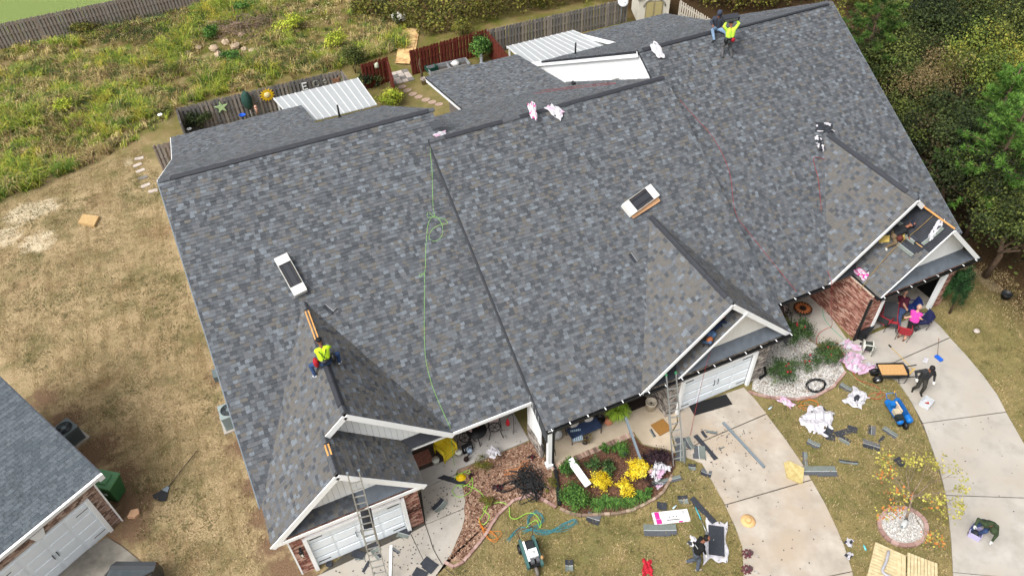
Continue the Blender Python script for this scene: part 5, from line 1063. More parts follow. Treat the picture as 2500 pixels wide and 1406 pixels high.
# ---- film wrappers
m_wf=mat('white_film','#b9b7bc',rough=.45,var=.06,scale=4,spec=.5); m_pf=mat('pink_film','#c4a3b9',rough=.45,var=.15,scale=5,spec=.5); m_mg=mat('magenta_print','#c22a86',rough=.5,var=.1)
def film(label,c,sx,sy,rz=0,h=.12,pal=(0,0,0,1),n=14,hole=.12,normal=None,p2=None,name='plastic_wrapper',cat='wrapper'):
    ph=[R.uniform(0,6) for _ in range(6)]; G_={}; b=MB()
    def z(u,v): return .02+h*(.5+.25*math.sin(7*u+ph[0]+3*v)+.25*math.sin(9*v+ph[1]-4*u)+.2*math.sin(19*u+ph[2])*math.sin(15*v+ph[3]))*(1-.7*max(abs(u),abs(v))**3)
    for i in range(n+1):
        for j in range(n+1):
            u,v=2*i/n-1,2*j/n-1; G_[i,j]=len(b.v); b.v.append((u*sx/2*(1+.13*math.sin(2.3*v+ph[4])+.09*math.sin(6.1*v+ph[2]))+R.uniform(-.01,.01),v*sy/2*(1+.15*math.sin(2.1*u+ph[5])+.1*math.sin(5.3*u+ph[1]))+R.uniform(-.01,.01),max(.012,z(u,v)+R.uniform(-.012,.012))))
    for i in range(n):
        for j in range(n):
            e=(i in(0,n-1)) or (j in(0,n-1))
            if R.random()<(hole*.8 if e else hole*.08): continue
            b.f.append((G_[i,j],G_[i+1,j],G_[i+1,j+1],G_[i,j+1])); u_,v_=2*i/n-1,2*j/n-1; t_=min(.999,max(0,.5+.27*math.sin(3.1*u_+ph[0]+1.7*v_)+.27*math.sin(3.7*v_+ph[1]-1.3*u_))); b.m.append(pal[int(t_*len(pal))]); b.sm.append(False)
    o=b.build(name,[m_wf,m_pf,m_mg,m_sd]); 
    if normal is None: o.location=c; o.rotation_euler=(0,0,rz)
    else: on_plane(o,c,p2,normal)
    return tag(o,label,cat)
film('biggest heap of pale pink wrapper film beside the wheelbarrow',(*(25.11,-1.88),.05),1.0,.8,.3,.4,(0,1,1,0,1))
film('pale pink film trailing toward the wheelbarrow wheel',(*(25.27,-2.45),.05),.9,.45,-.2,.3,(0,1,1))
film('pale pink film strip hanging past the hose reel',(*(25.86,-1.41),.06),.35,1.0,.9,.15,(0,1,1))
film('small pale pink film heap on the walkway before the brick wall',(*(25.61,-1.02),.06),.6,.35,.2,.2,(0,1))
film('pink film strip hanging over the brick edging of the gravel bed',(*(21.13,-2.42),.05),.35,.65,.3,.15,(1,1,0))
film('heap of white wrappers with dark shingle bits in the right lawn',(*(21.71,-3.7),.04),1.3,1.1,.6,.22,(0,)*8+(3,),hole=.2)
film('torn white wrapper under grey shingles near the gravel bed',(*(23.88,-3.53),.04),.95,.75,.4,.15,(0,)*5+(3,),hole=.2)
film('torn white and pink wrapper on the low purple shrub',(*(14.47,-3.03),.3),.8,.6,.4,.2,(0,0,1),hole=.3)
film('small white scrap of wrapper by the porch bed strip',(*(14.3,-3.45),.03),.4,.2,.2,.05,(0,1))
film('white wrapper under a black felt sheet on the lawn',(*(14.9,-6.26),.03),.8,1.7,-.65,.06,(0,0,0,0),hole=.08)
o=MB().box((0,0,0),(.55,1.15,.02)).build('felt_sheet',m_sd); o.location=(*(14.9,-6.26),.11); o.rotation_euler=(0,0,-.6); tag(o,'black felt sheet lying on the white wrapper','felt')
film('small printed white wrapper beside the man in the black sweatshirt',(*(14.2,-6.05),.03),.4,.6,.5,.04,(0,0,0,0,3),hole=.03)
film('white film scraps on the driveway by the man in black',(*(27.99,-3.23),.06),.3,.2,.5,.05,(0,),hole=.1)
film('white litter on the lawn next to the middle driveway edge',(*(19.15,-8.33),.03),.3,.25,.5,.1,(0,0,3))
film('grey white litter close to the water bottle',(*(18.81,-8.71),.03),.3,.2,.1,.1,(0,0,3))
for k,(c,p2,sx,sy,pl_,l) in enumerate((((15.157,9.401,9.144),(15.098,9.367,8.633),.75,.3,(0,0,0,0,2,0,0),'white wrapper with pink print hung over the middle ridge'),((16.244,9.479,8.798),(16.489,9.192,8.531),.75,.45,(0,0,0,1),'white wrapper sheet draped over the middle ridge vent'),((22.319,11.239,9.286),(22.352,11.038,9.049),.8,.42,(0,0),'white sheet draped over the end ridge beside the box'),((11.372,10.309,8.588),(11.662,10.363,8.569),.5,.25,(0,0,1),'small white and blue wrapper at the start of the middle ridge'))):
    film(l,c,sx,sy,0,.05,pl_,10,.08,NF,p2)
film('pink and white wrapper at the eave over the brick side wall',(26.488,0.204,2.978),.6,.35,0,.12,(1,0,2,1),10,.2,(-.94,0,1),(26.537,0.047,2.945))
film('crumpled grey and white harness bag on the end roof',(27.856,5.625,5.944),.35,.7,0,.2,(0,3,3,0),10,.2,NF,(28.095,5.606,5.882),'harness_bag','bag')
film('grey felt patch over the top of the end gable ridge',(28.507,6.189,6.302),.9,.45,0,.08,(3,3,3,0),10,.05,NF,(29.017,6.053,6.143),'felt_patch','felt')
# printed sheet
pr=thing('printed_sheet','flat white cardboard sheet with pink print on the lawn','cardboard',(*(13.96,-4.76),.05),math.atan2((14.56,-4.9)[1]-(13.44,-4.52)[1],(14.56,-4.9)[0]-(13.44,-4.52)[0]))
MB().box((0,0,0),(1.35,.5,.02)).build('sheet',mat('card_white','#d9d7d6',rough=.6,var=.03),pr)
[MB().box(a,c).build('pink_print',m_mg,pr) for a,c in (((-.5,.1,.012),(.17,.28,.004)),((-.48,-.14,.0125),(.2,.18,.004)),((.32,-.22,.012),(.16,.05,.004)))]
b=MB()
for i in range(3): b.lathe((-.05+.13*i,.0,.012),[(.025,0),(.025,.003)],10)
for i in range(14): b.box((-.17+.035*i,-.12,.012),(.024,.045,.004))
for i in range(10): b.box((-.12+.035*i,.14,.012),(.018,.016,.004))
for i in range(3): b.box((.5,.1+.04*i,.012),(.1,.015,.004))
b.build('black_print',m_black,pr)
# ---- opened vent cartons on the roof
m_card=mat('carton_white','#d6d6d2',rough=.7,var=.04); m_cbr=mat('carton_brown','#b98f6a',rough=.85,var=.08)
def carton(label,c,p2,n,L,W=.34,H=.2,flap=0):
    t=thing('vent_carton',label,'box'); on_plane(t,c,p2,n,.03)
    MB().box((0,0,.01),(L,W,.02)).build('bottom',m_cbr,t)
    for y in (-W/2,W/2): MB().box((0,y,H/2),(L,.012,H)).build('side',m_card,t)
    for x in (-L/2,L/2): MB().box((x,0,H/2),(.012,W,H)).build('side',m_card,t)
    for x in (-L/2+L*.1,L/2-L*.1): MB().box((x,0,H),(L*.2,W,.012)).build('lid',m_card,t)
    if flap: MB().slab([(-L/2,-W/2,H*.4),(L/2,-W/2,H*.4),(L/2-.05,-W/2-.2,H*.25),(-L/2+.05,-W/2-.12,H*.25)],.01).build('flap',m_cbr,t)
    v=MB().box((0,0,H*.62),(L*.62,W*.82,.1)).build('vent_strip',m_vent,t); b=MB()
    for i in range(int(L*.6/.05)):
        for y in (-W*.25,W*.25): b.box((-L*.3+i*.05,y,H*.62+.055),(.025,.05,.015))
    b.build('louvre',m_black,v)
    return t
carton('open white carton of ridge vents above the left gable ridge',(3.926,6.92,6.582),(4.062,6.206,6.145),NF,1.62,.5,.26)
carton('open white carton of ridge vents above the middle gable ridge',(18.053,5.283,6.271),(19.033,5.537,6.4),NF,1.6,.6,.26,1)
carton('open printed white carton at the end of the middle ridge',(22.169,13.312,7.033),(23.085,13.448,6.912),(0,.522,1),1.5,.45,.26)
o=MB().tube([(0,-.1,.1),(0,.1,.1)],.1,14).build('felt_roll',m_black); o.matrix_basis=Matrix.Translation(Vector((20.547,15.759,5.725))); tag(o,'small black roll on the rear slope of the middle roof','roll')
o=MB().box((0,0,.02),(.4,.3,.03)).box((.05,.02,.04),(.36,.28,.02)).build('shingle_stack',shm[0]); on_plane(o,(11.347,10.716,8.795),(11.64,10.728,8.782)); tag(o,'dark shingle pieces left near the top of the left roof','shingle')
for (k,a,b_,l) in (('A',(4.866,5.515,5.763),(4.935,5.42,5.687),'curled shingle piece behind the left gable ridge'),('B',(16.813,3.441,5.198),(16.863,3.248,5.066),'dark shingle piece in the valley of the middle roof')):
    o=link('shingle_piece',scrap_mesh(.42,.3,3)); on_plane(o,a,b_,NF,.01); tag(o,l,'shingle')
o=link('shingle_piece',scrap_mesh(.42,.4,0)); on_plane(o,(5.97,0.744,2.7),(6.077,0.555,2.57),(.94,0,1),.01); tag(o,'loose grey shingle at the right eave of the left garage roof','shingle')
for k,(a,b_,l) in enumerate((((28.422,0.814,4.747),(28.483,0.083,4.774),'upper loose green grey shingle on the roof section being relaid'),((28.236,0.085,4.571),(28.26,-0.791,4.564),'longest loose green grey shingle before the kneeling roofer'),((27.918,-0.255,4.272),(27.939,-1.024,4.263),'lower loose green grey shingle at the edge of the relaid section'),((28.663,-0.648,4.973),(29.039,-0.676,5.296),'loose shingle next to the torn white film near the gable peak'))):
    o=link('loose_shingle',scrap_mesh(1.0,.3,0)); on_plane(o,a,b_,(-.94,0,1),.03); tag(o,l,'shingle')
film('torn white release film near the peak of the section being relaid',(28.861,-0.579,5.179),.25,.9,0,.08,(0,0),10,.3,(-.94,0,1),(28.936,-0.819,5.2),'release_film')
# foam pads and hammer
for a,b_,l in (((27.717,0.635,4.114),(27.862,0.464,4.19),'yellow foam cushion under the knees of the roofer'),((28.052,0.272,4.428),(28.158,0.167,4.469),'yellow foam pad beside the tool belt of the roofer')):
    o=MB().box((0,0,0),(.42,.3,.1)).build('foam_pad',mat('foam_yellow','#bda55a',var=.2,scale=6)); on_plane(o,a,b_,(-.94,0,1),.05); tag(o,l,'cushion')
hm=thing('hammer','wood handled hammer lying on the relaid roof section','hammer'); on_plane(hm,(28.212,-0.572,4.569),(28.244,-0.792,4.549),(-.94,0,1),.04); MB().tube([(-.15,0,0),(.2,0,0)],.016).build('handle',mat('ash_wood','#c9a06a',var=.1),hm); MB().box((-.17,0,0),(.05,.14,.04)).build('head',m_black,hm)
# roof hoses
hose('air_hose','bright green hose running down the left roof slope','hose',[(11.624,10.271,8.535),(10.878,10.089,8.43),(10.47,9.064,7.832),(9.998,7.889,7.147),(9.871,7.476,6.906),(9.715,7.679,7.024),(9.611,7.516,6.93),(9.884,7.425,6.876),(10.226,7.25,6.774),(10.257,7.082,6.676),(9.996,7.123,6.7),(9.57,7.021,6.641),(9.351,6.753,6.484),(9.597,6.605,6.398),(9.91,6.767,6.493),(10.039,7.143,6.712),(9.902,7.467,6.901),(9.55,7.295,6.801),(9.128,6.551,6.367),(8.7,5.672,5.854),(8.503,5.684,5.861),(8.472,5.571,5.796),(8.668,5.636,5.833),(8.255,4.672,5.271),(7.808,3.628,4.662),(7.537,2.844,4.206),(7.428,2.025,3.728),(7.445,1.318,3.316),(7.49,0.721,2.968)]+[(7.495,0.548,2.877),(7.49,0.68,1.2),(7.51,0.76,0.06),(7.52,0.26,0.05)],.011,mat('hose_green','#7aa85a',rough=.5,var=.05))
hose('air_hose','thin red hose running down the end roof slope','hose',[(22.305,9.044,7.907),(22.642,8.126,7.372),(22.975,7.216,6.841),(23.024,6.205,6.251),(22.838,5.36,5.759),(22.471,4.578,5.303),(22.291,3.932,4.926),(22.478,3.192,4.495),(22.755,2.261,3.952),(23.03,1.339,3.415),(23.283,0.564,2.963)],.01,mat('hose_red','#8f2f32',rough=.5,var=.05))
hose('air_hose','red hose lying in the valley of the end gable','hose',[(28.468,5.13,5.655),(28.098,4.76,5.439),(27.673,5.001,5.58),(27.267,5.163,5.674),(27.11,4.927,5.536),(26.892,4.252,5.143),(26.396,3.304,4.59)]+[(25.994,2.482,3.938),(25.568,1.679,3.538),(25.152,0.893,3.147),(24.959,0.347,2.966)]+[(25.1,-0.06,1.5),(25.65,0.05,0.06),(24.82,0.12,0.06)],.01,mat('hose_red','#8f2f32'))
hose('air_hose','double red hose on the rear slope of the middle roof','hose',[(18.589,16.511,5.333),(19.286,15.623,5.797),(19.909,13.762,6.768),(20.544,11.809,7.788),(21.76,11.636,7.877),(22.475,10.742,8.344)][:4]+[(20.696,12.782,7.279),(20.147,15.027,6.108),(19.33,17.148,5.001)],.01,mat('hose_red','#8f2f32'))
hose('safety_rope','tan rope stretched down across the end garage roof','rope',[(29.195,-0.077,5.563),(28.506,-0.055,4.915),(27.683,0.024,4.142),(26.873,-0.088,3.38)]+[(25.95,-0.34,2.6)],.012,mat('rope_tan','#8d7340',var=.2))
hose('air_hose','thin red hose from the middle garage roof to the driveway','hose',[(18.098,-0.6,3.269),(17.521,-1.12,2.761),(17.39,-1.25,0.6),(16.63,-2.06,0.06)],.008,mat('hose_red','#8f2f32'))
# ground hoses and cords
mg=mat('hose_lime','#93c94a',rough=.5,var=.05); mt_=mat('cord_teal','#3f7f86',rough=.5,var=.1); mo=mat('cord_orange','#c9762a',rough=.5,var=.05); mr_=mat('cord_red','#b8402e',rough=.5,var=.05); mk=mat('cord_black','#1d1e20',rough=.5,var=.05)
hose('garden_hose','lime green hose looped through the left mulch bed','hose',gz([(7.53,0.28),(7.93,0.3),(7.83,-0.16),(7.37,-0.24),(7.29,0.2),(7.68,0.31),(7.93,-0.01),(7.66,-0.57),(7.14,-0.61),(7.02,-0.27),(7.33,-0.12),(7.73,-0.41),(7.98,-0.82),(7.99,-1.4),(7.72,-1.65),(7.45,-1.89),(7.62,-2.06),(7.89,-1.82),(7.78,-1.49),(8.15,-1.42),(8.53,-1.52),(8.7,-1.83),(8.57,-2.18),(8.74,-2.37),(9.17,-2.34),(9.44,-2.48),(9.51,-2.87),(9.38,-3.07),(9.4,-2.76),(9.15,-2.75),(8.93,-2.86)],.06),.014,mg)
for k in range(5):
    j=lambda s:[(a+R.uniform(-.08,.08),b+R.uniform(-.08,.08)) for a,b in s]
    hose('air_hose',('lowest','second','middle','fourth','topmost')[k]+' teal air hose of the tangle above the green machine','hose',gz(j([(8.11,-3.01),(8.56,-2.83),(8.79,-2.8),(9.09,-3.04),(9.48,-3.27),(9.9,-3.43),(10.37,-3.51),(10.67,-3.44),(10.62,-3.3),(10.23,-3.3),(9.6,-3.36),(9.2,-3.17),(9.06,-2.74),(9.29,-2.45),(9.63,-2.46),(9.58,-2.81),(9.2,-2.99),(8.72,-2.94)]),.03+.01*k),.009,mt_)['group']='teal hoses in a tangle'
hose('extension_cord','orange cord bundle over the left brick edging','cord',gz([(7.47,-1.77),(7.49,-2.18),(7.7,-2.46),(7.79,-2.82),(7.61,-2.86),(7.43,-2.51),(7.45,-2.07),(7.5,-2.36),(8.0,-2.6),(7.85,-2.79),(7.52,-2.69),(7.46,-1.94),(7.45,-2.27),(7.8,-2.68)],.1),.011,mo)
hose('extension_cord','orange cord coiled on the mulch below the porch','cord',gz([(9.16,-0.3),(9.64,-0.42),(10.08,-0.43),(10.21,-0.34),(9.97,-0.27),(9.85,-0.42),(10.08,-0.53),(9.27,-0.45),(9.12,-0.48),(9.39,-0.57),(9.9,-0.61)],.06),.009,mo)
hose('extension_cord','orange cord heap under the gravel bed edging','cord',gz([(21.53,-2.63),(21.9,-2.57),(22.28,-2.88),(22.23,-3.13),(21.92,-3.17),(21.63,-2.94),(21.68,-2.7),(22.08,-2.73),(22.3,-3.0),(22.03,-3.17),(21.6,-3.06),(21.48,-2.77),(21.84,-2.9),(22.17,-3.01)],.05),.01,mo)
hose('extension_cord','red cord spread over the walkway beside the rose bush','cord',gz([(25.7,0.09),(24.98,0.02),(24.44,-0.4),(24.41,-0.92),(24.86,-1.19),(25.3,-1.08),(25.17,-0.7),(24.57,-0.6),(24.21,-0.88),(24.49,-1.35),(25.02,-1.53),(25.05,-1.1),(24.65,-0.77),(24.2,-1.03),(24.57,-1.52),(25.08,-1.66),(25.02,-1.27),(24.47,-1.11),(24.63,-1.65),(25.12,-1.79)],.08),.01,mr_)
hose('extension_cord','red cord on the grass between wheelbarrow and compressor','cord',gz([(24.8,-2.27),(24.64,-2.69),(24.8,-3.01),(25.1,-3.4),(24.99,-3.76),(24.72,-3.58),(24.41,-3.67),(24.71,-3.93),(25.1,-3.88),(25.05,-3.69),(24.74,-3.78)],.04),.01,mr_)
hose('garden_hose','pale green hose on the grass before the wheelbarrow','hose',gz([(24.58,-2.16),(24.64,-2.94),(24.84,-3.44),(25.33,-3.75),(25.37,-4.01),(25.05,-3.69),(24.48,-3.58),(24.18,-3.32),(24.03,-3.84),(24.26,-4.06)],.04),.01,mat('hose_sage','#8b9a6a'))
hose('power_cord','grey black cord from the left garage corner over the slab','cord',gz([(5.8,0.31),(5.74,-0.14),(5.61,-0.92),(5.57,-1.62),(5.54,-2.22),(5.65,-2.96),(5.87,-3.41)],.07),.01,mk)
hose('garden_hose','teal hose from the brick side wall onto the walkway','hose',[(26.29,1.34,0.05),(25.82,0.69,0.05),(25.69,0.04,0.05),(25.7,-0.74,0.05)],.014,mat('hose_teal','#3f9a78'))
ck=[]
cx,cy=(22.79,-2.28)
for i in range(60): a=i*.55; ck.append((cx+(.42+.06*math.sin(i*1.7))*math.cos(a),cy+(.3+.05*math.cos(i*2.1))*math.sin(a),.08+.05*math.sin(i*.9)+.04))
hose('cable_coil','coil of thick black cable on the gravel bed edging','cable',ck,.014,mk,3)
ck=[]; cx,cy=(9.79,-1.3)
for i in range(110): ck.append((cx+R.gauss(0,.3),cy+R.gauss(0,.34)+.2*math.sin(i),.06+R.random()*.3))
hose('net_pile','heap of tangled black netting in the left mulch bed','net',ck,.018,mk,4,5)
ck=[(cx-.75+.35*math.cos(i*.7)+.1*math.sin(i*1.9),cy+.25+.18*math.sin(i*.7),.07+.01*i%.1) for i in range(40)]
hose('cable_coil','black cable bundle beside the netting heap','cable',ck,.012,mk,3)
# ---- ladders
def ladder(label,foot,top,wd=.42,step=.3):
    f=Vector(foot); t=Vector(top); d=(t-f); L=d.length; d.normalize(); th=thing('ladder',label,'ladder',foot); sd=d.cross(Vector((0,0,1))).normalized(); up=sd.cross(d)
    for s in (-1,1):
        for k,(a,b_,o_) in enumerate(((0,.58,0),(.42,1,.05))): MB().beam(f+sd*s*(wd/2-k*.03)+d*L*a+up*o_,f+sd*s*(wd/2-k*.03)+d*L*b_+up*o_,.03,.075,up).build('rail',m_alum,th,True)
        MB().box(t+sd*s*(wd/2-.03)+up*.05,(.07,.07,.1)).build('end_cap',mat('cap_green','#2c7a4e',var=.05) if 'middle' in label else m_pvc,th,True)
    n=int(L/step)
    for i in range(1,n): MB().beam(f+d*(i*step)-sd*wd/2+up*(.05 if i*step>L*.5 else 0),f+d*(i*step)+sd*wd/2+up*(.05 if i*step>L*.5 else 0),.035,.03,up).build('rung',m_alum,th,True)
    return th
ladder('long aluminium extension ladder against the left garage gable',(3.45,-2.82,0.0),(3.72,-1.32,5.3))
ladder('aluminium extension ladder against the middle garage eave',(15.48,-2.99,0.0),(15.812,-1.15,3.416),.45)
o=MB().box((0,0,0),(.36,.05,.78)).box((0,-.03,0),(.05,.02,.76)).build('vent_bundle',m_vent); o.location=(3.683,-1.75,3.072); o.rotation_euler=(-.38,0,-.25); tag(o,'black vent strips hung on the long ladder','vent')
# ---- downspout lengths and pipes
def pipe(label,a,b_,m,w=.09,h=.07,name='downspout_length'): o=MB().beam(a,b_,w,h).build(name,m); return tag(o,label,'downspout')
pipe('grey downspout length lying on the middle driveway',(18.16,-2.14,0.1),(18.35,-4.55,0.1),m_pvc)
pipe('grey downspout propped from the porch eave to the flower bed',(14.19,-0.9,1.3),(14.06,-2.53,0.35),m_pvc)
pipe('black drain pipe running from the porch column to the lawn',(10.99,-1.16,0.1),(10.44,-2.58,0.1),m_black,.13,.12)
pipe('white trim board lying on the concrete beside the long ladder',(4.19,-1.37,0.08),(3.73,-2.66,0.08),m_white,.09,.03,'trim_board')
o=MB().box((0,0,0),(1.0,.28,.02)).build('white_board',m_white); o.location=(11.63,-1.86,0.5); o.rotation_euler=(.1,.15,math.atan2((11.93,-2.3)[1]-(11.73,-0.86)[1],(11.93,-2.3)[0]-(11.73,-0.86)[0])); o.scale=(1.25,1,1); tag(o,'white board fallen across the shrubs of the porch bed','board')
o=MB().box((0,0,.01),(1.75,.55,.02)).build('rubber_mat',mat('rubber_black','#1c1c1e',rough=.8,var=.1)); o.location=(*(18.24,-1.16),.05); o.rotation_euler=(0,0,math.atan2((19.42,-1.31)[1]-(17.12,-1.04)[1],(19.42,-1.31)[0]-(17.12,-1.04)[0])); tag(o,'long black rubber mat before the middle garage door','mat')
o=MB().box((0,0,.02),(.9,.65,.04)).build('door_mat',mat('dark_mat','#2a211e',rough=.9,var=.15)); o.location=(*(15.57,0.29),.07); o.rotation_euler=(0,0,.0); tag(o,'dark brown door mat under the middle porch eave','mat')
o=MB().box((0,0,.03),(.62,.6,.05)).build('coir_mat',mat('coir','#8a6432',rough=.95,var=.25,scale=20)); o.location=(*(15.78,-1.25),.07); o.rotation_euler=(0,0,.1); tag(o,'brown coir mat on the walkway behind the ladder','mat')
b=MB().prism([p for p in [(19.15,-4.72),(19.39,-4.74),(19.7,-5.25),(19.22,-5.73),(19.11,-5.68),(18.85,-5.28)]][::-1],.05,.12); o=b.build('insulation_batt',mat('insulation','#a8945e',rough=.95,c2='#c6b680',scale=7,bump=.8,bscale=20)); tag(o,'torn yellow insulation batt at the driveway edge','insulation')
# ---- straw hat, harnesses, red cloth, hard hat, bottles
ht=thing('straw_hat','wide brimmed straw hat lying on the middle driveway','hat',(*(16.42,-6.11),.055)); ms=mat('straw_hat','#cfa774',rough=.8,var=.1,scale=30); MB().lathe((0,0,0),[(.27,.0),(.27,.012),(.12,.03),(.11,.03)],24).build('brim',ms,ht); MB().lathe((0,0,.02),[(.11,0),(.1,.09),(.05,.11),(.01,.1)],20).build('crown',ms,ht); MB().lathe((0,0,.03),[(.113,0),(.111,.025)],20).build('band',mat('hat_band','#b88e58',var=.1),ht)
for p,l in (((15.6,-7.13),'maroon safety harness on the edge of the middle driveway'),((15.23,-7.6),'second maroon safety harness with white pad by the driveway edge')):
    t=thing('safety_harness',l,'harness',(*p,.04))
    for k in range(7): a=k*.9; MB().tube(smooth([(.2*math.cos(a),.16*math.sin(a),.02),(.08*math.cos(a+1),.1*math.sin(a+1),.08),(.22*math.cos(a+2.2),.18*math.sin(a+2.2),.03)],4),.02,5).build('strap',mat('harness_maroon','#5c2f38',rough=.7,var=.2),t)
    MB().box((.1,-.02,.05),(.22,.16,.05),.4).build('pad',mat('harness_pad','#4a3a3a',var=.1),t); MB().tube([(.2,-.15,.03),(.3,-.3,.03)],.012,5).build('clip',m_alum,t)
film('crumpled red cloth on the lawn near the bottom of the picture',(*(12.14,-6.05),.03),.35,.6,-.5,.1,(0,),12,.15,name='red_cloth',cat='cloth').data.materials[0]=mat('cloth_red','#a8202e',var=.15)
o=MB().lathe((0,0,0),[(.17,0),(.17,.015),(.13,.03),(.12,.09),(.06,.14),(.01,.15)],18).build('hard_hat',mat('hat_yellow','#d9b512',rough=.35,var=.04)); o.location=(*(7.52,0.13),.05); o.scale=(1.25,1,1); tag(o,'yellow hard hat in the loops of the lime green hose','hard hat')
def bottle(l,p,m,a): o=MB().lathe((0,0,0),[(.035,0),(.035,.15),(.015,.2),(.015,.22)],10,0,(math.cos(a),math.sin(a),.02)).build('water_bottle',m); o.location=(*p,.06); tag(o,l,'bottle')
bottle('water bottle with turquoise label lying near the pallets',(19.47,-8.82),mat('bottle_teal','#5fb3b8',rough=.2,var=.2,scale=12),1.2)
bottle('small clear bottle at the edge of the middle driveway',(20.26,-2.39),mat('bottle_clear','#aebfc6',rough=.2,var=.1),.2)
bottle('small blue white bottle above the printed sheet',(14.2,-4.51),mat('bottle_clear','#aebfc6'),.3)
# ---- shovel
sv=thing('shovel','roofing shovel with turquoise handle lying on the lawn','shovel',(*(14.87,-5.41),.06),math.atan2((14.66,-6.02)[1]-(14.89,-4.96)[1],(14.66,-6.02)[0]-(14.89,-4.96)[0]))
MB().tube([(-.62,0,0),(-.1,0,0)],.022).build('handle',mat('grip_turquoise','#3aa6b8',rough=.4,var=.05),sv); MB().tube([(-.1,0,0),(.45,0,0)],.015).build('shaft',m_alum,sv); MB().tube([(-.62,0,0),(-.7,.07,0),(-.78,0,0),(-.7,-.07,0),(-.62,0,0)],.014).build('grip',m_black,sv); MB().hexa([(.42,-.05,-.01),(.68,-.12,-.02),(.68,.12,-.02),(.42,.05,-.01),(.42,-.05,.015),(.68,-.12,.0),(.68,.12,.0),(.42,.05,.015)]).build('blade',mat('steel_blade','#7d7f82',rough=.4,metal=.6),sv)
# ---- leaf rake, crate on the left lawn, wood chunk
rk=thing('leaf_rake','black plastic leaf rake lying on the side lawn','rake',(*(-2.96,4.69),.04),math.atan2((-1.92,5.67)[1]-(-2.96,4.69)[1],(-1.92,5.67)[0]-(-2.96,4.69)[0])); 
MB().tube([(0,0,.03),(1.75,0,.05)],.014).build('handle',mat('rake_handle','#3a3230',var=.1),rk); MB().prism([(.02,-.05),(.02,.05),(-.2,.14),(-.2,-.14)],.0,.03).build('rake_head',m_pvc,rk)
for k in range(19): a=(k-9)/9*.55; MB().beam((-.18,a*.24,.015),(-.62*math.cos(a),-.62*math.sin(a)*-1,.01),.03,.008).build('tine',m_black,rk)
o=MB().prism([p for p in [(-5.52,23.8),(-5.25,24.45),(-4.44,23.85),(-4.74,23.1)]][::-1],.0,.16).build('cardboard_box',mat('kraft','#a88a5c',rough=.85,c2='#b99c6e',scale=5)); tag(o,'flat tan cardboard box lying alone on the side lawn','box')
o=MB().prism([p for p in [(-4.52,3.98),(-4.37,4.23),(-4.1,4.18),(-4.09,3.95),(-4.28,3.85)]][::-1],.0,.12).build('wood_offcut',mat('fresh_wood','#c9a07e',rough=.8,var=.1)); tag(o,'fresh pink brown wood offcut beside the neighbouring garage','wood')
# ---- air conditioners
m_acg=mat('ac_grey','#5f6a6c',rough=.6,var=.06); m_acb=mat('ac_dark','#23282a',rough=.6,var=.1)
def aircon(label,loc,rz,pale=False):
    t=thing('air_conditioner',label,'air conditioner',loc,rz); m=mat('ac_pale','#8b9796',rough=.6,var=.05) if pale else m_acg
    MB().box((0,0,.04),(1.0,1.0,.08)).build('pad',m_conc2,t); c=MB().box((0,0,.12),(.78,.78,.06)).box((0,0,.82),(.78,.78,.08)).build('casing',m,t)
    for i in range(14):
        z=.17+i*.045
        for a,d in (((0,-.38,z),(.74,.02,.02)),((0,.38,z),(.74,.02,.02)),((-.38,0,z),(.02,.74,.02)),((.38,0,z),(.02,.74,.02))): MB().box(a,d).build('louvre',m,t)
    MB().box((0,0,.48),(.7,.7,.68)).build('coil',m_acb,t); f=MB().lathe((0,0,.862),[(.32,0),(.32,.006)],24).build('fan_opening',m_acb,t)
    for k in range(4): a=k*1.57; MB().slab([(.08*math.cos(a),.08*math.sin(a),.875),(.28*math.cos(a),.28*math.sin(a),.873),(.28*math.cos(a+.6),.28*math.sin(a+.6),.88),(.08*math.cos(a+.9),.08*math.sin(a+.9),.88)],.006).build('fan_blade',mat('fan_grey','#3a4144',var=.05),f)
    MB().lathe((0,0,.87),[(.1,0),(.1,.025),(.05,.035)],14).build('fan_hub',m_acg,f); MB().tube([(.33*math.cos(i*.2618),.33*math.sin(i*.2618),.872) for i in range(24)],.012,5,closed=True).build('grille_ring',m,f)
    return t
aircon('grey air conditioner beside the neighbouring roof',(*(-6.32,8.71),0),.55)
aircon('pale air conditioner half hidden under the left roof edge',(*(-0.07,6.73),0),.05,True)
o=MB().box((0,0,.45),(.4,.5,.3)).tube([(.1,.1,0),(.1,.1,.4)],.03).build('utility_box',m_acg); o.location=(-0.22,9.21,0.0); tag(o,'grey utility box just under the left roof edge','utility box')
# ---- wheelie bin
wb=thing('wheelie_bin','green wheelie bin beside the neighbouring garage corner','bin',(*(-4.89,5.25),0),.95); wb.scale=(1.22,1.22,1.12); mgb=mat('bin_green','#3a6a42',rough=.5,var=.08); mgl=mat('bin_lid_green','#5c8f62',rough=.5,var=.06)
MB().hexa([(-.22,-.26,.05),(.22,-.26,.05),(.22,.26,.05),(-.22,.26,.05),(-.3,-.34,.98),(.3,-.34,.98),(.3,.34,.98),(-.3,.34,.98)]).build('body',mgb,wb); l_=MB().hexa([(-.32,-.38,.98),(.32,-.38,.98),(.32,.38,1.0),(-.32,.38,1.0),(-.3,-.36,1.03),(.3,-.36,1.03),(.29,.33,1.08),(-.29,.33,1.08)]).build('lid',mgl,wb)
MB().box((0,-.02,1.07),(.36,.34,.03)).build('lid_panel',mgl,l_)
for s in (-.16,.16): MB().box((s,.36,1.06),(.14,.05,.04)).build('hinge',mat('bin_dark','#1d3020',var=.1),l_)
for s in (-.3,.3): MB().lathe((s,.3,.15),[(.15,-.03),(.15,.03)],18,0,(1,0,0)).build('wheel',m_black,wb)
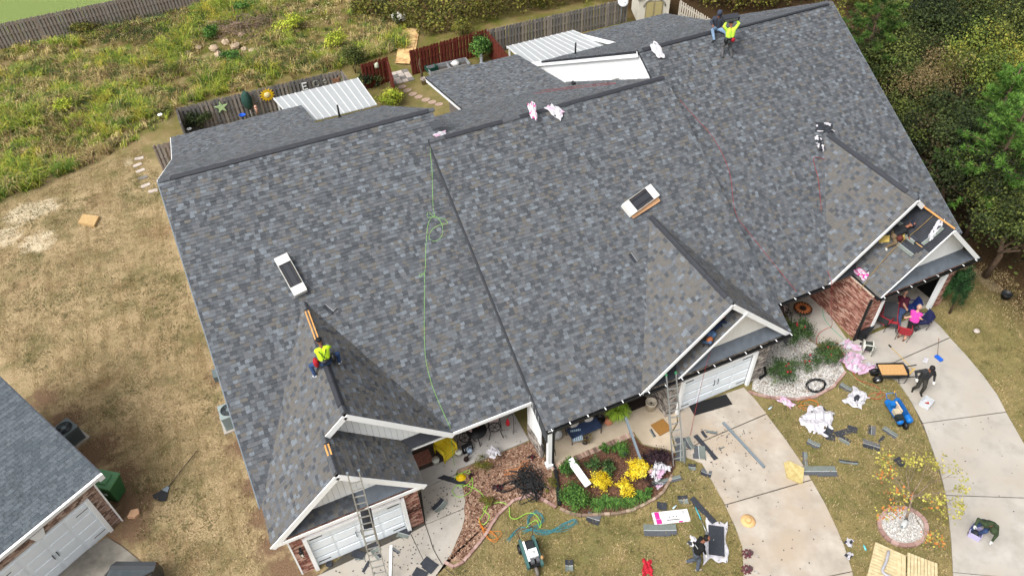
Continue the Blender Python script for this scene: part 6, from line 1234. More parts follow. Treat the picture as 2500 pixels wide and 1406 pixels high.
MB().box((-.3,-.02,.62),(.012,.26,.12)).build('sticker',mat('sticker_pale','#c9dcd8',var=.05),wb); MB().tube([(-.25,.4,.95),(.25,.4,.95)],.018).build('handle',mgb,wb)
# ---- parked car on the neighbouring drive
cr=thing('parked_car','dark grey car on the stained neighbouring driveway','car',(*(-5.04,-0.44),0),1.12); mcar=mat('car_paint','#3a3d40',rough=.25,var=.03,spec=.6); mgl_=mat('car_glass','#5c666c',rough=.08,var=.05,spec=.8)
def ring(x,w,z0,z1): return [(x,-w,z0),(x,w,z0),(x,w*.92,z1),(x,-w*.92,z1)]
sec=[(-2.1,.7,.45,.75),(-1.95,.84,.3,.95),(-.9,.88,.28,.98),(.9,.88,.28,1.0),(1.9,.86,.3,1.0),(2.1,.78,.4,.9)]; b=MB(); vs=[]
for s in sec: vs+=ring(*s)
fs=[(i*4+j,i*4+(j+1)%4,i*4+4+(j+1)%4,i*4+4+j) for i in range(5) for j in range(4)]+[(3,2,1,0),(20,21,22,23)]; b.add(vs,fs).build('body',mcar,cr)
b=MB().hexa([(-1.0,-.78,.97),(1.75,-.78,.99),(1.75,.78,.99),(-1.0,.78,.97),(-.3,-.6,1.46),(1.15,-.6,1.46),(1.15,.6,1.46),(-.3,.6,1.46)]).build('cabin',mgl_,cr); MB().box((.42,0,1.475),(1.4,1.16,.04)).build('roof_panel',mcar,cr)
for s in (-1,1):
    for x0,x1 in ((-.95,-.3),(1.7,1.15)): MB().beam((x0,s*.77,.99),(x1,s*.6,1.47),.06,.05).build('pillar',mcar,cr)
    MB().beam((.4,s*.7,.98),(.4,s*.6,1.47),.07,.04).build('pillar',mcar,cr); MB().box((-.75,s*.98,1.0),(.14,.16,.1)).build('mirror',mcar,cr); MB().box((2.05,s*.6,.8),(.08,.3,.14)).build('tail_light',mat('tail_red','#6a1418',rough=.3),cr); MB().box((-2.05,s*.58,.68),(.1,.3,.12)).build('headlight',m_alum,cr)
    for x in (-1.3,1.3): w_=MB().lathe((x,s*.82,.32),[(.32,-.1),(.32,.1)],20,0,(0,1,0)).build('wheel',m_black,cr); MB().lathe((x,s*.93,.32),[(.2,-.01),(.18,.01)],14,0,(0,1,0)).build('rim',m_alum,w_)
# ---- front-lawn machine
mc=thing('lawn_machine','green walk behind sod machine with white engine on the lawn','machine',(*(8.59,-3.96),.02),math.atan2((8.52,-4.43)[1]-(8.68,-3.28)[1],(8.52,-4.43)[0]-(8.68,-3.28)[0])); mgr=mat('machine_green','#3f5f5c',rough=.5,var=.08)
MB().box((0,0,.3),(1.0,.5,.12)).build('deck',m_black,mc)
for y,l in ((-.25,1.1),(.25,1.15)): MB().box((0,y,.42),(l,.1,.2)).build('side_frame',mgr,mc)
MB().box((-.02,-.16,.56),(.75,.07,.06)).build('cover_strip',m_white,mc); e=MB().box((.12,.05,.55),(.3,.3,.2)).build('fuel_tank',m_white,mc); MB().lathe((.12,.05,.65),[(.06,0),(.06,.03)],14).build('cap',mat('cap_grey','#b9b9b4',var=.05),e)
MB().box((-.2,.04,.48),(.28,.26,.22)).build('engine',m_acb,mc); MB().box((.36,-.06,.5),(.16,.14,.16)).box((.36,.14,.5),(.16,.12,.16)).build('muffler',mat('engine_grey','#55565a',var=.1),mc); MB().lathe((.6,.02,.16),[(.16,-.05),(.16,.05)],18,0,(0,1,0)).build('front_wheel',mat('tyre_grey','#6b6560',var=.1),mc)
for y in (-.32,.32): MB().lathe((-.35,y,.18),[(.18,-.05),(.18,.05)],18,0,(0,1,0)).build('rear_wheel',m_black,mc)
MB().tube([(-.5,-.22,.4),(-.72,-.3,.85),(-.76,-.18,.9)],.02).tube([(-.5,.22,.4),(-.7,.3,.85),(-.76,.2,.9)],.02).tube([(-.72,-.3,.85),(-.7,.3,.85)],.02).build('handlebar',m_bark,mc); MB().lathe((.35,.3,.42),[(.05,0),(.05,.2)],10).build('filter',mat('filter_tan','#b08a5c',var=.1),mc)
# ---- wheelbarrow and plywood in it
wh=thing('wheelbarrow','black wheelbarrow standing beside the pink film','wheelbarrow',(*(25.81,-3.26),.02),math.atan2((26.82,-3.74)[1]-(25.26,-2.99)[1],(26.82,-3.74)[0]-(25.26,-2.99)[0])); mbt=mat('barrow_black','#1f2226',rough=.4,var=.08)
b=MB(); o_=[(-.55,-.33),(.6,-.36),(.7,0),(.6,.36),(-.55,.33)]; i_=[(-.3,-.2),(.3,-.22),(.36,0),(.3,.22),(-.3,.2)]
b.add([(x,y,.62) for x,y in o_]+[(x,y,.34) for x,y in i_],[(0,1,6,5),(1,2,7,6),(2,3,8,7),(3,4,9,8),(4,0,5,9),(5,6,7,8,9)]).build('tray',mbt,wh); MB().tube([(x,y,.62) for x,y in o_],.022,6,closed=True).build('tray_rim',mbt,wh)
for s in (-1,1): MB().tube([(-.6,s*.1,.2),(.2,s*.25,.34),(1.15,s*.3,.56)],.022).build('handle',mbt,wh); MB().tube([(.3,s*.24,.36),(.4,s*.26,.03),(.62,s*.26,.03),(.66,s*.26,.4)],.016).build('leg',mbt,wh); MB().lathe((-.52,s*.2,.2),[(.2,-.06),(.2,.06)],18,0,(0,1,0)).build('wheel',m_black,wh); MB().lathe((-.52,s*.27,.2),[(.1,-.01),(.09,.01)],12,0,(0,1,0)).build('rim',m_alum,wh)
o=MB().box((0,0,.67),(1.05,.55,.03)).build('osb_board',mat('osb','#a9804f',rough=.8,c2='#c09a68',scale=16)); o.matrix_basis=wh.matrix_basis@Matrix.Translation((.0,-.05,0)); tag(o,'orange brown chipboard sheet laid on the wheelbarrow','board')
o=MB().box((0,0,0),(.62,.06,.03)).box((-.1,.06,0),(.4,.05,.03),.4).build('wood_lath',mat('pine_lath','#c9a75a',var=.1)); o.location=(*(26.91,-3.47),.1); o.rotation_euler=(0,0,.3); tag(o,'yellow pine laths lying between the wheelbarrow and the man in black','wood')
# broom, long tool, tray by the driveway
bt=thing('push_broom','yellow handled tool lying on the end driveway','tool',(*(27.19,-2.66),.06),math.atan2((27.12,-3.39)[1]-(27.18,-2.26)[1],(27.12,-3.39)[0]-(27.18,-2.26)[0])); MB().tube([(-.7,0,0),(.7,0,0)],.014).build('handle',mat('tool_yellow','#c0a050',var=.1),bt); MB().box((-.72,0,.0),(.16,.06,.04)).build('head',m_black,bt)
bl=thing('magnet_sweeper','blue magnet sweeper with thin handle on the end driveway','tool',(*(28.57,-3.4),.05)); MB().box((0,0,.05),(.16,.34,.09)).build('head',mat('sweeper_blue','#1d5cc0',rough=.4,var=.06),bl); MB().tube([(0,.1,.1),(.35,.55,.5)],.012).build('handle',m_bark,bl); MB().tube([(.35,.55,.5),(.38,.6,.56)],.018).build('grip',mat('grip_red','#8a3a30',var=.1),bl)
def tote(l,p,rz,m,s=.42):
    t=thing('plastic_tote',l,'tote',(*p,.05),rz)
    for a,d in (((0,s*.45,.13),(s,.015,.26)),((0,-s*.45,.13),(s,.015,.26)),((s/2,0,.13),(.015,s*.9,.26)),((-s/2,0,.13),(.015,s*.9,.26))): MB().box(a,d).build('side',m,t)
    MB().box((0,0,.01),(s,s*.9,.02)).build('bottom',m,t); MB().tube([(-s/2,-s*.45,.26),(s/2,-s*.45,.26),(s/2,s*.45,.26),(-s/2,s*.45,.26)],.018,6,closed=True).build('rim',m,t); return t
t=tote('clear plastic tote with tools on the end driveway',(26.2,-4.98),.3,mat('tote_clear','#c2c6ca',rough=.3,var=.04))
o=MB().tube([(-.12,0,0),(.05,.02,0)],.02).box((.1,.0,0),(.1,.07,.04)).build('pliers',mat('plier_red','#b0402e',var=.1)); o.location=(*(26.2,-4.95),.12); o.rotation_euler=(0,0,-.4); tag(o,'red handled pliers in the clear tote','pliers')
tote('lavender plastic tote in front of the crouching man',(23.38,-10.0),.5,mat('tote_lavender','#a9a3c4',rough=.3,var=.05)); o=MB().ball((0,0,.1),(.14,.12,.08),10).build('nail_heap',m_sd); o.location=(*(23.38,-10.0),.08); tag(o,'dark nails inside the lavender tote','nails')
# ---- compressor
ac=thing('air_compressor','blue petrol air compressor on the grass by the driveway','compressor',(*(24.75,-4.87),.02),math.atan2((24.59,-5.31)[1]-(24.94,-4.11)[1],(24.59,-5.31)[0]-(24.94,-4.11)[0])); mbl=mat('compressor_blue','#1565ad',rough=.35,var=.06)
for y in (-.2,.2): MB().lathe((0,y,.3),[(.05,-.6),(.13,-.55),(.14,-.5),(.14,.5),(.13,.55),(.05,.6)],16,0,(1,0,0)).build('tank',mbl,ac)
MB().hexa([(-.35,-.05,.44),(.3,-.05,.44),(.3,.2,.44),(-.35,.2,.44),(-.3,.0,.66),(.25,.0,.66),(.25,.12,.66),(-.3,.12,.66)]).build('belt_guard',mat('guard_blue','#124f8c',rough=.4,var=.05),ac); MB().box((-.0,-.1,.56),(.5,.06,.2)).build('cover_plate',mat('plate_beige','#c2b09a',var=.05),ac)
MB().box((.18,-.26,.52),(.26,.24,.2)).build('engine',mat('engine_beige','#b0a48c',var=.1),ac); MB().box((.42,-.28,.5),(.2,.28,.2)).build('muffler',m_acb,ac); MB().box((-.2,-.26,.54),(.22,.2,.22)).build('pump',mbl,ac)
MB().lathe((.62,0,.16),[(.15,-.05),(.15,.05)],16,0,(0,1,0)).build('wheel',m_black,ac); MB().tube([(-.6,-.2,.35),(-.78,-.2,.5),(-.78,.2,.5),(-.6,.2,.35)],.018).build('handle',mbl,ac); MB().tube([(-.76,.16,.5),(-.84,.2,.52)],.024).build('grip',mat('grip_yellow','#d0a020',var=.05),ac)
for s in (-.5,.5): MB().box((s,.0,.12),(.06,.4,.24)).build('foot',m_black,ac)
# ---- pallets
m_pal=mat('pallet_wood','#b3a27c',rough=.85,c2='#c9ba95',scale=6)
def pallet(l,quad,n,z=.14):
    q=[Vector((*p,0)) for p in quad]; t=thing('pallet',l,'pallet',(q[0].x,q[0].y,0)); A=lambda u,v:(q[0].lerp(q[1],u)).lerp(q[3].lerp(q[2],u),v)
    for k in range(3): u=.04+.46*k; MB().beam(A(u,0)+Vector((0,0,.07)),A(u,1)+Vector((0,0,.07)),.09,.1).build('stringer',m_pal,t,True)
    w=(q[3]-q[0]).length/n*.86
    for k in range(n): v=(k+.5)/n; MB().beam(A(0,v)+Vector((0,0,z)),A(1,v)+Vector((0,0,z+R.uniform(-.004,.006))),w,.022).build('plank',m_pal,t,True)
pallet('left wooden pallet with a film wrapped frame on the lawn',[(18.82,-9.56),(19.5,-10.39),(20.54,-9.58),(19.96,-8.74)],11)
pallet('narrow wooden pallet section leaning between the two pallets',[(19.37,-10.33),(20.27,-9.42),(20.51,-9.6),(19.65,-10.46)],2,.16)
pallet('right wooden pallet with wide gaps near the driveway',[(20.68,-9.51),(21.27,-10.29),(20.55,-11.04),(19.68,-10.47)],8) if 0 else pallet('right wooden pallet nearest the end driveway',[(21.3,-10.27),(20.43,-11.14),(19.53,-10.63),(20.68,-9.51)],9)
hose('wrap_frame','rolled grey shrink film frame on the left pallet','film',[(20.07,-9.22,0.22),(19.68,-9.49,0.22),(19.33,-9.7,0.22),(19.49,-10.02,0.22)],.05,mat('shrink_film','#a3a2a8',rough=.3,var=.1),4,7)
# ---- maple ring ornament
on=thing('garden_goose','grey and white goose ornament in the maple ring','ornament',(*(21.38,-8.65),.05),.4); MB().ball((0,0,.1),(.22,.11,.1),12).build('body',mat('goose_white','#bdbfbd',var=.15),on); MB().ball((.18,0,.08),(.1,.08,.07),10).build('tail',m_sd,on); MB().tube([(-.15,0,.12),(-.24,.02,.2),(-.28,.03,.19)],.03).build('neck',m_pvc,on)
# ---- hose reel and black bin at the brick wall
hr=thing('hose_reel','white hose reel cart at the brick garage corner','hose reel',(*(26.08,-1.68),.05),.9); m_hr=mat('reel_white','#c4c4ba',rough=.5,var=.05)
for s in (-.18,.18): MB().lathe((0,s,.33),[(.27,-.015),(.27,.015)],20,0,(0,1,0)).build('reel_disc',m_hr,hr)
MB().lathe((0,0,.33),[(.2,-.16),(.2,.16)],16,0,(0,1,0)).build('hose_drum',mat('drum_dark','#3b403c',var=.2,scale=20),hr); MB().tube([(-.3,-.2,.04),(-.32,-.2,.7),(-.32,.2,.7),(-.3,.2,.04)],.03).build('frame',m_hr,hr)
for s in (-.2,.2): MB().box((0,s,.04),(.62,.06,.07)).build('foot',m_hr,hr); MB().lathe((.28,s,.08),[(.08,-.03),(.08,.03)],12,0,(0,1,0)).build('wheel',m_black,hr)
o=MB().hexa([(-.3,-.22,0),(.3,-.22,0),(.3,.22,0),(-.3,.22,0),(-.36,-.26,.6),(.36,-.26,.6),(.36,.26,.6),(-.36,.26,.6)]).build('storage_bin',mat('bin_black','#1b1d20',rough=.5,var=.05)); o.location=(26.57,-0.94,0.0); o.rotation_euler=(0,0,.4); tag(o,'black storage bin between the brick wall and the camp chair','bin')
pot('black plastic pot on the bare soil by the woods',(34.21,-1.98,0.0),.24,.32,m_black,False)
o=MB().ball((0,0,.06),(.16,.14,.08),8).build('white_stone',m_stone); o.location=(31.34,-2.94,0.0); tag(o,'white stone on the grass beyond the end driveway','stone')
# ---- folding camp chairs
def camp_chair(l,loc,rz,m,m2=None):
    t=thing('camp_chair',l,'chair',loc,rz); m2=m2 or m
    MB().add([(-.26,-.24,.44),(0,-.24,.4),(.26,-.24,.44),(-.24,.2,.42),(0,.2,.37),(.24,.2,.42)],[(0,1,4,3),(1,2,5,4)]).build('seat',m,t); MB().add([(-.26,.2,.4),(.26,.2,.4),(.28,.36,.9),(0,.4,.92),(-.28,.36,.9)],[(0,1,2,3,4)]).build('backrest',m2,t)
    for s in (-1,1):
        MB().tube([(s*.28,-.26,.62),(s*.28,.28,.62)],.022).build('armrest',m,t); MB().tube([(s*.28,.36,.9),(s*.24,.24,.0)],.012).build('leg',m_black,t); MB().tube([(s*.28,-.26,.62),(s*.26,-.26,.0)],.012).build('leg',m_black,t); MB().tube([(s*.26,-.26,.02),(s*.26,.26,.42)],.01).build('brace',m_black,t)
    MB().tube([(-.26,-.26,.02),(.26,-.26,.42)],.01).tube([(.26,-.26,.02),(-.26,-.26,.42)],.01).build('brace',m_black,t); return t
m_rc=mat('chair_red','#a8303a',rough=.7,var=.08); m_gc=mat('chair_grey','#3b3d40',rough=.7,var=.1); m_bc=mat('chair_blue','#1d2f66',rough=.7,var=.1)
camp_chair('empty red folding chair on the end driveway',(*(28.05,-1.75),.05),2.3,m_rc)
camp_chair('blue folding chair under the man in the maroon shirt',(*(29.34,-0.78),.05),-2.0,m_bc)
camp_chair('dark blue folding chair under the woman in pink',(*(29.2,-1.62),.05),-1.9,mat('chair_navy','#22264a',rough=.7,var=.1))
camp_chair('grey and red folding chair against the brick pier',(*(27.72,-0.89),.05),1.9,m_rc,m_gc)
lb=thing('folding_lounger','grey and red reclining lounger in the garage mouth','chair',(*(28.2,-0.79),.05),-.7); MB().add([(-.3,-.6,.35),(.3,-.6,.35),(.3,.0,.38),(-.3,0,.38),(.3,.55,.75),(-.3,.55,.75)],[(0,1,2,3),(3,2,4,5)]).build('sling',m_gc,lb); MB().box((0,-.35,.372),(.58,.14,.01)).build('red_band',m_rc,lb)
for s in (-.31,.31): MB().tube([(s,-.65,.35),(s,0,.38),(s,.6,.8)],.016).build('frame_rail',m_rc,lb); MB().tube([(s,-.5,.35),(s,.2,0)],.012).build('leg',m_pvc,lb); MB().tube([(s,.2,.42),(s,-.4,0)],.012).build('leg',m_pvc,lb)
# ================================================================ porch furniture, left house
yw=thing('wicker_armchair','bright yellow wicker armchair on the left porch','chair',(*(7.41,1.42),.06),.35); my=mat('wicker_yellow','#d2b81e',rough=.7,c2='#e4cf3a',scale=40,bump=.6,bscale=60)
MB().box((0,0,.36),(.6,.56,.1)).build('seat',my,yw); MB().box((0,.28,.68),(.62,.07,.6)).build('backrest',my,yw); MB().box((0,-.3,.18),(.56,.05,.2)).build('apron',my,yw)
for s in (-.32,.32): MB().tube([(s,-.3,.58),(s,.28,.64)],.06).build('armrest',my,yw); MB().tube([(s,-.29,.58),(s*1.05,-.31,0)],.035).build('leg',my,yw); MB().tube([(s,.28,.6),(s,.3,0)],.035).build('leg',my,yw)
o=MB().box((0,0,.06),(.34,.3,.1)).build('cushion',mat('cushion_yellow','#cdb62a',var=.2,scale=9)); o.location=(*(7.63,1.71),.46); o.rotation_euler=(.5,0,.5); tag(o,'yellow sunflower cushion on the wicker armchair','cushion')
m_iron=mat('cast_iron','#141416',rough=.5,var=.1); m_camo=mat('cushion_rose','#8a7672',rough=.9,c2='#b8a09a',scale=9)
def iron_chair(l,loc,rz):
    t=thing('iron_chair',l,'chair',loc,rz); b=MB().tube([(.24*math.cos(i*.5236),.22*math.sin(i*.5236),.44) for i in range(12)],.02,5,closed=True)
    for i in range(6): b.tube([(.24*math.cos(i*1.047),.22*math.sin(i*1.047),.44),(0,0,.43)],.012,4)
    b.build('seat',m_iron,t); MB().tube([(-.2,.2,.44),(-.24,.26,.85),(0,.28,.95),(.24,.26,.85),(.2,.2,.44)],.018,5).tube([(0,.22,.44),(0,.28,.95)],.012,4).build('backrest',m_iron,t)
    for x,y in ((-.2,-.18),(.2,-.18),(-.2,.18),(.2,.18)): MB().tube([(x,y,.44),(x*1.2,y*1.2,.2),(x*1.5,y*1.5,0)],.018,5).build('leg',m_iron,t)
    for s in (-.25,.25): MB().tube([(s,.22,.66),(s,-.18,.64),(s,-.2,.44)],.015,5).build('armrest',m_iron,t)
    MB().box((0,.22,.72),(.42,.06,.36)).build('back_cushion',m_camo,t); return t
iron_chair('cast iron chair beside the yellow wicker armchair',(*(8.28,1.49),.06),-.9); iron_chair('cast iron chair nearest the meter boxes',(*(9.55,1.43),.06),-.25)
it=thing('iron_table','round cast iron table with sunflowers on the left porch','table',(*(8.78,1.46),.06)); MB().lathe((0,0,.66),[(.42,0),(.42,.03)],24).build('table_top',m_iron,it)
for k in range(3): a=k*2.09+.5; MB().tube([(.05*math.cos(a),.05*math.sin(a),.66),(.12*math.cos(a),.12*math.sin(a),.3),(.34*math.cos(a),.34*math.sin(a),0)],.02,5).build('leg',m_iron,it)
sf=thing('sunflower_arrangement','sunflower and orange flower arrangement on the iron table','flowers',(*(8.89,1.61),.75)); MB().lathe((0,0,0),[(.08,0),(.1,.12)],10).build('vase',mat('vase_brown','#5c3a22',var=.1),sf)
for k in range(6):
    a=k*1.05; c=(.13*math.cos(a),.1*math.sin(a),.2+.05*(k%2)); fl=MB().lathe(c,[(.075,0),(.07,.015)],12).build('flower_head',mat('petal_yellow','#dba318',var=.1) if k%2 else mat('petal_orange','#c9541c',var=.15),sf); MB().lathe((c[0],c[1],c[2]+.016),[(.035,0),(.02,.012)],10).build('flower_centre',mat('seed_brown','#3a2414',var=.1),fl)
sg=thing('number_sign','black house number sign leaning on the left porch','sign',(*(8.23,1.15),.06),.15); MB().box((0,0,.22),(.46,.04,.42),Matrix.Rotation(-.35,3,'X')).build('board',m_iron,sg)
fc=bpy.data.curves.new('number_text','FONT'); fc.body='11051'; fc.size=.15; fc.align_x='CENTER'; fc.extrude=.004; fo=bpy.data.objects.new('number_text',fc); col.objects.link(fo); fo.parent=sg; fo.location=(0,-.05,.17); fo.rotation_euler=(1.22,0,0); fc.materials.append(m_white); bpy.context.view_layer.update(); nm=bpy.data.meshes.new_from_object(fo.evaluated_get(bpy.context.evaluated_depsgraph_get())); bpy.data.objects.remove(fo); fo=link('number_text',nm,sg); fo.location=(0,-.05,.17); fo.rotation_euler=(1.22,0,0)
rg=thing('porch_rug','patterned brown door rug at the left front door','rug',(*(6.6,1.59),.065),0.0); MB().box((0,0,.008),(1.3,.95,.016)).build('border',mat('rug_border','#3a332e',rough=.95,c2='#5c534c',scale=14),rg); MB().box((-.12,0,.02),(.7,.62,.01)).build('field',mat('rug_field','#8a5c4e',rough=.95,c2='#a97a68',scale=10),rg)
for p,l,r in (((7.84,1.12),'white round lantern lid beside the wicker armchair',.15),((8.26,1.01),'pale blue round lantern beside the number sign',.12),((6.88,1.17),'round cream drum stool on the left porch rug',.16)):
    t=thing('porch_lantern',l,'lantern',(*p,.065)); MB().lathe((0,0,0),[(r*.8,0),(r*.85,.2),(r,.22),(r*.9,.26)],16).build('body',m_hr if 'blue' not in l else mat('lantern_blue','#9fb0c4',var=.05),t); MB().tube([(-r*.7,0,.26),(0,0,.42),(r*.7,0,.26)],.008,5).build('handle',m_black,t)
o=MB().ball((0,0,.16),(.12,.09,.16),8).tube([(.05,0,.28),(.16,.02,.38)],.03).build('iron_rooster',mat('iron_brown','#2a1d1a',var=.2)); o.location=(*(8.0,0.72),.06); tag(o,'dark iron bird figure on the porch edge','figurine')
gn=thing('shepherd_hook','black plant hook with red gnome on the left porch','hook',(*(10.26,1.13),.06)); MB().tube(smooth([(0,0,0),(0,0,1.1),(-.1,0,1.3),(-.25,0,1.2)],4),.012,5).build('hook_rod',m_iron,gn); MB().lathe((-.25,0,.75),[(.09,0),(.08,.15),(.01,.4)],10).build('gnome',mat('gnome_red','#b0202c',var=.08),gn)
film('white plastic bag caught on the yellowish bush by the porch',(*(9.01,0.36),.45),.4,.5,.3,.25,(0,),10,.15,name='plastic_bag',cat='bag')
for ip,p in enumerate(((7.93,-0.01),(8.61,-0.83),(8.72,-0.98),(10.42,-0.28),(8.2,-1.31))):
    bush('low red leaved plant '+('beside the yellow hard hat','left of the black netting','touching the black netting','near the corner of the middle porch','closest to the looped lime hose')[ip],(*p,.02),(.16,.14,.09),120,.07,'purple','red_plant','plant','red leaved plants in the mulch bed',8).children[1].data.materials[0]=mat('leaf_crimson','#8a1c2c',var=.2)
# ================================================================ porch furniture, middle house
be=thing('porch_bench','black metal bench with navy cushion on the middle porch','bench',(*(12.78,-0.17),.07),.0); mny=mat('navy_cushion','#26334f',rough=.9,c2='#33425f',scale=8)
MB().box((0,0,.42),(1.35,.5,.1)).build('seat_cushion',mny,be); MB().tube([(-.7,.26,.3),(-.7,.3,.9),(.7,.3,.9),(.7,.26,.3)],.02).build('backrest',m_iron,be)
for x in (-.66,.66):
    for y in (-.22,.22): MB().tube([(x,y,.4),(x,y*1.15,0)],.018).build('leg',m_iron,be)
    MB().tube([(x,.28,.66),(x,-.24,.64),(x,-.24,.4)],.016).build('armrest',m_iron,be)
for p,l,a in (((12.48,0.11),'left white printed pillow on the porch bench',.1),((13.12,0.09),'right white printed pillow on the porch bench',-.1)):
    o=MB().ball((0,0,0),(.22,.08,.2),10).build('pillow',mat('pillow_white','#c9c5bd',rough=.9,c2='#a8a29a',scale=6)); o.location=(*p,.62); o.rotation_euler=(-.4,0,a); tag(o,l,'pillow')
o=MB().box((0,0,0),(.42,.5,.03)).build('striped_towel',mat('towel_stripe','#aebcc4',rough=.9,var=.1)); o.location=(*(12.35,-0.34),.5); o.rotation_euler=(.15,0,-.25); tag(o,'blue and white striped towel hanging from the porch bench','towel')
for k in range(5): MB().box((-.17+.085*k,0,.017),(.03,.5,.004)).build('stripe',mat('stripe_blue','#4c6a86',var=.05),o)
fr=thing('boston_fern','bright green fern in a pot under the middle porch eave','plant',(*(14.41,-0.01),.07)); MB().lathe((0,0,0),[(.14,0),(.19,.3)],14).build('pot_body',m_black,fr); n=320; V=[];F=[]
for k in range(n):
    a=R.uniform(0,6.28); L=R.uniform(.35,.65); c,s=math.cos(a),math.sin(a); w_=.03; b0=len(V); V+=[(-s*w_*.3,c*w_*.3,.3),(s*w_*.3,-c*w_*.3,.3),(c*L*.55-s*w_,s*L*.55+c*w_,.62),(c*L*.55+s*w_,s*L*.55-c*w_,.62),(c*L,s*L,.3+R.uniform(0,.2))]; F+=[(b0,b0+1,b0+3),(b0,b0+3,b0+2),(b0+2,b0+3,b0+4)]
link('frond',np_mesh('frond',V,F,PAL['fern'],NR.integers(0,4,len(F))),fr)
pk=thing('pumpkin','pale orange pumpkin on the middle porch','pumpkin',(*(13.93,-0.12),.07)); b=MB().ball((0,0,.15),(.2,.2,.15),20); b.v=[(x*(1-.09*abs(math.sin(5*math.atan2(y,x)))),y*(1-.09*abs(math.sin(5*math.atan2(y,x)))),z) for x,y,z in b.v]; b.build('rind',mat('pumpkin_skin','#b9785a',rough=.6,var=.12),pk); MB().tube([(0,0,.28),(.02,.02,.36)],.022).build('stalk',m_bark,pk)
pot('black round planter beside the pumpkin',(*(13.62,0.03),.07),.22,.3,m_black); pv=pot('dark pot with wilted flowers before the porch bench',(*(12.64,-0.54),.07),.16,.22,mat('pot_slate','#3a3c44',var=.1)); leaves('foliage',(0,0,.3),(.28,.26,.14),260,.06,PAL['brown'],pv,12)
pot('cream crock beside the side door of the middle garage',(*(15.87,-0.26),.07),.24,.5,mat('crock_cream','#c0b6a4',rough=.5,var=.06))
ib=thing('iron_bench','black wire bench at the end of the middle porch','bench',(*(11.02,-0.1),.07),1.65); b=MB()
for i in range(9): b.tube([(-.5,-.2+.05*i,.44),(.5,-.2+.05*i,.44)],.009,4)
b.build('seat',m_iron,ib); b=MB()
for i in range(11): b.tube([(-.5+.1*i,.24,.44),(-.5+.1*i,.3,.9)],.008,4)
b.tube([(-.5,.3,.9),(.5,.3,.9)],.014,5).build('backrest',m_iron,ib)
for x in (-.5,.5):
    for y in (-.2,.22): MB().tube([(x,y,.44),(x,y*1.2,0)],.015,5).build('leg',m_iron,ib)
o=MB().ball((0,0,.3),(.2,.12,.3),10).build('feed_sack',mat('sack_grey','#9ea0a2',rough=.8,c2='#c2c2c0',scale=6)); o.location=(*(11.72,0.06),.07); tag(o,'printed grey sack behind the porch column','sack')
# end-house porch
pc=thing('porch_table','round sunflower topped table on the end porch','table',(*(24.86,1.21),.05)); MB().lathe((0,0,.55),[(.42,0),(.42,.03)],24).build('table_top',mat('table_black','#1a1715',var=.1),pc)
for k in range(16): a=k*.3927; MB().prism([(.16*math.cos(a-.12),.16*math.sin(a-.12)),(.28*math.cos(a-.16),.28*math.sin(a-.16)),(.4*math.cos(a),.4*math.sin(a)),(.28*math.cos(a+.16),.28*math.sin(a+.16)),(.16*math.cos(a+.12),.16*math.sin(a+.12))],.58,.586).build('petal',mat('petal_rust','#b0683a',var=.15),pc)
MB().lathe((0,0,.582),[(.15,0),(.14,.006)],18).build('flower_centre',mat('seed_dark','#2a1a12',var=.1),pc); MB().tube([(0,0,0),(0,0,.55)],.03).build('leg',m_iron,pc)
e1=iron_chair('wire chair with a flowered cushion beside the sunflower table',(*(24.12,1.43),.05),1.2)
